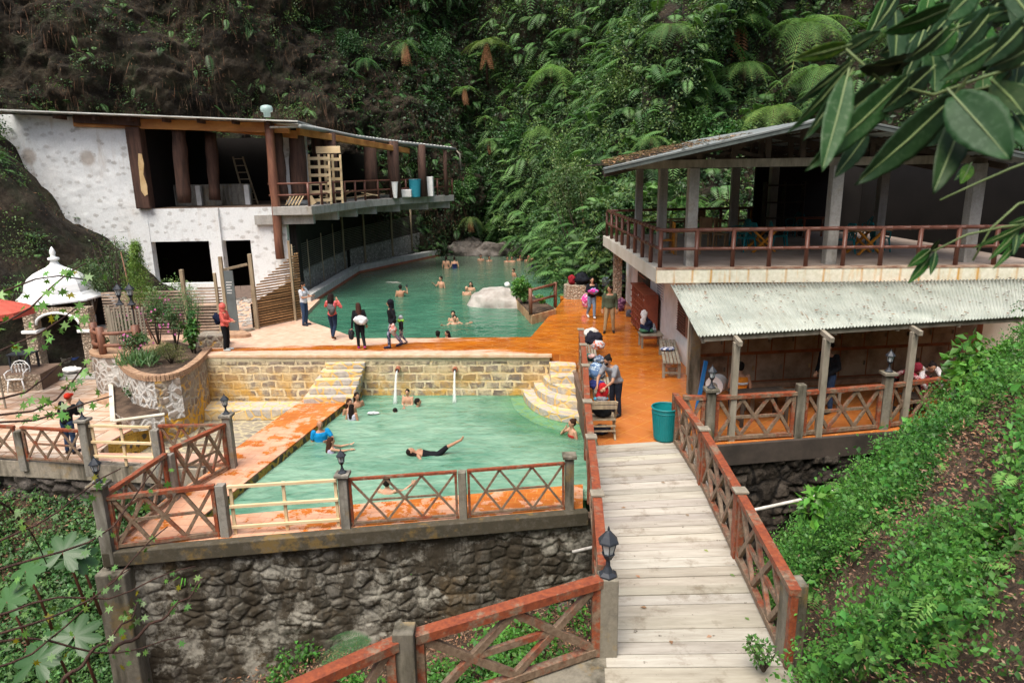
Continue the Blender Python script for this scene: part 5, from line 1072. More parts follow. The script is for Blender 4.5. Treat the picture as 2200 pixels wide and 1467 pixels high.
def blob(name,p,r,col,label,cat,jit=.12,pat=None,m=None,n=16,group=None,flat=True):
    v=MB().ell((0,0,0),r,n); P_=np.array(v.v); _s=random.random()*50; dd=fbm(P_/max(r)*1.9+_s,4,5)*max(r)*.36-np.abs(fbm(P_/max(r)*3.2+_s,3,7))*max(r)*.34; nr=P_/(np.linalg.norm(P_,axis=1,keepdims=True)+1e-9); P_=(P_+nr*dd[:,None])*.86
    if flat: P_[:,2]=np.maximum(P_[:,2],-r[2]*.62)
    P_+=np.array(p)+np.array([0,0,r[2]*.6]); v.v=[tuple(q) for q in P_]; o=v.build(name,m or cloth(col,pat),None,smooth=True); return tag(o,label,cat,group)
a=at(158,800,-1.13); blob('sack',a,(.48,.26,.16),(.75,.76,.74),'white woven sack lying on the kiosk floor','sack')
a=at(146,788,-1.14); bucket(a,.18,.36,'conc','grey paint bucket inside the kiosk'); a=at(163,785,-1.14); bucket(a,.17,.33,glossy('blue_bucket',(.03,.07,.25),.4),'dark blue bucket inside the kiosk')
# low wall and chair at far left
t=stonewall('low_stone_wall',(-21.5,at(0,852,-1.2).y-.1,0),(at(92,838,-1.2).x,at(92,838,-1.2).y,0),-.62,-1.25,K['gazstone'],'low beige stone wall left of the kiosk behind the white chair','wall',amp=.03,seed=31,thick=1.4)
def arm_chair(p,rz,label,mat='whitep',nm='garden_chair'):
    t=thing(nm,p,label,'chair'); t.rotation_euler=(0,0,rz); L=lambda nm,mb,s=True: mb.build(nm,K[mat],t,smooth=s,local=True)
    L('seat',MB().box((-.25,-.24,.42),(.25,.24,.45)),False)
    for sx in (-1,1):
        for sy in (-1,1): L('leg',MB().tube([(sx*.2,sy*.2,.42),(sx*.24,sy*.24,.2),(sx*.26,sy*.27,0)],[.03,.022,.02],6))
        L('armrest',MB().tube([(sx*.25,.22,.68),(sx*.29,0,.68),(sx*.29,-.22,.64),(sx*.26,-.22,.44)],.02,6))
    b=MB()
    for k in range(5):
        cx_=-.2+.1*k; b.tube([(cx_+.07*math.cos(a),.24+.03,.68+.2*math.sin(a)) for a in np.linspace(0,6.283,10)],.013,5)
    b.tube([(-.28,.24,.45),(-.28,.27,.75),(-.15,.28,.93),(0,.28,.97),(.15,.28,.93),(.28,.27,.75),(.28,.24,.45)],.02,6); L('backrest',b); return t
p=at(44,838,-1.2); arm_chair(p,math.radians(10),'white ornate metal garden chair on the plaza in front of the low wall')
def table(p,w_,d_,h,mat,label,x=False,tag_='table',leg=.06,lm=None,rz=0):
    t=thing(tag_,p,label,'table'); t.rotation_euler=(0,0,rz); B=lambda nm,mb,m_: mb.build(nm,K[m_],t,local=True)
    B('tabletop',MB().box((-w_/2,-d_/2,h-.04),(w_/2,d_/2,h)),mat)
    if x:
        for s in (-1,1):
            B('leg',MB().bar((-w_*.32,s*d_*.36,0),(w_*.32,s*d_*.36,h-.04),.05,.09,up=(0,1,0)),lm or mat); B('leg',MB().bar((w_*.32,s*d_*.30,0),(-w_*.32,s*d_*.30,h-.04),.05,.09,up=(0,1,0)),lm or mat)
    else:
        for sx in (-1,1):
            for sy in (-1,1): B('leg',MB().box((sx*(w_/2-leg)-leg/2,sy*(d_/2-leg)-leg/2,0),(sx*(w_/2-leg)+leg/2,sy*(d_/2-leg)+leg/2,h-.04)),lm or mat)
    return t
p=at(42,795,-.62); p.y+=.3; table(p,.75,.6,.55,'iron','dark plastic table on the raised paving left of the kiosk')
# red parasol at left edge
pc=aty(-30,668,20.5); t=thing('parasol',V((pc.x,pc.y,-1.2)),'faded red parasol cut off by the left edge','parasol'); MB().lathe(V((pc.x,pc.y,pc.z)),[(1.25,-.18),(1.24,-.0),(.1,.42),(.02,.44)],8).build('canopy',cloth((.62,.13,.09)),t); MB().tube([(pc.x,pc.y,-1.2),(pc.x,pc.y,pc.z+.3)],.03,8).build('pole',K['greyw'],t)
# main planter
def curvewall(t,pts,zt,zb,m,nm,amp=.03,res=.05,seed=3,off=0):
    L=polyline([(p[0],p[1],0) for p in smoothpoly([(p.x,p.y) for p in pts],2)],max(10,int(sum((b-a).length for a,b in zip(pts,pts[1:]))/res))); n=len(L); nh=int((zt-zb)/res)
    A=np.array([tuple(p) for p in L]); T=np.gradient(A,axis=0); T/=np.linalg.norm(T,axis=1,keepdims=True); N_=np.stack([T[:,1],-T[:,0]],1); z=np.linspace(zt,zb,nh); S_=np.arange(n)[:,None]*res+0*z[None]; Zq=z[None]+0*S_
    dd=(fbm(np.stack([S_,Zq,S_*0+seed],2).reshape(-1,3)/.3,3,seed)*amp).reshape(S_.shape)+off
    gridmesh(nm,np.stack([A[:,0,None]+N_[:,0,None]*dd,A[:,1,None]+N_[:,1,None]*dd,Zq],2),m,parent=t); return A,N_
pp_=[at(233,735,.1),at(252,772,.1),at(280,800,.1),at(330,809,.1),at(385,800,.1),at(425,775,.1),at(452,745,.1)]
pp_=[V((p.x,p.y,0)) for p in pp_]
pt=thing('curved_planter',(pp_[3].x,pp_[3].y+1,-1.2),'big curved raised planter of river stones in white mortar with a brick coping','planter')
A,N_=curvewall(pt,pp_[:5],-.06,-1.3,K['wstone'],'stone_wall',seed=41); A2,N2=curvewall(pt,pp_[3:],-.06,-1.95,K['wstone2'],'aged_stone_wall',seed=42,amp=.04)
full=polyline([(p[0],p[1],0) for p in smoothpoly([(p.x,p.y) for p in pp_],2)],90); mb=MB()
for a,b_ in zip(full,full[1:]):
    d=(b_-a).normalized(); n=V((d.y,-d.x,0)); o1=n*.05;o2=n*-.18; b_=b_-d*.014
    for z0_,z1_ in ((-.07,.008),(.018,.10)): mb.prism([(a.x+o1.x,a.y+o1.y),(b_.x+o1.x,b_.y+o1.y),(b_.x+o2.x,b_.y+o2.y),(a.x+o2.x,a.y+o2.y)],z0_,z1_+random.uniform(-.006,.006))
mb.build('brick_coping',K['brick'],pt); MB().prism([(p.x,p.y) for p in full]+[(p.x*1.0+(-11.9-p.x)*.06,p.y+(22.6-p.y)*.06) for p in full[::-1]],-.08,.085).build('mortar_bed',K['dirt'],pt)
MB().prism([(p.x+(-11.9-p.x)*.14,p.y+(22.6-p.y)*.14) for p in full]+[(-12.2,24.2),(-14.3,24.3)],-1.3,.02).build('soil',K['litter'],pt)
rp2=[at(205,745,.15),at(218,762,.15),at(240,765,.15),at(262,752,.15)]; rp2=[V((p.x,p.y,0)) for p in rp2]
p2=thing('round_planter',(rp2[1].x,rp2[1].y+.6,-1.2),'tall round white mortar planter right of the kiosk with a brown log rail','planter')
ccx,ccy,rr_=rp2[1].x+.35,rp2[1].y+1.0,1.12
A3=[V((ccx+rr_*math.cos(a),ccy+rr_*math.sin(a),0)) for a in np.linspace(math.pi*.75,math.pi*2.1,16)]
curvewall(p2,A3,.12,-1.3,K['wstone'],'stone_wall',seed=43,off=0); MB().lathe((ccx,ccy,.08),[(rr_+.04,0),(rr_+.04,.08),(rr_-.12,.085)],26).build('brick_coping',K['brick'],p2); 
for a in (math.pi*1.05,math.pi*1.4,math.pi*1.75):
    q=V((ccx+1.0*math.cos(a),ccy+1.0*math.sin(a),0)); MB().tube([q+V((0,0,.1)),q+V((0,0,1.05))],.12,9).build('log_post',K['logl'],p2,smooth=True)
for h in (.45,.85): MB().tube([V((ccx+1.0*math.cos(a),ccy+1.0*math.sin(a),h)) for a in np.linspace(math.pi*1.0,math.pi*1.8,10)],.06,8).build('log_rail',K['logl'],p2,smooth=True)
pk=MB()
for k in range(16):
    a=math.pi*(1.1+.75*k/16); q=V((ccx+.75*math.cos(a),ccy+.75*math.sin(a)+.5,0)); pk.bar(q+V((0,0,.1)),q+V((0,0,1.5+random.uniform(-.1,.15))),.06,.03)
pk.build('picket_screen',K['greyw'],p2)
sp_=[at(236,822,-.85),at(240,905,-.85),at(352,890,-.85),at(350,868,-.85),at(282,862,-.85),at(262,810,-.85)]; sp_=[V((p.x,p.y,0)) for p in sp_]
p3=thing('low_planter',(sp_[1].x,sp_[1].y,-1.2),'low white mortar planter at the foot of the big curved planter','planter'); curvewall(p3,sp_[:3],-.85,-1.25,K['wstone'],'stone_wall',seed=44)
cx3=sum(p.x for p in sp_)/6; cy3=sum(p.y for p in sp_)/6; MB().prism([(p.x+(cx3-p.x)*.16,p.y+(cy3-p.y)*.16) for p in sp_],-1.2,-.93).build('soil',K['litter'],p3)
mb=MB()
for a,b_ in zip(sp_[:3],sp_[1:3]): mb.bar(a+V((0,.05,-.86)),b_+V((0,.05,-.86)),.13,.06)
mb.build('rim',K['ivory'],p3,bevel=.02)
q=at(228,852,-1.12); mb=MB(); mb.prism([(q.x+.75,q.y-.5)]+[(q.x+.7-.95*math.sin(a),q.y+.65*-math.cos(a)) for a in np.linspace(0,math.pi,12)]+[(q.x+.75,q.y+.5)],-1.2,-1.08); tag(mb.build('brick_step',K['brick'],None,bevel=.02),'small half round brick step beside the low planter','step')
def lantern_post(p,h,label):
    t=thing('lantern_post',p,label,'lantern'); MB().tube([p,p+V((0,0,h))],.03,8).build('pole',K['iron'],t); lamp(t,p+V((0,0,h)),1.5)
for px,lab in ((258,'left black garden lantern behind the pink flowers'),(283,'right black garden lantern in front of the corrugated fence')):
    q=aty(px,655,23.2); lantern_post(V((q.x,q.y,.05)),q.z-.05,lab)
st=at(465,742,.0)
MB_=MB().prism([(st.x-.6,st.y-.3),(st.x+.5,st.y-.35),(st.x+.35,st.y+.35),(st.x-.6,st.y+.5)],-.02,.42); tag(MB_.build('stone_block',K['wstone2'],None,bevel=.03),'short stone block at the end of the curved planter beside the lady in red','block')
mb=MB(); a=at(500,722,.0); mb.prism([(a.x-.5,a.y-.4),(a.x+.6,a.y-.35),(a.x+.75,a.y-.15),(a.x+.2,a.y+.5),(a.x-.6,a.y+.6)],-.01,.13); tag(mb.build('brick_step',K['brick'],None,bevel=.01),'low curved brick step near the timber gate','step')
# ================================================================ DECK FURNITURE
def plastic_chair(p,rz,label,mat='chair'):
    t=thing('plastic_chair',p,label,'chair'); t.rotation_euler=(0,0,rz); B=lambda nm,mb,s=False:mb.build(nm,K[mat],t,smooth=s,local=True)
    B('seat',MB().box((-.23,-.22,.42),(.23,.22,.45)))
    for sx in (-1,1):
        for sy in (-1,1): B('leg',MB().tube([(sx*.2,sy*.19,.43),(sx*.25,sy*.25,0)],[.035,.022],6))
        B('armrest',MB().tube([(sx*.23,.24,.66),(sx*.27,0,.67),(sx*.27,-.2,.63),(sx*.24,-.2,.44)],.022,6))
    b=MB(); b.tube([(-.22,.22,.44),(-.23,.27,.75),(-.12,.29,.9),(.12,.29,.9),(.23,.27,.75),(.22,.22,.44)],.022,6)
    for k in (-.12,-.04,.04,.12): b.bar((k,.22,.45),(k,.29,.89),.05,.015,up=(0,1,0))
    B('backrest',b); return t
def wood_chair(p,rz,label,mat='twood',solid=True):
    t=thing('wooden_chair',p,label,'chair'); t.rotation_euler=(0,0,rz); B=lambda nm,mb:mb.build(nm,K[mat],t,local=True,bevel=.004)
    B('seat',MB().box((-.22,-.22,.42),(.22,.22,.46)))
    for sx in (-1,1): B('leg',MB().box((sx*.19-.03,-.21,0),(sx*.19+.03,-.15,.42))); B('leg',MB().box((sx*.19-.03,.17,0),(sx*.19+.03,.225,1.0)))
    B('backrest',MB().box((-.158,.185,.55),(.158,.21,.98))); return t
def dk(px,py): q=at(px,py,zD+.012); return q
R_=math.radians
wood_chair(dk(1432,545),R_(-95),'bright orange wooden chair behind the left pavilion railing','owood')
for px,py,rz,m_,lb_ in ((1548,530,60,'twood','brown wooden chair right of the second front column'),(1512,528,-30,'twood','brown wooden chair beside the low tan table'),(1500,500,180,'twood','brown wooden chair behind the tables near the rear railing'),(1575,490,170,'twood','brown wooden chair in front of the dark rear column'),(1612,498,200,'owood','orange backed wooden chair near the rear of the pavilion')): wood_chair(dk(px,py),R_(rz),lb_,m_)
table(dk(1470,545),.9,.7,.74,'twood','tan wooden table nearest the orange chair',rz=.1); table(dk(1455,510),.9,.7,.74,'twood','tan wooden table at the rear left of the pavilion',rz=.1); table(dk(1520,512),.9,.7,.74,'twood','tan wooden table between brown chairs in the pavilion')
table(dk(1632,540),1.25,.8,.76,'twood','orange cross legged table between turquoise chairs left of the middle column',x=True,lm='owood',rz=.15); table(dk(1855,545),1.25,.8,.76,'twood','orange cross legged table right of the middle column',x=True,lm='owood',rz=.15); table(dk(1745,510),1.1,.8,.76,'wred','dark red table in the shade behind the middle column')
for px,py,rz,lb_ in ((1600,540,-70,'turquoise plastic chair left of the first cross legged table'),(1588,528,-80,'turquoise plastic chair partly hidden behind another at the first table'),(1672,535,80,'turquoise plastic chair right of the first cross legged table'),(1810,545,-70,'turquoise plastic chair left of the second cross legged table'),(1888,540,80,'turquoise plastic chair right of the second cross legged table'),(1870,520,170,'turquoise plastic chair behind the second cross legged table'),(1705,508,-60,'turquoise plastic chair deep in the shade left of the red table')):
    plastic_chair(dk(px,py),R_(rz),lb_)
bc=thing('bookcase',V((9.9,27.2,zD)),'dark open shelving unit at the back of the pavilion','shelf')
for x in (0,.75,1.5): MB().box((9.9+x,27.2,zD),(9.95+x,27.5,zD+2.1)).build('upright',K['darkw'],bc)
for z in (.1,.7,1.3,1.95): MB().box((9.9,27.21,zD+z),(11.45,27.49,zD+z+.05)).build('shelf',K['darkw'],bc)
# ================================================================ TERRACE FURNITURE
cs0=at(1362,706); cs1=at(1402,716)
cu=thing('cubby_shelf',V((4.6,at(1385,715).y,0)),'red brown wooden cubby shelf full of shoes against the white wall','shelf')
y0=at(1368,728).y; y1=y0+2.7; x0=4.55; B=lambda nm,mb,m_='wred':mb.build(nm,K[m_],cu)
K['cub']=simple('reddish_shelf_wood',(.27,.075,.04),(.18,.05,.03),3,.5,.15)
B('back_panel',MB().box((5.0,y0,.1),(5.04,y1,1.5)),'cub'); B('top_panel',MB().box((x0,y0-.02,1.5),(5.04,y1+.02,1.54)),'cub'); B('side_panel',MB().box((x0,y0-.03,0),(5.04,y0-.001,1.5)),'cub')
for i in range(1,8): B('divider',MB().box((x0,y0+(y1-y0)*i/8-.015,.1),(4.999,y0+(y1-y0)*i/8+.015,1.499)),'cub')
for k in range(6): B('shelf_board',MB().box((x0+.002,y0,.1+k*.233),(4.998,y1,.125+k*.233)),'cub')
shc=[(.02,.02,.02),(.1,.02,.02),(.6,.6,.6),(.5,.1,.25),(.05,.07,.12),(.35,.25,.1)]
for k in range(14):
    i=(k*3)%8; j=(k*5+k//8)%6; c_=random.choice(shc); blob('shoe',V((x0+.12,y0+(y1-y0)*(i+.5)/8,.13+j*.233)),(.13,.06,.06),c_,['black','dark','white','red','navy','tan'][shc.index(c_)]+' shoe in cubby shelf, '+['bottom','second lowest','third lowest','third highest','second highest','top'][j]+' row, '+['nearest','second','third','fourth','fifth','sixth','seventh','farthest'][i]+' column','shoe',group='shoes in the cubby shelf')
def bench(p,q,w_,h,label,mat='greyw',slats=5,back=False,nm='slatted_bench'):
    t=thing(nm,(p+q)/2,label,'bench'); d=(q-p).normalized(); n=V((d.y,-d.x,0)); up=V((0,0,1))
    for k in range(slats): 
        o=n*(w_*((k+.5)/slats-.5)); MB().bar(p+o+up*h,q+o+up*h,w_/slats*.78,.035).build('slat',K[mat],t,bevel=.004)
    for e in (p+d*.12,q-d*.12):
        for s in (-1,1): o=n*s*w_*.42; MB().bar(e+o,e+o+up*(h-.02),.07,.07,up=(0,1,0)).build('leg',K[mat],t)
        MB().bar(e-n*w_*.42+up*.15,e+n*w_*.42+up*.15,.05,.05).build('stretcher',K[mat],t)
    return t
bench(at(1432,760),at(1452,812)+V((-.15,-.1,0)),.5,.46,'grey slatted bench against the white wall beside the lean-to post')
q=at(1434,752,.5); blob('folded_clothes',q,(.25,.18,.07),(.12,.16,.3),'blue and white cloth on the end of the grey wall bench','clothes',pat=(.7,.7,.75))
q=at(1445,812,0); bucket(V((4.55,q.y+.3,0)),.13,.18,'brick','small clay pot under the grey wall bench',nm='clay_pot',cat='pot')
# chair heaped with clothes
c0_=at(1400,748); table(V((c0_.x,c0_.y+.25,0)),.75,.6,.45,'greyw','low grey wooden stool table under the heap of coats by the wall',tag_='wooden_stool')
for (px,py,z,r,c,lb_) in ((1388,712,.5,(.25,.2,.35),(.02,.03,.07),'dark navy coat heaped on the low stool by the cubby shelf'),(1397,712,.75,(.14,.16,.36),(.72,.72,.72),'white towel draped over the dark coat by the cubby shelf'),(1396,722,.47,(.3,.2,.13),(.08,.22,.13),'green bundle lying on the low stool by the wall'),(1408,718,.47,(.1,.1,.2),(.35,.4,.45),'grey bottle bag on the low stool by the wall')):
    q=at(px,py,z); blob('clothes_heap',V((q.x,c0_.y+.3,z)),r,c,lb_,'clothes')
# stone seat with rucksacks at the back
q=at(1237,643); t=stonewall('masonry_seat',(q.x-.45,q.y,0),(q.x+.55,q.y-.1,0),.62,-.02,K['gazstone'],'beige stone seat at the foot of the green hillside carrying rucksacks','seat',amp=.03,seed=51,thick=0); MB().lathe((q.x+.05,q.y+.5,-.02),[(.58,0),(.56,.63),(.5,.65)],14).build('seat_body',K['gazstone'],t)
blob('rucksack',V((q.x-.15,q.y+.35,.66)),(.22,.2,.28),(.28,.02,.03),'dark red rucksack on the beige stone seat','rucksack'); blob('rucksack',V((q.x+.32,q.y+.3,.66)),(.42,.28,.38),(.015,.018,.025),'large black rucksack pile on the beige stone seat','rucksack')
b1_=at(1300,640); bench(V((b1_.x-.1,b1_.y+.2,0)),V((b1_.x+1.2,b1_.y+.2,0)),.45,.45,'dark slatted bench behind the man in the green jacket',mat='darkw')
for px,dx,c,r,lb_ in ((1298,.05,(.28,.34,.42),(.26,.18,.34),'pale blue grey jacket hung on the dark bench behind the young lady'),(1330,.9,(.02,.02,.03),(.3,.22,.36),'black bag on the dark bench beside the brown door')): blob('bag',V((b1_.x+dx,b1_.y+.25,.5)),r,c,lb_,'bag')
q=at(1334,668,0); blob('bag',q+V((0,0,.0)),(.22,.2,.42),(.33,.16,.24),'mauve and purple bag standing by the wall behind the man in green','bag',pat=(.1,.03,.08)); q=at(1352,680,0); blob('bag',q,(.18,.16,.2),(.1,.1,.12),'small grey bag on the floor beside the cubby shelf','bag')
q=at(1258,664,0); blob('bag',q+V((0,.1,.1)),(.18,.16,.38),(.75,.06,.35),'bright pink bag against the stone seat','bag',pat=(.8,.6,.7))
# benches with clothes along the left railing
LB0=V((2.35,21.0,0))
cb=[(20.9,19.2),(18.9,17.3),(17.1,15.75)]
for (ya,yb),lb_ in zip(cb,['slatted bench under the white clothes at far end of left railing','slatted bench under blue bags beside the lady in the grey shirt','slatted bench under sandals just behind the folding chair']): bench(V((2.33,ya,0)),V((2.2,yb,0)),.5,.5,lb_,mat='greyw',slats=6)
items=[(1270,722,.55,(.3,.3,.22),(.66,.65,.6),None,'cream towel heap at the far end of the left railing bench'),(1275,735,.5,(.32,.3,.25),(.02,.02,.03),None,'black jacket heap on the far bench by the left railing'),(1285,745,.5,(.25,.26,.18),(.6,.6,.62),(.55,.12,.05),'white and orange cloth on the far bench by the left railing'),(1268,770,.5,(.22,.22,.12),(.01,.22,.19),None,'teal green towel on the bench by the left railing'),(1271,765,.62,(.14,.14,.08),(.6,.38,.35),None,'pale pink cap on top of the teal green towel'),(1288,776,.5,(.22,.22,.15),(.1,.14,.22),(.4,.45,.5),'grey blue clothes on the middle bench by the left railing'),
 (1282,808,.5,(.26,.28,.28),(.10,.18,.33),(.4,.5,.6),'blue plaid drawstring bag on the middle bench'),(1278,828,.5,(.28,.2,.14),(.03,.04,.16),None,'dark blue bundle beside the blue plaid bag'),(1286,856,.5,(.2,.12,.07),(.12,.45,.65),None,'sky blue sandals on the near bench by the left railing'),(1270,858,.5,(.16,.14,.08),(.2,.2,.22),None,'grey cap on the near bench by the left railing'),(1297,872,.5,(.14,.13,.08),(.6,.3,.26),(.7,.6,.6),'pink and white garment on the near bench'),(1282,878,.5,(.26,.18,.12),(.04,.045,.06),None,'dark grey bag on the near bench behind the folding chair')]
for px,py,z,r,c,pat,lb_ in items: q=at(px,py,z+.05); blob('clothing',V((max(2.05,q.x),q.y,z)),r,c,lb_,'clothing',pat=pat)
# folding chair
f0=at(1297,948); fc=thing('folding_chair',f0,'wooden folding chair at the start of the bridge with its back to the camera','chair'); x0=f0.x-.27; x1=f0.x+.27; y=f0.y
B=lambda nm,a,b_,w_=.045,h_=.03,up=(0,0,1):MB().bar(a,b_,w_,h_,up=up).build(nm,K['pole'],fc,bevel=.003)
for x in (x0,x1): B('leg',(x,y+.45,0),(x,y-.02,.9),up=(0,1,0)); B('leg',(x*.98+.03,y+.05,0),(x*.98+.03,y+.5,.48),up=(0,1,0))
for k,z in enumerate((.88,.78)): B('back_slat',(x0,y-.01,z),(x1,y-.01,z),.03,.08,up=(0,0,1))
for k in range(5): B('seat_slat',(x0,y+.1+k*.09,.46),(x1,y+.1+k*.09,.46),.07,.02)
B('stretcher',(x0,y+.1,.2),(x1,y+.1,.2)); B('stretcher',(x0,y+.08,.32),(x1,y+.08,.32))
blob('bag',V((f0.x,y+.25,.5)),(.24,.2,.2),(.015,.018,.02),'black bag resting on the wooden folding chair','bag'); blob('bag',V((f0.x,y+.42,.02)),(.24,.16,.16),(.04,.05,.08),'dark blue grey bag on the floor under the folding chair','bag')
# picnic bench under the lean-to
bench(V((5.5,15.6,0)),V((7.9,15.9,0)),.5,.46,'long dark slatted bench in front of the lockers behind the lattice',mat='greyw',slats=4); bench(V((5.0,14.9,0)),V((6.3,15.1,0)),.6,.72,'dark picnic table top beside the man in the orange vest',mat='darkw',slats=5,nm='picnic_table')
q=aty(1540,825,15.9); t=thing('paper_roll',q,'large white industrial paper roll on the stand beside the man in the orange vest','roll'); MB().tube([q+V((-.1,-.12,0)),q+V((.1,.12,0))],.22,24).build('paper',K['white'],t); MB().tube([q+V((-.11,-.132,0)),q+V((.11,.132,0))],.08,16).build('core',K['conc'],t)
MB().bar(V((q.x,q.y+.05,0)),V((q.x,q.y+.05,q.z-.1)),.08,.08,up=(0,1,0)).build('stand',K['darkw'],t)
q=at(1497,880); tag(MB().bar(V((q.x,q.y,.0)),V((q.x+.25,q.y+.3,1.15)),.09,.05,up=(0,1,0)).build('blue_handle',glossy('blue_paint',(.02,.16,.42),.4)),'bright blue pole leaning behind the short red railing','pole')
q=at(2120,800,.0); bucket(V((aty(2118,790,15.2).x,15.3,.35)),.3,.75,K['teal'],'turquoise plastic drum at the right end of the locker terrace','drum','drum')
# rock, planter box and rail in the upper pool
q=at(1070,656,-.15)
v=MB().ell((0,0,0),(1.75,1.05,.95),26); P_=np.array(v.v); P_[:,0]+=.25*P_[:,2]; dd=fbm(P_*1.1+3,5,91)*.6+fbm(P_*3,5,92)*.2; P_*=(1+dd[:,None]*.6); P_[:,2]=np.round(P_[:,2]*3+.4*P_[:,0])/3*.35+P_[:,2]*.65; P_+=np.array(q)+[0,.2,-.25]; v.v=[tuple(k) for k in P_]; tag(v.build('boulder',K['paler'],None,smooth=True),'large pale boulder rising out of the upper pool beside the planter box','rock')
q2=at(1095,640,0)
q=at(845,606,-.15); v=MB().ell((0,0,0),(1.7,1.1,.3),16); P_=np.array(v.v); P_*=(1+fbm(P_*1.3+13,4,93)[:,None]*.3); P_+=np.array(q)+[0,0,-.29]; v.v=[tuple(k) for k in P_]; tag(v.build('boulder',K['paler'],None,smooth=True),'flat boulder just breaking the water of the upper pool on the left','rock')
bx=[at(1096,628,.25),at(1142,676,.25),at(1195,662,.25),at(1150,634,.25)]; bx=[V((p.x,p.y,0)) for p in bx]
pb=thing('planter_box',(bx[1].x,bx[1].y,-.3),'low brick planter box jutting into the upper pool','planter'); MB().prism([(p.x,p.y) for p in bx],-.6,.22).build('brick_body',simple('planter_brick',(.36,.19,.10),(.5,.36,.2),4,.8,.5),pb,bevel=.02); MB().prism([((p.x-pb.location.x)*.93+pb.location.x,(p.y-pb.location.y)*.93+pb.location.y+.05) for p in bx],.1,.26).build('soil',K['litter'],pb)
rl3=thing('log_rail',at(1165,668,.2),'short brown log rail standing on the planter box','railing'); lp=[at(1140,676,.22),at(1193,660,.22)]
for p in lp: MB().tube([p,p+V((0,0,1.05))],.075,8).build('log_post',K['logl'],rl3,smooth=True)
for h in (.5,.98): MB().tube([lp[0]+V((0,0,h)),lp[1]+V((0,0,h))],.055,8).build('log_bar',K['logl'],rl3,smooth=True)
# rocks on the far shore
for k,(px,py,r,lab) in enumerate(((985,548,1.5,'grey boulder beside the far end of the parapet'),(1010,545,1.7,'dark grey boulder on the far shore of the upper pool'),(1045,548,1.4,'rounded grey boulder on the far shore under the ferns'),(1130,552,1.5,'brown rock at the right end of the far shore'),(1085,548,1.6,'dark rock in the middle of the far shore'))):
    q=at(px,py,-.1); v=MB().ell((0,0,0),(r*.9,r*.7,r*.5),26); P_=np.array(v.v); P_*=(1+fbm(P_*.9+k*7,6,94)[:,None]*1.1); P_+=np.array(q)+[0,.6,0]; v.v=[tuple(c) for c in P_]; tag(v.build('shore_rock',K['rock'],None,smooth=True),lab,'rock')
# ================================================================ PEOPLE
def skinmat(c):
    k=('skin',c)
    if k in _cc: return _cc[k]
    m=M_('skin'); n=m.noise(m.obj,9,3); m.col(m.mix(m.mr(n,.3,.7),tuple(x*.85 for x in c),c)); m.rough(.45); m.b.inputs['Subsurface Weight'].default_value=.08; m.b.inputs['Subsurface Radius'].default_value=(.02,.008,.004); _cc[k]=m.m; return m.m
SK1=(.40,.215,.13); SK2=(.50,.29,.185); SK3=(.30,.15,.085)
DG=bpy.context.evaluated_depsgraph_get
def remesh(mb,vox,sm=4):
    me=bpy.data.meshes.new('t'); me.from_pydata(mb.v,[],mb.f); o=bpy.data.objects.new('t',me); COL.objects.link(o)
    r=o.modifiers.new('r','REMESH'); r.mode='VOXEL'; r.voxel_size=vox; s=o.modifiers.new('s','SMOOTH'); s.factor=.5; s.iterations=sm
    bpy.context.view_layer.update(); dg=bpy.context.evaluated_depsgraph_get(); m2=bpy.data.meshes.new_from_object(o.evaluated_get(dg)); bpy.data.objects.remove(o); bpy.data.meshes.remove(me); return m2
def capsule(mb,p,q,r1,r2,n=10):
    p=V(p);q=V(q); d=q-p; L=d.length
    if L<1e-4: d=V((0,0,1)); L=.001
    d.normalize(); pts=[p-d*r1*.95,p-d*r1*.6,p,q,q+d*r2*.6,q+d*r2*.95]; mb.tube(pts,[r1*.25,r1*.8,r1,r2,r2*.8,r2*.25],n)
def loft(mb,rings,n=16):   # rings: (center, rx, ry)
    vs_=[];fs=[]; m=len(rings)
    for c,rx,ry in rings:
        for k in range(n): t=2*math.pi*k/n; vs_.append((c[0]+rx*math.cos(t),c[1]+ry*math.sin(t),c[2]))
    for i in range(m-1):
        for k in range(n): fs.append((i*n+k,i*n+(k+1)%n,(i+1)*n+(k+1)%n,(i+1)*n+k))
    fs.append(tuple(range(n-1,-1,-1))); fs.append(tuple((m-1)*n+k for k in range(n))); mb.add(vs_,fs)
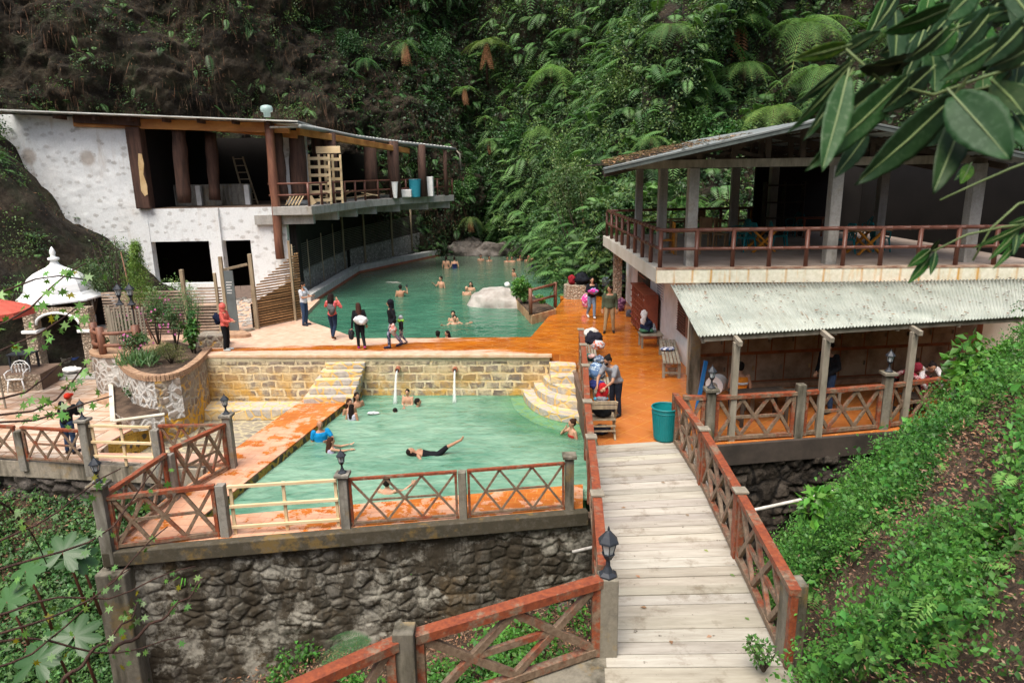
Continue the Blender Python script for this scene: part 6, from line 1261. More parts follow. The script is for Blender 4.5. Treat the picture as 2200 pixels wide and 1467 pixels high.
def person(p,rot,label,H=1.7,pose=None,lean=0.,side=0.,top=None,sleeve='long',pants=None,pleg='long',hair=((.015,.012,.01),'short'),skin=SK1,shoes=None,tilt=None,vox=.017,fem=False,suit=None,head=(0,0),group=None,mask=None,extra=None,hood=None,legs=True,bulk=1.,hands=True):
    t=thing('person',p,label,'person',group); t.rotation_euler=(0,0,rot) if tilt is None else tilt; s=H/1.7; t.scale=(s,s,s)
    J={'pel':V((0,0,.93)),'wst':V((0,0,1.06)),'chs':V((0,0,1.25)),'shc':V((0,.0,1.38)),'nck':V((0,-.005,1.45)),'hd':V((0,-.02,1.585))}
    for q,i in ((-1,'r'),(1,'l')):
        J['sh'+i]=V((q*(.165 if fem else .185),0,1.385)); J['el'+i]=V((q*.24,.03,1.11)); J['wr'+i]=V((q*.25,-.05,.87)); J['hp'+i]=V((q*.09,0,.9)); J['kn'+i]=V((q*.10,-.02,.5)); J['an'+i]=V((q*.105,.03,.08)); J['to'+i]=V((q*.12,-.13,.03))
    L=Matrix.Rotation(lean,3,'X')@Matrix.Rotation(side,3,'Y'); pv_=V((0,0,.95))
    up_=lambda v: pv_+L@(v-pv_)
    for k in ('wst','chs','shc','nck','hd','shl','shr','ell','elr','wrl','wrr'): J[k]=up_(J[k])
    for k,v in (pose or {}).items(): J[k]=V(v)
    tor=[(0,.88,.13,.09),(0,.95,.165 if fem else .155,.115),(0,1.06,.125 if fem else .14,.095),(0,1.18,.145 if fem else .16,.105),(0,1.28,.15 if fem else .175,.115),(0,1.37,.145 if fem else .165,.085),(0,1.42,.08,.06)]
    def torso(mb,g=0,z0=0,z1=9):
        rg=[]
        for _,z,rx,ry in tor:
            if z0<=z<=z1: c=V((0,0,z)); c=up_(c) if z>.95 else c; rg.append((c,(rx+g)*bulk,(ry+g)*bulk))
        loft(mb,rg)
    hd=J['hd']; HR=Matrix.Rotation(head[0],3,'Z')@Matrix.Rotation(head[1],3,'X')
    b=MB(); torso(b); capsule(b,J['nck']-V((0,0,.05)),hd-V((0,0,.08)),.056,.054)
    b.ell(hd+HR@V((0,.0,.025)),(.078,.098,.098),8,M=HR); b.ell(hd+HR@V((0,-.03,-.055)),(.055,.06,.06),8,M=HR); b.ell(hd+HR@V((0,-.1,-.015)),(.016,.024,.026),5,M=HR)
    for q in (-1,1): b.ell(hd+HR@V((q*.08,.005,-.005)),(.014,.022,.033),5,M=HR)
    for i in 'lr':
        capsule(b,J['sh'+i],J['el'+i],.052,.040); capsule(b,J['el'+i],J['wr'+i],.040,.026)
        if legs: capsule(b,J['hp'+i],J['kn'+i],.088,.056); capsule(b,J['kn'+i],J['an'+i],.056,.036); capsule(b,J['an'+i]-V((0,0,.02)),J['to'+i],.036,.03)
    me=remesh(b,vox); fg=MB(); fg.v=[tuple(v.co) for v in me.vertices]; fg.f=[tuple(pl.vertices) for pl in me.polygons]; bpy.data.meshes.remove(me)
    if hands:
        for q,i in ((-1,'r'),(1,'l')):
            w_=J['wr'+i]; d=(w_-J['el'+i]).normalized(); sx=d.cross(V((0,1,0)) if abs(d.y)<.8 else V((0,0,1))).normalized(); nn=d.cross(sx)
            M=Matrix((sx,d,nn)).transposed(); fg.ell(w_+d*.055,(.038,.058,.018),6,M=M)
            for k,(ox,ln) in enumerate(((-.028,.060),(-.010,.075),(.009,.072),(.027,.055))):
                a=w_+d*.095+sx*ox; c_=a+d*ln*.5-nn*.006*q; fg.tube([a,c_,c_+d*ln*.45-nn*.022*q],[.0105,.0095,.007],6)
            a=w_+d*.03+sx*.033*q; fg.tube([a,a+d*.035+sx*.022*q,a+d*.065+sx*.024*q],[.012,.011,.008],6)
    sk=skinmat(skin); body=fg.build('body',sk,t,smooth=True,local=True)
    # eyes and mouth
    e=MB()
    for q in (-1,1): e.ell(hd+HR@V((q*.03,-.088,.012)),(.012,.008,.006),5,M=HR)
    e.build('eyes',cloth((.01,.008,.006)),body,smooth=True,local=True)
    MB().ell(hd+HR@V((0,-.085,-.058)),(.022,.008,.006),5,M=HR).build('mouth',cloth((.25,.07,.06)),body,smooth=True,local=True)
    col,st=hair
    h=MB()
    if st in('short','long','bun','tail','cap'): 
        h.ell(hd+HR@V((0,.018,.045)),(.089,.102,.092),8,M=HR)
    if st=='short': h.ell(hd+HR@V((0,.045,.0)),(.083,.075,.085),7,M=HR)
    if st=='long':
        capsule(h,hd+HR@V((0,.05,.0)),J['shc']+L@V((0,.10,-.12)),.088,.075)
        for q in (-1,1): capsule(h,hd+HR@V((q*.055,.03,.0)),J['shc']+L@V((q*.08,.06,-.05)),.042,.04)
    if st=='curly':
        h.ell(hd+V((0,.03,.03)),(.115,.12,.12),8); capsule(h,hd+V((0,.05,-.03)),J['shc']+L@V((0,.11,-.2)),.13,.11)
    if st=='bun': h.ell(hd+HR@V((0,.05,0)),(.085,.075,.085),7,M=HR); h.ell(hd+HR@V((0,.10,.09)),(.045,.045,.045),6)
    if st=='tail': h.ell(hd+HR@V((0,.05,0)),(.085,.075,.085),7,M=HR); capsule(h,hd+HR@V((0,.10,.02)),J['shc']+L@V((0,.10,-.05)),.035,.025)
    if st=='cap': capsule(h,hd+HR@V((0,-.08,.05)),hd+HR@V((0,-.14,.045)),.05,.04)
    if st!='bald' and h.v:
        m2=remesh(h,.014,3); m2.materials.append(cloth(col)); m2.polygons.foreach_set('use_smooth',[True]*len(m2.polygons)); o=bpy.data.objects.new('cap' if st=='cap' else 'hair',m2); COL.objects.link(o); o.parent=body
    def garment(nm,mb,c,pat=None):
        m2=remesh(mb,.016,5); m2.materials.append(cloth(c,pat)); m2.polygons.foreach_set('use_smooth',[True]*len(m2.polygons)); o=bpy.data.objects.new(nm,m2); COL.objects.link(o); o.parent=t; return o
    if top:
        g_=MB(); torso(g_,.022,.88,1.40)
        for i in 'lr':
            if sleeve=='long': capsule(g_,J['sh'+i],J['el'+i],.073,.058); capsule(g_,J['el'+i],J['el'+i].lerp(J['wr'+i],.9),.056,.042)
            elif sleeve=='short': capsule(g_,J['sh'+i],J['sh'+i].lerp(J['el'+i],.62),.074,.066)
        garment('jacket' if sleeve=='long' else 'shirt',g_,top[0],top[1] if len(top)>1 else None)
    if hood:
        g_=MB(); g_.ell(hd+HR@V((0,.03,.03)),(.115,.125,.13),8,M=HR); capsule(g_,hd+V((0,.05,-.03)),J['nck']+V((0,.03,0)),.1,.1); o=garment('hood',g_,hood)
    if suit:
        g_=MB(); torso(g_,.012,.88 if suit[1]!='bra' else 1.2,1.30); garment('swimsuit',g_,suit[0])
    if pants and legs:
        g_=MB(); torso(g_,.014,.87,1.0); 
        for i in 'lr':
            capsule(g_,J['hp'+i],J['kn'+i],.103,.072)
            if pleg=='long': capsule(g_,J['kn'+i],J['an'+i]+V((0,0,.03)),.070,.056)
        garment('trousers' if pleg=='long' else 'shorts',g_,pants[0],pants[1] if len(pants)>1 else None)
    if shoes and legs:
        for i in 'lr':
            g_=MB(); capsule(g_,J['an'+i]+V((0,.02,-.03)),J['to'+i]+V((0,-.02,.012)),.048,.04); garment('shoe',g_,shoes)
    if mask:
        g_=MB(); g_.ell(hd+HR@V((0,-.075,-.045)),(.055,.045,.045),6,M=HR); g_.build('face_mask',cloth(mask),t,smooth=True,local=True)
    return t
JEAN=(.035,.065,.13); BLK=(.012,.013,.016)
def W_(t,v): return t.matrix_basis@V(v)
pr=person(at(657,699),R_(75),'man in a white shirt and blue jeans looking at his phone beside the corrugated fence',1.70,pose={'ell':(.22,-.12,1.13),'elr':(-.22,-.10,1.13),'wrl':(.08,-.36,1.17),'wrr':(-.08,-.34,1.17)},top=((.62,.67,.72),),sleeve='short',pants=(JEAN,),shoes=(.03,.035,.05),head=(0,.35),mask=(.25,.42,.5),skin=SK1)
def held(nm,t,v,r,c,label,cat,pat=None,flat=False,m=None): q=W_(t,v); return blob(nm,V((q.x,q.y,q.z-r[2]*.6)),r,c,label,cat,pat=pat,flat=flat,m=m)
q=W_(pr,(0,-.44,1.2)); tag(MB().box((q.x-.04,q.y-.05,q.z-.005),(q.x+.04,q.y+.05,q.z+.006)).build('phone',K['iron']),'phone held by the man in the white shirt','phone')
walk_=lambda s:{'knl':(.09,-.16*s,.5),'anl':(.09,-.16*s,.09),'tol':(.10,-.33*s if s>0 else .0,.04),'knr':(-.09,.02,.5),'anr':(-.1,.28,.14),'tor':(-.1,.12,.03)}
pr=person(at(718,727),R_(168),'long haired woman in a pink and orange jacket walking away with a rucksack',1.62,pose={**walk_(.4),'elr':(-.32,-.12,1.2),'wrr':(-.12,-.26,1.42),'ell':(.3,-.10,1.22),'wrl':(.14,-.26,1.42)},top=((.60,.12,.08),(.75,.17,.20)),pants=((.02,.035,.07),),shoes=(.12,.05,.02),hair=((.02,.012,.01),'curly'),fem=True)
held('backpack',pr,(-.10,.24,1.18),(.17,.12,.25),(.10,.10,.10),'grey rucksack on the back of the long haired woman','rucksack')
pr=person(at(776,748),R_(200),'woman in black walking with a white shoulder bag and a black carrier bag',1.55,pose={**walk_(-.3),'wrl':(.30,.10,.80)},top=(BLK,),pants=(BLK,),shoes=(.45,.05,.25),hair=((.06,.025,.018),'long'),fem=True,lean=.06,bulk=1.08)
held('shoulder_bag',pr,(-.02,.24,1.1),(.28,.15,.18),(.72,.73,.75),'white shoulder bag slung across the back of the woman in black','bag'); held('carrier_bag',pr,(.33,.08,.58),(.13,.13,.22),(.03,.03,.035),'black plastic carrier bag hanging from the hand of the woman in black','bag')
pr=person(at(846,747),R_(-80),'woman in a black hooded puffer jacket striding with a child beside her',1.64,pose={**walk_(.9),'ell':(.25,.1,1.12),'wrl':(.26,-.05,.9)},top=(BLK,),pants=((.04,.05,.09),(.3,.3,.4)),shoes=(.02,.025,.06),hood=(.010,.011,.016),fem=True,bulk=1.1,lean=.05)
held('tote_bag',pr,(.34,.02,.72),(.14,.16,.24),(.55,.45,.42),'pale pink and white tote bag carried by the woman in the puffer jacket','bag',pat=(.5,.18,.14))
person(at(864,741),R_(-75),'small child in a grey hat and lime green scarf beside the black puffer jacket',1.02,pose=walk_(.7),top=((.02,.02,.025),),pants=((.5,.5,.52),(.1,.1,.15)),shoes=(.05,.05,.06),hood=(.45,.47,.5))
held('scarf',bpy.data.objects[[o.name for o in COL.objects if o.get('label','').startswith('small child')][0]],(0,0,1.42),(.14,.12,.07),(.25,.55,.04),'lime green scarf round the neck of the small child','scarf')
pr=person(at(489,753),R_(85),'woman in a coral red hooded jacket and black trousers standing at the planter end',1.60,pose={'ell':(.2,-.08,1.12),'wrl':(.1,-.28,1.08),'elr':(-.2,-.08,1.12),'wrr':(-.1,-.28,1.08)},top=((.72,.15,.12),),pants=(BLK,),shoes=(.5,.55,.55),hood=(.75,.16,.13),fem=True,head=(0,.1))
held('backpack',pr,(0,.24,1.18),(.16,.13,.24),(.012,.02,.05),'dark navy backpack worn by the woman in the coral hood','rucksack')
pr=person(at(1271,684),R_(8),'young woman with pale jeans walking towards the camera with a bundle of pink clothes',1.64,pose={**walk_(.5),'ell':(.24,-.04,1.14),'wrl':(.05,-.22,1.2),'elr':(-.24,-.04,1.14),'wrr':(-.05,-.22,1.12)},top=((.015,.018,.025),),pants=((.22,.32,.45),),shoes=(.7,.7,.7),hair=((.012,.01,.01),'long'),fem=True,skin=SK2)
held('pink_clothes',pr,(0,-.26,1.18),(.26,.13,.14),(.75,.05,.42),'bundle of bright pink clothes in the arms of the young woman in jeans','clothing',pat=(.25,.35,.6))
person(at(1309,714),R_(-12),'man in an olive green jacket and khaki trousers standing on the wet orange tiles',1.70,pose={'knr':(-.13,-.05,.5),'anr':(-.16,-.1,.08),'tor':(-.18,-.25,.03),'knl':(.12,-.02,.5),'anl':(.14,.05,.08),'tol':(.17,-.1,.03)},top=((.085,.11,.07),),pants=((.38,.28,.16),),shoes=(.03,.025,.02),head=(R_(-50),0),bulk=1.05)
pr=person(at(1322,893),R_(-50),'woman in a grey T-shirt and black face mask sorting clothes at the bench',1.62,lean=.5,pose={'ell':(.22,-.38,1.02),'wrl':(.12,-.52,.88),'elr':(-.22,-.42,1.02),'wrr':(-.12,-.55,.9)},top=((.26,.27,.29),),sleeve='short',pants=((.02,.025,.04),),shoes=(.03,.03,.03),hair=((.015,.012,.01),'bun'),fem=True,head=(0,.5),mask=(.01,.01,.012),bulk=1.15)
held('red_garment',pr,(0,-.5,.68),(.17,.13,.32),(.50,.02,.025),'bright red garment in the hands of the woman in the grey T-shirt','clothing')
sit={'hpl':(.1,0,.5),'hpr':(-.1,0,.5)}
pr=person(V((5.35,15.5,-.42)),R_(165),'man in an orange safety vest sitting with his back to the lattice railing',1.7,pose={'knl':(.16,-.42,.92),'knr':(-.16,-.42,.92),'anl':(.16,-.45,.5),'anr':(-.16,-.45,.5),'tol':(.16,-.6,.46),'tor':(-.16,-.6,.46),'wrl':(.12,-.35,1.05),'wrr':(-.12,-.35,1.05)},top=((.85,.28,.03),),sleeve='none',pants=((.03,.04,.08),),shoes=(.03,.03,.03),lean=.12)
g_=MB()
MB_=g_
for z in (1.02,1.2): 
    o=MB().lathe((0,0,z),[(.185,0),(.19,.045)],20,sy=.74); o.build('reflective_band',K['white'],pr,local=True,smooth=True)
person(at(1772,885),R_(-60),'man in a black sweater and black cap standing behind the lattice railing',1.74,pose={'wrr':(-.12,-.28,1.0),'elr':(-.24,-.02,1.12),'wrl':(.12,-.25,.95)},top=(BLK,),pants=(JEAN,),shoes=(.03,.03,.03),hair=((.012,.012,.014),'cap'),head=(R_(-25),0),lean=.08)
person(at(1912,880),R_(40),'person in a red floral hood bending over beside the terrace lantern',1.55,lean=1.05,pose={'ell':(.2,-.72,1.0),'wrl':(.1,-.75,.75),'elr':(-.2,-.72,1.0),'wrr':(-.1,-.75,.75)},top=((.30,.03,.05),(.6,.4,.4)),pants=(BLK,),shoes=(.03,.03,.03),hood=(.28,.03,.05),fem=True,hands=True)
person(at(1975,880),R_(-15),'person in white top with dark bun bending over a bench',1.60,lean=1.0,pose={'ell':(.24,-.68,1.0),'wrl':(.12,-.72,.75),'elr':(-.24,-.68,1.0),'wrr':(-.12,-.72,.75)},top=((.66,.62,.62),),pants=((.03,.035,.05),),shoes=(.03,.03,.03),hair=((.015,.01,.01),'bun'),fem=True,head=(0,.3))
bench(V((9.2,15.3,0)),V((11.3,15.7,0)),.5,.45,'low dark bench under the hands of the bending pair',mat='darkw')
person(at(155,973,-1.2),R_(170),'man in a red cap and black jacket leaning on the plaza railing',1.62,pose={'elr':(-.27,-.1,1.12),'wrr':(-.15,-.28,1.05),'ell':(.27,-.1,1.12),'wrl':(.15,-.28,1.05)},top=(BLK,),pants=(JEAN,),shoes=(.04,.03,.03),hair=((.62,.04,.02),'cap'),side=-.18,lean=.1)
# swimmers: (px,py at the waterline, depth of body under water, facing, ...)
U_=-.15; LW=-1.38
def swim(px,py,wl,sub,rot,label,**k):
    q=at(px,py,wl); H=k.get('H',1.68); q.z=wl-sub*H/1.7; k.setdefault('vox',.022); k.setdefault('pants',((.03,.04,.08),)); k.setdefault('pleg','short'); return person(q,R_(rot),label,**k)
BR=((.015,.012,.01),'short'); LG=((.018,.012,.01),'long'); TL=((.02,.012,.01),'tail')
swim(959,576,U_,.98,175,'woman with a ponytail standing waist deep with her back to the camera',fem=True,hair=TL,suit=((.4,.2,.2),'bra'),skin=SK2)
swim(977,577,U_,.98,190,'woman in a navy swimsuit standing waist deep beside the ponytailed woman',fem=True,hair=((.02,.012,.01),'bun'),suit=((.02,.03,.10),'full'),skin=SK2,pose={'wrl':(.42,0,.98)})
swim(948,618,U_,1.12,-40,'bare chested man standing chest deep in the middle of the upper pool',skin=SK2,pose={'elr':(-.3,-.05,1.15),'wrr':(-.34,-.2,1.3)})
pr=swim(861,637,U_,1.14,175,'bare backed man holding up a phone in the upper pool',pose={'ell':(-.0,0,0)} if 0 else {'elr':(-.32,-.1,1.25),'wrr':(-.28,-.2,1.5)})
q=W_(pr,(-.28,-.2,1.62)); tag(MB().box((q.x-.04,q.y-.01,q.z-.07),(q.x+.04,q.y+.01,q.z+.08)).build('phone',K['iron']),'phone raised by the bare backed man in the upper pool','phone')
swim(1012,624,U_,1.28,-10,'dark haired woman with wet hair behind the bald man',fem=True,hair=LG,skin=SK2,suit=((.02,.02,.02),'bra')); swim(1003,634,U_,1.27,-15,'bald man shoulder deep beside the dark haired woman',hair=((.1,.05,.03),'bald'),skin=SK2)
swim(1051,634,U_,1.40,60,'swimmer whose dark head shows just behind the pale boulder'); swim(1104,594,U_,1.18,-60,'boy standing chest deep near the hillside side of the upper pool',H=1.5)
for px,py,sb,rt,lb_ in ((1033,560,1.3,0,'bather shoulder deep at the far shore, leftmost of the far row'),(1051,561,1.36,20,'bather with only a head showing, second in the far row'),(1090,563,1.34,10,'third bather in the row at the far shore'),(1100,563,1.32,-10,'fourth bather in the row at the far shore'),(1117,560,1.3,30,'fifth bather leaning on the rocks at the far shore'),(1134,562,1.28,20,'sixth bather at the far shore beside the stooping one')): swim(px,py,U_,sb,rt,lb_,vox=.03)
swim(1147,573,U_,.78,-50,'bather standing and stooping at the right end of the far shore',lean=.6,vox=.025)
swim(974,690,U_,1.30,0,'woman with tied dark hair behind a man in the near upper pool',fem=True,hair=((.015,.012,.01),'bun'),skin=SK2,suit=((.02,.02,.02),'bra')); swim(977,696,U_,1.36,15,'dark haired man up to his neck in front of the woman in upper pool',skin=SK2,pose={'ell':(.35,-.05,1.3),'wrl':(.55,-.12,1.36),'elr':(-.35,-.05,1.3),'wrr':(-.5,-.15,1.35)})
swim(941,728,U_,1.42,180,'dark haired swimmer whose head shows at the edge of the orange tiles'); swim(962,727,U_,1.38,-60,'girl with long dark hair at the near edge of the upper pool',hair=LG,fem=True,H=1.5)
swim(768,874,LW,1.25,35,'woman with dark hair at the foot of the stone stair in the lower pool',fem=True,hair=LG); swim(752,888,LW,1.25,40,'woman with brown hair leaning on the pool side wall',fem=True,hair=((.05,.02,.012),'long'))
swim(757,901,LW,1.15,160,'girl in a white top with her back to the camera by the pool wall',fem=True,hair=LG,H=1.45,top=((.6,.6,.7),),sleeve='none')
swim(690,946,LW,1.13,25,'balding man in a bright blue T-shirt by the diagonal walkway',top=((.01,.28,.62),),sleeve='short',hair=((.1,.05,.03),'bald'),pose={'ell':(.3,-.12,1.18),'wrl':(.12,-.3,1.2)})
swim(712,970,LW,1.25,110,'girl with long brown hair in lilac top reaching across the water',fem=True,hair=((.06,.025,.015),'long'),top=((.55,.5,.68),),sleeve='none',H=1.5,pose={'ell':(.2,-.3,1.3),'wrl':(.18,-.55,1.33),'elr':(-.2,-.3,1.3),'wrr':(-.18,-.52,1.3)},skin=SK2)
q=at(835,893,LW); person(q+V((.45,-.15,-1.23+.0)),0,'boy swimming away with a float in the lower pool',1.45,tilt=(R_(62),0,R_(200)),pose={'elr':(-.3,-.1,1.5),'wrr':(-.35,-.1,1.7)},hair=BR,pants=((.5,.08,.03),),pleg='short',vox=.022).location=q+V((.55,-.75,-.62))
q=at(803,889,LW+.02); blob('float',q,(.25,.1,.05),(.7,.72,.72),'white hand float beside the swimming boy','float')
swim(877,867,LW,1.12,-10,'boy standing chest deep under the left water spout',H=1.4,skin=SK2,pose={'ell':(.2,-.1,1.1),'wrl':(.03,-.22,1.12),'elr':(-.2,-.1,1.1),'wrr':(-.03,-.22,1.1)})
swim(897,873,LW,1.46,90,'swimmer lying low beside the boy under the spout')
# floating on her back
q=at(884,978,LW); person(q,0,'woman in a black swimsuit floating on her back with one foot raised',1.6,tilt=(R_(-76),0,R_(98)),pose={'knr':(-.1,-.34,.66),'anr':(-.14,-.62,.34),'tor':(-.15,-.74,.28),'knl':(.12,.05,.5),'anl':(.13,.1,.1),'elr':(-.35,.1,1.25),'wrr':(-.4,.12,1.0),'ell':(.4,.05,1.3),'wrl':(.5,.05,1.15)},hair=LG,fem=True,suit=(BLK,'full'),pants=(BLK,),pleg='short',vox=.018).location=V((q.x+1.42,q.y+.2,LW-.27))
swim(1230,937,LW,1.22,-70,'woman in a red swimsuit resting at the east wall with her hand to her face',fem=True,hair=((.05,.025,.015),'bun'),suit=((.5,.04,.03),'full'),skin=SK2,pose={'elr':(-.2,-.25,1.25),'wrr':(-.05,-.2,1.45)})
swim(832,1058,LW,1.35,170,'dark haired man seen from behind near the front railing',skin=SK2,pose={'ell':(-.3,0,1.2)} if 0 else {'elr':(-.32,-.2,1.3),'wrr':(-.45,-.4,1.38)})
# ================================================================ VEGETATION
from mathutils.bvhtree import BVHTree
bpy.context.view_layer.update()
def bvh(names):
    vs_=[];fs=[]
    for o in COL.objects:
        if o.type=='MESH' and o.name.split('.')[0] in names:
            b=len(vs_); vs_+=[o.matrix_world@v.co for v in o.data.vertices]; fs+=[tuple(b+i for i in p.vertices) for p in o.data.polygons]
    return BVHTree.FromPolygons(vs_,fs)
BC=bvh(['cliff_face','hillside','earth_bank']); BN=bvh(['near_slope'])
def hit(px,py,tree=None):
    d=ray(px,py).normalized(); r=(tree or BC).ray_cast(V((0,0,HC)),d); return (r[0],r[1]) if r[0] else (None,None)
def surf_sample(P_,N_,n,wt=None):
    a,b=P_.shape[:2]; W_=np.ones((a,b)) if wt is None else wt; W_=W_.ravel()/W_.sum(); i=RNG.choice(a*b,n,p=W_); p=P_.reshape(-1,3)[i]; nr=N_.reshape(-1,3)[i]
    return p+RNG.normal(size=p.shape)*.12,nr
# screen of everything visible: keep only what can be seen (cheap frustum test)
def vis(p,m=150):
    q=p-np.array([0,0,HC]); f=np.array(_f);r=np.array(CR);u=np.array(CU); d=q@f; x=1100+FPX*(q@r)/d; y=733.5-FPX*(q@u)/d; return (d>0)&(x>-m*2)&(x<2200+m*2)&(y>-m*2)&(y<1467+m)
pal=[np.array(c) for c in ((1.,1.,1.),(1.45,1.35,1.0),(.75,.85,.8),(1.7,1.55,1.3),(1.1,1.2,.75),(.55,.7,.6))]
def hill_foliage(name,P_,N_,n_cl,n_fr,wt,m,label,lsz=(.09,.2),offs=(.0,.7),leaves=42,bright=1.,fl=(.7,1.7)):
    lc=LC(); c,nr=surf_sample(P_,N_,n_cl,wt); k=vis(c); c=c[k];nr=nr[k]; cz=fbm(c/2.2,3,301)
    for p,n,g in zip(c,nr,cz):
        col=pal[RNG.integers(0,6)]*bright*(1+.5*g); r=RNG.uniform(.25,.65); nl=int(leaves*RNG.uniform(.6,1.4)); o=n*(RNG.uniform(*offs)+max(0,g)*.8)
        sz=RNG.uniform(*lsz); blobleaves(lc,p+o,(r,r,r*.75),nl,sz,rcol(nl,.7,1.3)*col,shell=.2)
    c,nr=surf_sample(P_,N_,n_fr,wt); k=vis(c); c=c[k];nr=nr[k]
    for p,n in zip(c,nr):
        a=RNG.normal(size=3)*.6+n*1.0+np.array([0,0,.25]); L=RNG.uniform(*fl); base=p+n*RNG.uniform(.1,.8)*fl[1]/1.7; frond(lc,base,a,L,RNG.uniform(.5,1.1),np.array([1.,1.1,.8])*RNG.uniform(.8,1.7)*bright,14,.3)
    return tag(lc.build(name,m),label,'foliage',kind='stuff')
ns,nh=PR.shape[:2]; si=np.linspace(0,1,ns)[:,None]; hi=np.linspace(0,1,nh)[None]
wr=(np.clip((si-.05)/.1,0,1))*(1-.25*hi)*np.ones((ns,nh)); wr[:, :3]*=.15
wr*=vis(PR.reshape(-1,3),250).reshape(ns,nh)
hill_foliage('hillside_vines',PR,NR,5600,2600,wr,LEAF,'dense tangle of vines ferns and shrubs covering the right hillside')
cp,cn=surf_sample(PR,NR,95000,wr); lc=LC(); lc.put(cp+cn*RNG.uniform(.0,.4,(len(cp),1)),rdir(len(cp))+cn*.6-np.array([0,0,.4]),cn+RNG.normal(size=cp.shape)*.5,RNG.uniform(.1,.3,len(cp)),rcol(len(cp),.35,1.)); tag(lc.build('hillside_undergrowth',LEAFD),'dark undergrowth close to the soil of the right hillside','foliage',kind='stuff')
ns,nh=PL.shape[:2]; si=np.linspace(0,1,ns)[:,None]; hi=np.linspace(0,1,nh)[None]; v_=vis(PL.reshape(-1,3),200).reshape(ns,nh)
pz_=np.clip(fbm(PL.reshape(-1,3)/1.6,4,388).reshape(ns,nh)*4+.2,0,1)*v_*(si<.72)*(.4+.8*si)
hill_foliage('cliff_weeds',PL,NL,1500,420,pz_,LEAF,'small green weeds and creepers dotted over the brown earth cliff',lsz=(.06,.13),offs=(0,.2),leaves=26,bright=.8,fl=(.35,.8))
patch=np.clip(fbm(PL.reshape(-1,3)/2.5,3,88).reshape(ns,nh)*3+.25,0,1)
wl=v_*(patch*.35*np.ones((ns,nh))+np.clip((si-.60)/.12,0,1)*3.2); 
hill_foliage('cliff_plants',PL,NL,2000,900,wl,LEAFD,'dark small plants and ferns clinging to the brown cliff',offs=(0,.35),leaves=26,bright=.8,fl=(.5,1.2))
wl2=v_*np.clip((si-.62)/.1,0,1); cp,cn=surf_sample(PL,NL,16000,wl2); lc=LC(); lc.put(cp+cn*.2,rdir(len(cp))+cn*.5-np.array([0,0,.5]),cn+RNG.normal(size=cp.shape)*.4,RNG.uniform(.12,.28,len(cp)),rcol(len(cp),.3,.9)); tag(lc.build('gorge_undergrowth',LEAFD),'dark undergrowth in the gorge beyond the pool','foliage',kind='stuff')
# hanging roots and dry stalks
cp,cn=surf_sample(PL,NL,9000,v_*np.clip(fbm(PL.reshape(-1,3)/3.,3,98).reshape(ns,nh)*3+.4,.05,1)*(si<.75)); lc=LC(); n=len(cp)
lc.put(cp+cn*.12,np.c_[RNG.normal(size=(n,2))*.18,-np.ones(n)],cn+RNG.normal(size=cp.shape)*.1,RNG.uniform(.3,1.2,n),rcol(n,.3,1.1,.1),np.array([(0,0,0),(-.012,.4,.02),(0,.5,.03),(.012,.4,.02),(.02,1,.0)]),Q_LEAF)
cp,cn=surf_sample(PL,NL,12000,v_*(si<.8)); n=len(cp); lc.put(cp+cn*.08,rdir(n)-np.array([0,0,.6]),cn,RNG.uniform(.08,.26,n),rcol(n,.25,1.0,.1),T_NAR,Q_LEAF)
tag(lc.build('hanging_roots',DRY),'dry roots and dead stalks hanging down the brown cliff','roots',kind='stuff')
# earth bank plants
nb=np.cross(np.gradient(PB,axis=0),np.gradient(PB,axis=1)); nb/=np.linalg.norm(nb,axis=2,keepdims=True); nb*=np.sign(nb[:,:,2:3])
wb_=np.clip(fbm(PB.reshape(-1,3)/1.6,3,189).reshape(PB.shape[:2])*3-.2,0,1)*(PB[:,:,2]>.2)*vis(PB.reshape(-1,3),100).reshape(PB.shape[:2])
hill_foliage('bank_plants',PB,nb,420,90,wb_,LEAF,'scattered weeds growing on the earth bank beside the white building',lsz=(.05,.11),offs=(0,.2),leaves=30,fl=(.3,.6))
cp,cn=surf_sample(PB,nb,5200,(PB[:,:,2]>.0)*1.); n=len(cp); lc=LC(); lc.put(cp,rdir(n),cn+RNG.normal(size=cp.shape)*.4,RNG.uniform(.05,.18,n),rcol(n,.3,1.3,.1),T_NAR,Q_LEAF); tag(lc.build('bank_litter',DRY),'dry twigs and litter on the earth bank','leaf litter',kind='stuff')
# ---- tree ferns one can pick out
def tree_fern(px,py,L,nf,label,col=(1,1,1),trunk=1.6,el=.35,droop=.8,fine=True,out=.9,dead=0,pairs=18):
    p,n=hit(px,py)
    if p is None: print('miss',px,py); return
    if n.dot(V((0,0,HC))-p)<0: n=-n
    tow=(V((0,0,HC))-p).normalized(); c=p+tow*out+V((0,0,.1)); base=c+V((-tow.x*out,-tow.y*out,-trunk))
    t=thing('tree_fern',base,label,'tree fern','tree ferns on the hillside'); MB().tube([base,base.lerp(c,.5)+V((0,0,-.1)),c],[.13,.10,.08],8).build('trunk',K['log'],t,smooth=True)
    lc=LC(); az=math.atan2(tow.y,tow.x); fern_crown(lc,tuple(c),L,nf,col,el,droop,fine,pairs,az-2.3,az+2.3); lc.build('crown',FERN,t)
    if dead:
        lc=LC()
        for i in range(dead): a=az+random.uniform(-1.2,1.2); frond(lc,tuple(c),(math.cos(a)*.35,math.sin(a)*.35,-.9),L*.8,.2,(1.6,1.2,1.),14,.22)
        lc.build('dead_fronds',DRY,t)
    return t
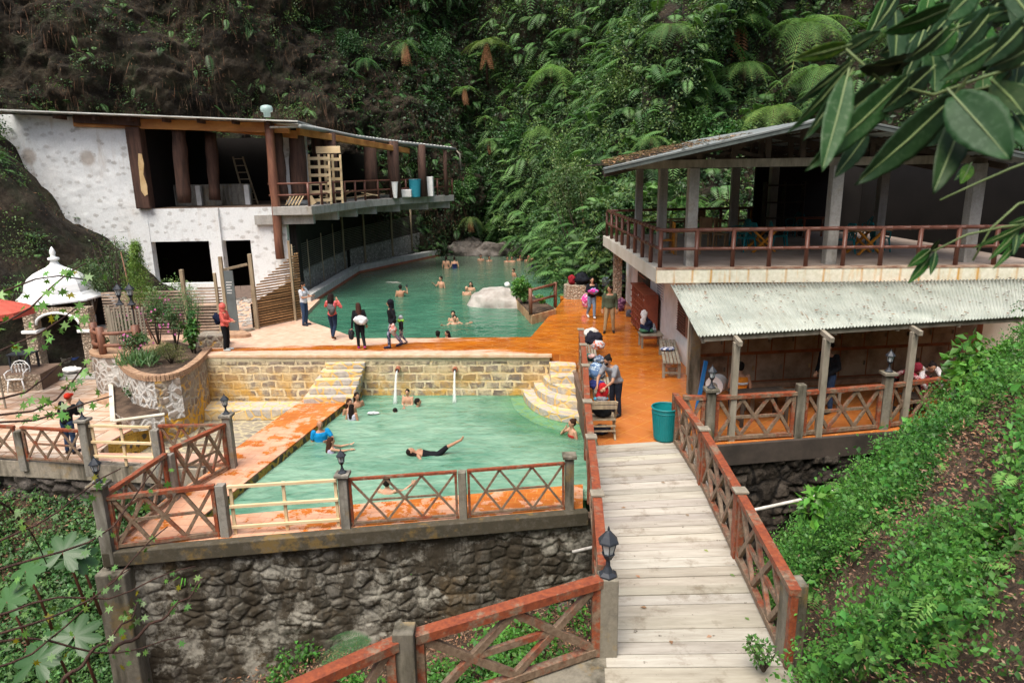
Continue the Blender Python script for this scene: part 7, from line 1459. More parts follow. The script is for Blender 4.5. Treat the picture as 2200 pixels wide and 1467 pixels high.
for a in [(1045,95,2.3,11,'large olive tree fern with brown dead fronds at the top of the gorge',(1.25,1.05,.8),3.2,.45,.8,True,1.6,7),
 (998,192,1.5,8,'small bright tree fern below the large olive one in the gorge',(1.1,1.2,.8),1.6,.3,.7,True,1.2,3),(1042,255,1.3,8,'light green fern right of the brown trunk in the gorge',(1.1,1.25,.9),1.2,.3,.8,True,1.2,0),(1052,302,1.3,8,'light green fern lowest on the gorge wall above the far pool',(1.1,1.25,.9),1.2,.2,.9,True,1.2,3),
 (1185,150,2.8,9,'long pale fern drooping at the left edge of the right hillside',(1.15,1.3,.8),1.5,.4,1.1,True,1.3,0),(1240,70,2.2,9,'dark green fern fan high on the hillside near the gorge',(.8,1.,.8),1.2,.4,.7,True,1.,0),(1245,205,1.2,9,'silvery grey green fern on the hillside above the pale trunked tree',(1.5,1.6,1.6),.8,.6,.5,True,.8,0),(1160,275,2.4,8,'drooping light fern at the edge of the gorge above the water',(1.1,1.2,.8),1.2,.3,1.,True,1.2,0),
 (1440,60,2.2,9,'mid green tree fern at the upper middle of the hillside',(.9,1.,.8),1.5,.4,.9,True,1.,0),(1590,40,2.8,10,'tall tree fern left of the largest fern on the right',(.8,1.,.7),2.,.4,.9,True,1.2,2),(1735,55,3.3,12,'largest bright tree fern spreading over the upper right hillside',(1.25,1.35,1.),2.5,.35,.9,True,1.8,0),(1760,150,2.8,9,'second bright fern just beneath the largest one',(1.1,1.2,.9),2.,.2,1.,True,1.4,0),
 (1665,235,2.7,9,'yellow green fern drooping just above the pavilion roof',(1.4,1.35,.9),1.5,.3,1.,True,1.1,0),(1520,185,1.9,8,'blue green fern in the middle of the hillside',(.85,1.1,.95),1.2,.3,.9,True,.8,0),(1600,140,2.0,8,'soft green fern left of the second bright fern',(1.,1.15,.8),1.2,.3,.9,True,1.,0),(1950,60,2.6,10,'fern half hidden behind the near branch leaves',(.9,1.,.75),2.,.3,.9,True,1.3,0),(2080,90,2.4,9,'fern at the upper right corner of the hillside',(1.1,1.2,.8),2.,.3,.9,True,1.3,0),(1330,50,1.8,8,'dark tree fern near the top edge of the hillside',(.7,.9,.7),1.3,.4,.8,True,1.,0),
 (870,95,1.9,9,'dark fern on the cliff top left of the gorge',(.65,.8,.65),1.5,.3,1.,True,1.,5),(785,130,1.5,8,'dark blue green fern hanging from the brown cliff',(.55,.85,.7),1.,.2,1.,True,.8,0),(1120,410,1.5,8,'fern hanging over the far rocks of the upper pool',(.9,1.1,.8),.9,.3,.9,True,.8,0),(1070,470,1.6,9,'bright fern just above the bathers at the far shore',(.9,1.2,.7),.6,.35,.9,True,.8,0),(1010,470,1.3,8,'brownish fern beside the right end of the parapet',(1.,.9,.7),.6,.2,1.,True,.7,4),(1155,465,1.5,8,'broad fern on the right bank of the upper pool',(.9,1.15,.75),.6,.35,.9,True,.7,0),(1480,430,1.7,8,'green fern seen between the pavilion columns',(1.,1.3,.8),.8,.3,.8,True,.7,0),(1400,300,1.6,8,'small fern beside the left eave of the pavilion roof',(1.1,1.2,.9),.9,.3,.9,True,.7,0)]:
    tree_fern(*a[:5],col=a[5],trunk=a[6],el=a[7],droop=a[8],fine=a[9],out=a[10],dead=a[11])
# ---- shrubs and trees
def shrub(name,c,r,n,sz,label,cat,mat,col=(1,1,1),stems=5,base=None,T=T_LEAF,Q=Q_LEAF,lump=9,shell=.1,group=None):
    c=V(c); base=V(base) if base else V((c.x,c.y,c.z-r[2])); t=thing(name,base,label,cat,group); b=MB()
    for k in range(stems):
        q=c+V((random.uniform(-.6,.6)*r[0],random.uniform(-.6,.6)*r[1],random.uniform(-.2,.6)*r[2])); m_=base.lerp(q,.5)+V((random.uniform(-.1,.1)*r[0],0,0)); b.tube([base,m_,q],[.022*max(1,r[2]),.015*max(1,r[2]),.005],6)
    b.build('stems',K['darkw'],t,smooth=True); lc=LC()
    for k in range(lump):
        d=rdir(1)[0]*np.array(r)*RNG.uniform(.25,.72); q=np.array(c)+d; rr=np.array(r)*RNG.uniform(.3,.5); nl=n//lump; blobleaves(lc,q,rr,nl,sz,rcol(nl,.65,1.35)*np.array(col)*RNG.uniform(.75,1.25),shell=shell,T=T,Q=Q)
    lc.build('foliage',mat,t); return t
q=at(1259,603,.1); t=shrub('tree',(q.x-.6,q.y+.4,5.0),(2.3,1.6,1.9),5200,.13,'airy tree with a thin pale trunk beside the pavilion at the pool','tree',LEAF,(1.3,1.15,.95),stems=9,base=(q.x,q.y,0),lump=26); MB().tube([V((q.x,q.y,-.1)),V((q.x-.1,q.y,1.6)),V((q.x-.15,q.y+.1,3.4)),V((q.x-.3,q.y+.2,4.8))],[.10,.085,.07,.04],10).build('trunk',K['bark'],t,smooth=True)
for px,py,r,sz,col,lb_ in ((935,110,(1.8,1.4,1.9),.13,(1.,1.3,1.1),'blue green bush high on the cliff left of the olive fern'),(745,95,(1.2,1.,1.2),.12,(.6,.8,.7),'dark bush hanging high on the brown cliff'),(1105,300,(1.8,1.3,1.6),.14,(.6,.9,.6),'dark glossy bush in the middle of the gorge'),(1000,400,(1.1,.9,1.3),.13,(1.2,1.4,.9),'light green bush beside the end of the balcony'),(1230,330,(2.2,1.6,1.6),.14,(1.6,1.5,1.2),'pale leafy bush above the thin trunked tree'),(1350,180,(2.2,1.6,1.5),.14,(1.3,1.2,.9),'yellowish bush on the middle of the hillside'),(1450,260,(2.2,1.5,1.4),.15,(1.2,1.4,.9),'leafy bush on the hillside behind the left eave'),(1180,520,(1.2,1.,1.2),.12,(.8,1.,.6),'dark green bush overhanging the right bank of the pool'),(1560,300,(1.6,1.2,1.),.2,(.9,1.2,.8),'large leaved plant right above the pavilion roof')):
    p,n=hit(px,py)
    tow=(V((0,0,HC))-p).normalized(); shrub('bush',p+tow*r[1]*.6,r,2600,sz,lb_,'bush',LEAF,col,base=p,lump=16)
# conifer in the planter
q=aty(297,690,24.4); c=V((q.x-.1,24.4,0)); t=thing('conifer',V((c.x,c.y,.05)),'small bright green conifer with thin bare stems behind the pink flowers','conifer')
MB().tube([c+V((.1,0,.05)),c+V((.0,0,1.4)),c+V((-.15,0,3.2))],[.05,.04,.015],7).build('trunk',K['logl'],t,smooth=True); MB().tube([c+V((.5,0,.05)),c+V((.2,0,1.5))],[.03,.02],6).build('stem',K['logl'],t)
lc=LC(); ct=aty(290,520,24.4); cb_=aty(300,648,24.4)
for k in range(150):
    f=random.random()**.85; z=cb_.z+(ct.z-cb_.z)*f; R_m=.62*(1-f)**.55*(.75+.25*math.sin(k*1.7)); a=random.uniform(0,6.28); rr=R_m*random.uniform(.35,1); x=cb_.x+(ct.x-cb_.x)*f+rr*math.cos(a); nl=46
    blobleaves(lc,(x,24.4+rr*math.sin(a),z),(.15,.15,.17),nl,.085,rcol(nl,.8,1.6)*np.array([1.5,1.45,.7]),T=T_NAR,shell=.1,up=.2,out=.5)
lc.build('foliage',LEAF,t)
def flowers(parent,c,r,n,sz,m,nm='flowers'):
    for k in range(n):
        lc=LC(); p=np.array(c)+rdir(1)[0]*np.array(r)*RNG.uniform(.5,1)
        for j in range(5): a=j*1.257; lc.put([p],[[math.cos(a),math.sin(a)*.5-.3,math.sin(a)]],[[0,-1,.4]],sz,np.array([1.,1,1]))
        lc.build('flower',m,parent)
PINK=cloth((.50,.14,.32)); 
K['petal']=PINK
for px,py,Y,r,n,nf,lb_ in ((262,700,23.2,(.55,.4,.55),900,16,'leggy shrub with pink flowers left of the conifer'),(330,660,23.,(.75,.5,.75),1300,22,'tall pink flowering shrub in the middle of the curved planter'),(290,735,21.5,(.6,.4,.4),900,14,'low pink flowering shrub above the brick coping'),(370,690,22.6,(.5,.4,.5),700,10,'thin pink flowering shrub in front of the corrugated fence'),(232,735,24.,(.3,.3,.3),300,6,'small pink flowering plant inside the log rail ring')):
    q=aty(px,py,Y); t=shrub('flowering_shrub',q,r,n,.075,lb_,'flowering shrub',LEAF,(1.,1.05,.95),base=(q.x,Y,.02),stems=7); flowers(t,q,r,nf,.048,PINK)
q=aty(400,655,22.3); t=shrub('leafy_shrub',q,(.75,.5,.65),1700,.07,'blue green willowy shrub at the right end of the curved planter','shrub',LEAF,(1.2,1.7,1.3),base=(q.x,22.3,.02),stems=9,T=T_NAR); 
q=aty(413,705,22.2); shrub('broadleaf_plant',q,(.3,.25,.75),300,.17,'dark climbing broad leaved plant at the right end of the curved planter','plant',BIG,(1,1.2,1),base=(q.x,22.2,.0))
q=aty(365,755,21.0); shrub('round_bush',(q.x,21.0,.42),(.72,.5,.42),3200,.055,'round brownish clipped bush on the curved planter','bush',LEAF,(1.5,1.0,.8),base=(q.x,21.,.0),T=T_NAR)
q=aty(392,775,20.3)
t=thing('strap_leaf_plant',V((aty(290,780,20.6).x,20.7,.05)),'clump of dark green strap leaves on the curved planter','plant'); lc=LC()
for k in range(190):
    p=np.array([aty(290,780,20.6).x+RNG.uniform(-.5,.55),20.7+RNG.uniform(-.25,.5),.05]); d=RNG.normal(size=3)*.45+[0,0,1.]; lc.put([p],[d],[[RNG.normal()*.3,-1,.5]],RNG.uniform(.35,.6),rcol(1,.7,1.3),np.array([(0,0,0),(-.045,.4,0),(0,.55,-.03),(.045,.4,0),(0,1,-.35)]),Q_LEAF)
lc.build('leaves',BIG,t)
q=at(290,862,-.9); shrub('low_shrub',(q.x-.05,q.y+.3,-.55),(.4,.35,.45),700,.08,'small green shrub in the low white planter','shrub',LEAF,(1.,1.1,.9),base=(q.x,q.y+.3,-.92))
q=aty(228,540,27.5); shrub('scraggy_tree',q+V((0,0,-.3)),(1.0,.8,1.5),800,.085,'sparse grey leaved sapling in front of the white wall','tree',LEAF,(1.1,1.0,.95),base=(q.x+.3,27.5,.1),stems=12,lump=20)
q=aty(190,590,26.4); shrub('grey_shrub',q,(1.1,.7,.8),2200,.075,'grey green shrub behind the kiosk','shrub',LEAF,(1.2,1.05,1.05),base=(q.x,26.4,.6),lump=14)
# planter box bush
q=aty(1118,628,28.6); t=shrub('leafy_shrub',(q.x+.1,at(1125,655,.2).y,.95),(.62,.5,.6),1500,.13,'bright green shrub with a white flower in the pool planter box','shrub',BIG,(1.5,1.7,1.1),base=(q.x+.2,at(1125,655,.2).y,.22)); f=aty(1090,612,at(1125,655,.2).y); MB().ell(f,(.13,.13,.12),8,jit=.1).build('white_flower',K['white'],t,smooth=True)
q=at(1163,655,.2); shrub('small_plant',(q.x,q.y,.45),(.2,.2,.22),200,.1,'small green plant under the brown log rail','plant',BIG,(1.5,1.7,1.1),base=(q.x,q.y,.2))
# ---- near slope ground cover
def wp(pts): 
    o=[]
    for px,py in pts:
        p,n=hit(px,py,BN)
        if p is None: p=V((8,12,3))
        o.append((p.x,p.y))
    return o
def inpoly(x,y,poly):
    r=np.zeros(len(x),bool); n=len(poly); j=n-1
    for i in range(n):
        xi,yi=poly[i]; xj,yj=poly[j]; c=((yi>y)!=(yj>y))&(x<(xj-xi)*(y-yi)/(yj-yi+1e-12)+xi); r^=c; j=i
    return r
path=wp([(1735,1300),(1845,1210),(1900,1130),(2000,1060),(2050,950),(2140,885),(2230,830),(2230,1130),(2120,1110),(2010,1140),(1960,1220),(1950,1290),(1840,1400),(1740,1440)])
path2=wp([(2230,1130),(2170,1180),(2150,1300),(2180,1467),(2260,1500),(2400,1300)])
nn_near=np.cross(np.gradient(PN,axis=0),np.gradient(PN,axis=1)); nn_near/=np.linalg.norm(nn_near,axis=2,keepdims=True); nn_near*=np.sign(nn_near[:,:,2:3])
X_,Y_,Z_=PN[:,:,0],PN[:,:,1],PN[:,:,2]
nv=vis(PN.reshape(-1,3),60).reshape(X_.shape); onslope=(X_>2.95+0*Y_)&(X_+.12*(Y_-7)>3.25)&(Z_>-1.6)
inp=(inpoly(X_.ravel(),Y_.ravel(),path)|inpoly(X_.ravel(),Y_.ravel(),path2)).reshape(X_.shape)
foot_=(X_>1.0)&(X_<3.9)&(Y_>7)&(Y_<14.6)
dist=np.sqrt(X_**2+Y_**2+(Z_-HC)**2); 
def cover(name,w_,n,lsz,m,label,h=.22,col=(1,1,1),cl=22,lo=.6,hi=1.5):
    lc=LC(); c,nr=surf_sample(PN,nn_near,n,w_); c[:,:2]+=RNG.uniform(-.07,.07,(n,2)); g=fbm(c/.7,3,411)
    pts=[];nrm=[];sz=[];cc=[]
    for p,q,gg in zip(c,nr,g):
        k=RNG.integers(cl//2,cl); r=RNG.uniform(.06,.16); hh=h*max(.2,1+1.6*gg); o=RNG.normal(size=(k,3))*r*np.array([1,1,.5]); pts.append(p+q*RNG.uniform(.0,hh+.01)+o); nrm.append(np.tile(q,(k,1))*.8+np.array([-.15,-.35,.6])+RNG.normal(size=(k,3))*.35); s_=RNG.uniform(*lsz); sz.append(np.full(k,s_)*RNG.uniform(.7,1.3,k)); cc.append(rcol(k,lo,hi)*np.array(col)*RNG.uniform(.7,1.35))
    P_=np.concatenate(pts); Nn=np.concatenate(nrm); lc.put(P_,rdir(len(P_))+np.array([0,-.2,-.35]),Nn,np.concatenate(sz),np.concatenate(cc)); return tag(lc.build(name,m),label,'ground cover',kind='stuff')
wgt=nv*onslope*(~inp)*(~foot_|(X_>3.9))*1.; wgt*=1/(dist**1.0)
hole=np.clip(fbm(PN.reshape(-1,3)/.9,3,500).reshape(X_.shape)*4+2.3,0.05,1); wgt*=hole
print('cover w',wgt.sum())
cover('ground_cover',wgt,6800,(.03,.07),LEAFB,'bright green leafy ground cover on the near slope',h=.28)
cover('ground_weeds',wgt,520,(.06,.12),LEAFB,'larger leaved weeds mixed into the green slope cover',h=.34,cl=10,col=(.9,1.05,1.0))
lc=LC(); c,nr=surf_sample(PN,nn_near,520,wgt)
for p_,n_ in zip(c,nr): frond(lc,p_+n_*.05,RNG.normal(size=3)*.5+np.array([-.2,-.2,.8]),RNG.uniform(.25,.5),1.0,np.array([1.1,1.3,.8])*RNG.uniform(.7,1.3),12,.28)
tag(lc.build('slope_ferns',FERN),'small ferns scattered through the green slope cover','ground cover',kind='stuff')
cover('sparse_weeds',nv*onslope*inp*1./dist,70,(.03,.06),LEAFB,'sparse small weeds along the brown footpath',h=.06,cl=10)
rv=nv*(~onslope)*(Z_<-1.5)*np.clip(fbm(PN.reshape(-1,3)/1.2,3,600).reshape(X_.shape)*4+.5,0,1)
cover('ravine_weeds',rv*(X_>-5)*(X_<2.6)*(Y_<12.6),900,(.06,.13),LEAFB,'bright weeds growing on the ravine floor under the railing',h=.3)
cover('ravine_weeds',nv*(X_<-7.6)*(Z_<-1.2)*(Y_>8)*(Y_<16.5)*(.25+np.clip(fbm(PN.reshape(-1,3)/1.,3,640).reshape(X_.shape)*3+.6,0,1)),3600,(.06,.13),LEAFD,'darker weeds at the foot of the plaza wall',h=.4,col=(1.4,1.5,1.1))
cp,cn=surf_sample(PN,nn_near,90000,nv*(inp|(~onslope)|(hole<.5))/dist); n=len(cp); lc=LC(); cp+=np.c_[RNG.uniform(-.1,.1,(n,2)),np.zeros(n)]; lc.put(cp+cn*.02,rdir(n)*np.array([1,1,.25]),cn+RNG.normal(size=cp.shape)*.35,RNG.uniform(.025,.075,n)*np.clip(np.linalg.norm(cp,axis=1)/9,.7,1.8),rcol(n,.35,2.0,.15),T_NAR2,Q_LEAF); tag(lc.build('leaf_litter',DRY),'brown fallen leaves covering the footpath and ravine floor','leaf litter',kind='stuff')
# individual plants of the near slope
for px,py,r,n,sz,m_,col,lb_ in ((1740,1115,(.3,.3,.28),160,.15,BIG,(1.8,2.2,1.2),'rounded pale green plant at the ravine edge of the near slope'),(2150,800,(.75,.6,.7),520,.17,BIG,(1.6,1.9,1.1),'large leaved bush hiding the right end of the terrace railing'),(2010,880,(.4,.4,.35),300,.12,BIG,(1.5,1.9,1.2),'leafy plant at the terrace end of the slope'),(2170,1170,(.3,.3,.25),60,.2,BIG,(1.3,1.6,1.),'broad leaved plant beside the footpath'),(1640,1440,(.25,.2,.3),220,.06,BIG,(1.,1.1,.9),'small dark leaved sprig over the near end of the bridge'),(1890,1455,(.3,.25,.2),60,.17,BIG,(1.1,1.3,.9),'clump of large leaves at the bottom edge')):
    p,nn_=hit(px,py,BN)
    if p is None or p.y>16: p=at(px,py,1.); 
    if px==2150: p=hit(2110,850,BN)[0] or V((7.2,10.2,2.6))
    if px==2010: p=hit(1990,930,BN)[0] or V((6.9,11.0,1.))
    if px==1640: p=at(1640,1440,.1)
    shrub('slope_plant',p+V((0,0,r[2]*.7)),r,n,sz,lb_,'plant',m_,col,base=p,lump=6)
def fern_plant(p,L,nf,label,col=(1,1.2,.8),el=.5,az=(0,6.28),m=None,fine=True,nm='fern'):
    t=thing(nm,p,label,'fern'); lc=LC(); fern_crown(lc,tuple(p),L,nf,col,el,.7,fine,20,*az,wid=.26); lc.build('fronds',m or FERN,t); return t
p,_n=hit(1800,1130,BN); fern_plant((p if p and p.y<12 else V((4.9,9.5,0))),.65,6,'light green fern arching over the ravine edge',(1.2,1.6,.8),.6,(1.5,4.2)); p,_n=hit(1862,1012,BN); fern_plant((p if p and p.y<14 else V((5.6,10.6,.4))),.5,5,'small fern on the slope near the thin pipe',(1.2,1.6,.8),.6,(1.5,4.))
q=aty(800,1345,9.2); fern_plant(V((aty(800,1395,9.2).x,9.2,aty(800,1380,9.2).z)),1.05,4,'blue green fern frond rising above the foreground railing',(.5,.8,.75),.25,(2.5,3.7)); fern_plant(V((aty(1270,1330,11).x,11,-3.2)),.8,6,'small fern at the ravine floor beside the bridge',(.9,1.2,.8),.5)
# broad lobed leaves lower left
def lobed(c,R,nrm,col,lobes=7):
    nrm=V(nrm).normalized(); a=V((1,0,0)); x=(a-nrm*a.dot(nrm)).normalized(); y=nrm.cross(x); vs_=[c]; n=lobes*8
    for k in range(n+1):
        t=-2.75+5.5*k/n; r=R*(.55+.45*abs(math.cos(t*lobes/5.5*math.pi/1.0))**.8)*(1+.09*(k%2)-.04); vs_.append(c+x*math.sin(t)*r+y*math.cos(t)*r+nrm*(-.22*r*r/R+.05*R*math.cos(t*lobes*1.14)))
    return vs_,[(0,k,k+1) for k in range(1,n+1)]
t=thing('giant_leaf_plant',V((-8.6,11.0,-4.6)),'giant lobed green leaves on stalks at the lower left','plant')
for px,py,Y,R,nn in ((135,1185,10.8,.42,(.1,-.6,.8)),(55,1225,10.6,.38,(-.3,-.5,.8)),(165,1195,10.9,.36,(.5,-.4,.7)),(15,1290,10.4,.36,(-.2,-.6,.7)),(160,1365,10.2,.42,(.2,-.5,.8)),(75,1420,10.,.42,(-.1,-.6,.8)),(110,1380,10.3,.34,(.0,-.4,.9))):
    q=aty(px,py,Y); v,f=lobed(q,R,nn,0); mb=MB(); mb.add(v,f); lf=mb.build('leaf',BIG,t,smooth=True); a=lf.data.attributes.new('Col','FLOAT_COLOR','POINT'); cc=random.uniform(.6,1.15); a.data.foreach_set('color',np.tile([cc*.9,cc,cc*1.05,1],len(v)).astype(np.float32)); MB().tube([q+V((0,0,-.01)),q+V((.05,.1,-.5)),q+V((.1,.2,-1.3))],[.018,.022,.03],6).build('stalk',K['logl'],t,smooth=True)
# ---- tree with thin twigs and star shaped leaves reaching in from the left
tr=thing('star_leaf_tree',V((-6.5,4.6,-1.5)),'tree outside the left edge reaching in with thin twigs of star shaped leaves','tree'); tk=V((-6.5,4.6,0)); MB().tube([V((-6.5,4.6,-2.5)),V((-6.4,4.7,2)),V((-6.3,4.9,7.5))],[.16,.13,.08],10).build('trunk',K['log'],tr,smooth=True)
tw=[([(-60,640),(40,610),(110,600),(180,600)],5.2,1.0,16),([(-60,770),(30,735),(110,715),(165,660)],5.2,1.,26),([(-60,720),(60,660),(140,600),(185,565)],5.4,1.,14),([(-60,905),(60,880),(130,850),(180,800),(190,770)],5.4,1.,16),([(-60,900),(80,898),(150,888),(240,850)],5.0,1.,14),([(-60,850),(20,848),(80,830),(130,790),(150,770)],5.,1.,10),([(-60,1200),(60,1130),(150,1080),(260,1005)],5.4,.6,10),([(-60,1240),(50,1215),(160,1175),(240,1130),(300,1060),(345,990)],5.2,.6,10),([(-60,1370),(80,1345),(170,1300),(250,1240),(310,1180),(360,1130)],5.4,.6,14),([(-60,1375),(60,1372),(180,1395),(290,1400),(400,1365)],5.6,.6,20),([(-60,1330),(100,1290),(240,1280),(420,1215)],6.0,.5,12),([(-60,1440),(60,1420),(150,1330),(280,1220)],5.8,.5,16),([(240,1400),(330,1340),(400,1285),(440,1240)],6.,.5,10),([(130,1470),(210,1390),(280,1330),(300,1290)],5.6,.6,22),([(-60,1060),(20,1090),(60,1130),(100,1210)],5.5,.6,14)]
lc=LC(); yl=LC(); bm_=MB()
for pts,D,br_,nl in tw:
    P3=[aty(px,py,D+.25*i-.3) for i,(px,py) in enumerate(pts)]; P3=[V((-6.4,4.7,P3[0].z+.3))]+P3 if pts[0][0]<0 else P3; n=len(P3); b=MB(); PP=polyline([tuple(p) for p in P3],18); PP=[p+V((0,0,.03*math.sin(i*1.3))) for i,p in enumerate(PP)]; b.tube(PP,[.016*(1-i/20)+.003 for i in range(18)],6); bo=b.build('branch',K['log'],tr,smooth=True)
    Q2=polyline([tuple(p) for p in P3[1:]],40); lc=LC(); c=np.array([tuple(Q2[min(39,int(39*(random.random()**.75)))]) for _ in range(nl)]); c+=RNG.normal(size=c.shape)*np.array([.07,.07,.06])
    warm=(RNG.random(nl)<.10)[:,None]; cl_=np.where(warm,np.array([[3.2,1.3,.2]]),rcol(nl,.9,1.9)*np.array([1.2,1.25,.8])*(1.2 if br_>.8 else .9)); lc.put(c,rdir(nl)*np.array([.8,.6,.3])+np.array([0.1,-.2,-.5]),np.tile([0,-.55,.8],(nl,1))+RNG.normal(size=(nl,3))*.35,RNG.uniform(.05,.09,nl),cl_,T_STAR,Q_STAR); lv_=lc.build('leaves',BIG,bo)
# ---- large leaved branch close to the camera, upper right
bt=thing('broadleaf_tree',V((2.6,.9,2.5)),'broad leaved tree outside the right edge with large dark leaves hanging into view','tree'); MB().tube([V((2.9,1.2,2.)),V((2.8,1.3,5)),V((2.6,1.5,8))],[.12,.1,.06],10).build('trunk',K['log'],bt,smooth=True)
bm2=M_('near_leaf'); pz=bm2.pos; nn1=bm2.noise(pz,14,4); nn2=bm2.noise(pz,90,3); at_=bm2.attr(); ob=bm2.n('ObjectInfo').outputs['Random']; c_=bm2.mix(bm2.mr(nn1,.35,.7),(.010,.040,.010),(.024,.066,.020)); c_=bm2.mix(bm2.mr(nn2,.52,.7,0,.3),c_,(.10,.15,.09)); c_=bm2.mix(1.,c_,at_,'MULTIPLY'); bm2.col(c_); bm2.rough(.55)
trn=bm2.n('BsdfTranslucent'); bm2.l(c_,trn.inputs[0]); msn=bm2.n('MixShader'); msn.inputs[0].default_value=.3; bm2.l(bm2.b.outputs[0],msn.inputs[1]); bm2.l(trn.outputs[0],msn.inputs[2]); bm2.l(msn.outputs[0],bm2.out.inputs[0])
def bigleaf(b0,b1,wpx,Y,face=.5,col=(1,1,1),tipd=.1,parent=None):
    p=aty(b0[0],b0[1],Y); q=aty(b1[0],b1[1],Y-tipd); L=(q-p).length; d=(q-p).normalized(); view=(V((0,0,HC))-p).normalized(); sx=d.cross(view).normalized(); nr=sx.cross(d).normalized(); sx=(sx*math.cos(face)+nr*math.sin(face)); nr=sx.cross(d).normalized(); w_=wpx/FPX*Y/2/max(.35,math.cos(face)); nu,nv_=16,9; vs_=[]
    for i in range(nu):
        u=i/(nu-1); wv=w_*(math.sin(math.pi*min(1,u*.96+.04)**.85)**.8)*(1+.03*math.sin(u*60)); 
        for j in range(nv_):
            s=(j/(nv_-1)-.5)*2; vs_.append(p+d*(L*u)+sx*(wv*s)+nr*(-.10*L*(u-.3)**2+.16*w_*abs(s)+.05*w_*math.sin(u*38)*abs(s)))
    mb=MB(); mb.add(vs_,[(i*nv_+j,i*nv_+j+1,(i+1)*nv_+j+1,(i+1)*nv_+j) for i in range(nu-1) for j in range(nv_-1)]); o=mb.build('leaf',bm2.m,parent or bt,smooth=True); a=o.data.attributes.new('Col','FLOAT_COLOR','POINT'); a.data.foreach_set('color',np.tile(list(col)+[1],len(vs_)).astype(np.float32))
    md=o.modifiers.new('t','SOLIDIFY'); md.thickness=.0008
    b=MB(); b.tube([p-d*.02,p+d*L*.5+nr*(-.10*L*.04+.002),p+d*L*.95+nr*(-.10*L*.42)],[.0022,.0018,.0006],5); b.build('midrib',K['petiole'],o); return o
K['petiole']=simple('pale_petiole',(.16,.22,.08),(.1,.15,.05),8,.5,.1)
G1=(1,1,1); PALE=(2.2,1.8,2.1); YL=(3.4,2.4,.6); DK=(.55,.65,.5); BRT=(1.5,2.0,.9)
leaves=[((2041,17),(1905,74),42,1.5,.7,BRT),((1818,112),(1890,68),40,1.55,.2,PALE),((1818,99),(1712,128),36,1.5,.3,YL),((1935,-20),(1880,70),26,1.6,.8,G1),((1827,133),(1714,228),22,1.5,.9,G1),((1823,145),(1703,286),26,1.5,.9,(1.6,1.6,1.3)),((1826,160),(1735,300),30,1.5,.7,G1),((1820,165),(1770,365),62,1.45,.3,(2.2,1.9,2.0)),((1950,166),(1740,366),64,1.5,.4,(1.5,1.5,1.3)),((1862,290),(1797,378),44,1.55,.2,G1),((2048,210),(1848,396),76,1.4,.5,DK),((2076,236),(2010,412),66,1.35,.3,(.8,.8,.5)),((2150,88),(2030,172),54,1.4,.5,(2.,1.8,1.9)),((2049,206),(2172,342),118,1.3,.2,(1.2,1.35,1.3)),((2140,180),(2205,245),60,1.35,.5,(.9,.8,.4)),((2026,66),(1950,134),30,1.5,.8,DK),((1960,128),(1850,150),40,1.55,1.,DK),((2135,20),(2045,130),46,1.45,.7,G1),((2215,40),(2120,140),50,1.35,.6,DK),((2220,100),(2130,150),44,1.4,.6,(1.2,1.3,1.)),((2100,-30),(2040,40),60,1.4,.5,(1.6,1.6,1.4)),((2060,60),(2160,20),40,1.5,.6,G1),((2180,250),(2235,330),60,1.3,.4,(1.2,1.4,1.3)),((1890,190),(1800,260),60,1.6,.6,DK),((2000,150),(1900,240),54,1.55,.6,DK),((2170,-20),(2230,60),50,1.4,.5,G1),
 ((2085,355),(2066,392),30,1.9,.2,(3.5,3.,.6)),((2075,360),(2055,385),16,1.9,.4,G1),((1998,538),(1954,572),26,1.9,.3,(1.6,2.,1.)),((1998,553),(1955,606),24,1.9,.2,(1.7,2.2,1.1)),((2010,543),(2001,587),18,1.9,.3,(1.2,1.6,.9)),((2002,540),(2016,518),14,1.9,.3,G1),((2205,482),(2100,533),16,1.7,.5,BRT),((2190,492),(2131,556),18,1.7,.5,BRT),((2205,500),(2140,575),18,1.7,.4,(1.6,2.1,1.)),((2185,500),(2180,545),16,1.7,.4,G1),((2205,470),(2175,480),16,1.7,.3,BRT)]
leaves=[(a[0],a[1],a[2]*.84)+tuple(a[3:]) for a in leaves]
rs=random.Random(5)
for k in range(46):
    bx_=rs.uniform(1900,2240); by_=rs.uniform(-30,230)*(1 if bx_>2000 else .7); an=rs.uniform(.25,1.9); L_=rs.uniform(60,150); leaves.append(((bx_,by_),(bx_-L_*math.cos(an),by_+L_*math.sin(an)),rs.uniform(22,44),rs.uniform(1.6,2.3),rs.uniform(.2,1.),rs.choice([G1,DK,DK,BRT,(1.3,1.4,1.1),(.9,1.,.7)])))
for a in leaves: bigleaf(a[0],a[1],a[2],a[3],a[4],a[5])
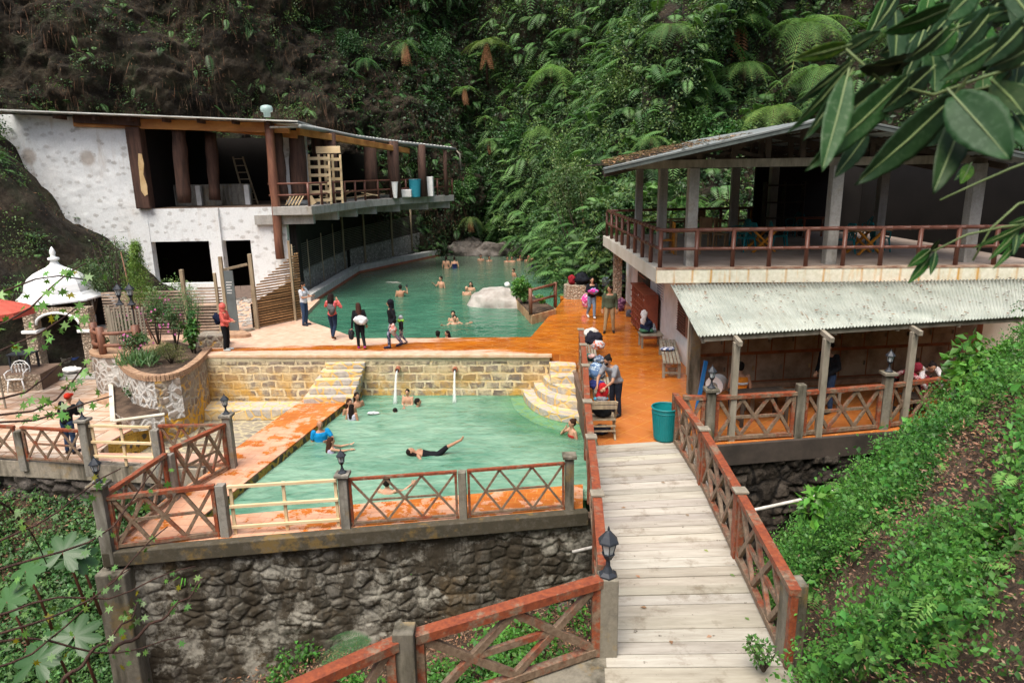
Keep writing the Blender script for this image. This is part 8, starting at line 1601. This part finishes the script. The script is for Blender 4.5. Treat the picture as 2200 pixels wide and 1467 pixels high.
for pts,D in (([(2260,120),(2140,150),(2048,208),(1945,200),(1870,165),(1825,140),(1816,105)],1.5),([(2260,200),(2150,175),(2049,206)],1.4),([(2260,-20),(2180,60),(2140,90),(2100,140),(2048,208)],1.45),([(2260,470),(2205,485),(2120,490),(2060,510),(2005,540)],1.8),([(2260,330),(2150,370),(2085,400),(2020,430)],1.8),([(2260,420),(2180,440),(2120,500),(2090,560)],1.8)):
    P3=[aty(px,py,D) for px,py in pts]; P3=[V((2.75,1.35,P3[0].z+.2))]+P3; MB().tube(polyline([tuple(p) for p in P3],20),[.008*(1-i/22)+.0015 for i in range(20)],6).build('branch',K['petiole'],bt,smooth=True)
# wall plants
for px,py,lb_ in ((405,1225,'pale strap leaved plant rooted in the retaining wall'),(1093,1190,'small green weed on the right part of the retaining wall'),(1165,1135,'tiny green weed under the right corner post'),(620,1275,'tiny green weed low on the retaining wall'),(870,1225,'tiny weed in the middle of the retaining wall')):
    q=aty(px,py,12.25+(px-236)/1000*1.3-.12+.0); big_=px==405; t=thing('wall_weed',q,lb_,'plant'); lc=LC(); n=60 if big_ else 40; d=rdir(n)+np.array([0,-.8,.3]); lc.put(np.tile(np.array(q),(n,1))+RNG.normal(size=(n,3))*(.05 if big_ else .09),d,np.tile([0,-.3,1.],(n,1))+RNG.normal(size=(n,3))*.3,RNG.uniform(.2,.4,n) if big_ else RNG.uniform(.05,.09,n),rcol(n,1.,1.9)*np.array([1.2,1.3,1.1]),np.array([(0,0,0),(-.06,.4,0),(0,.55,-.03),(.06,.4,0),(0,1,-.35)]) if big_ else T_LEAF,Q_LEAF); lc.build('leaves',LEAFB,t)
# leaves fallen on the bridge
for k,(px,py) in enumerate(((1375,1240),(1390,1305),(1568,1232),(1600,1325),(1512,1180),(1420,1035),(1530,1365),(1440,1375),(1345,1090),(1480,1108))):
    q=at(px,py,.012); lc=LC(); lc.put([np.array(q)],[np.array([random.uniform(-1,1),random.uniform(-1,1),.05])],[[0,0,1.]],.09,rcol(1,.8,2.)*(np.array([.6,1.4,.7]) if k in(2,3,4) else 1.)); tag(lc.build('fallen_leaf',DRY),['curled brown leaf','small brown leaf','green leaf','larger green leaf','pale green leaf','tiny brown leaf','dark thin leaf','brown leaf pair','dry leaf','brown speck of leaf'][k]+' lying on the bridge planks '+['near the lantern','below the lantern','by the right edge','at the lower right','in the middle','near the far end','at the lower middle','at the lower left','by the left rail','beside the right railing'][k],'leaf')
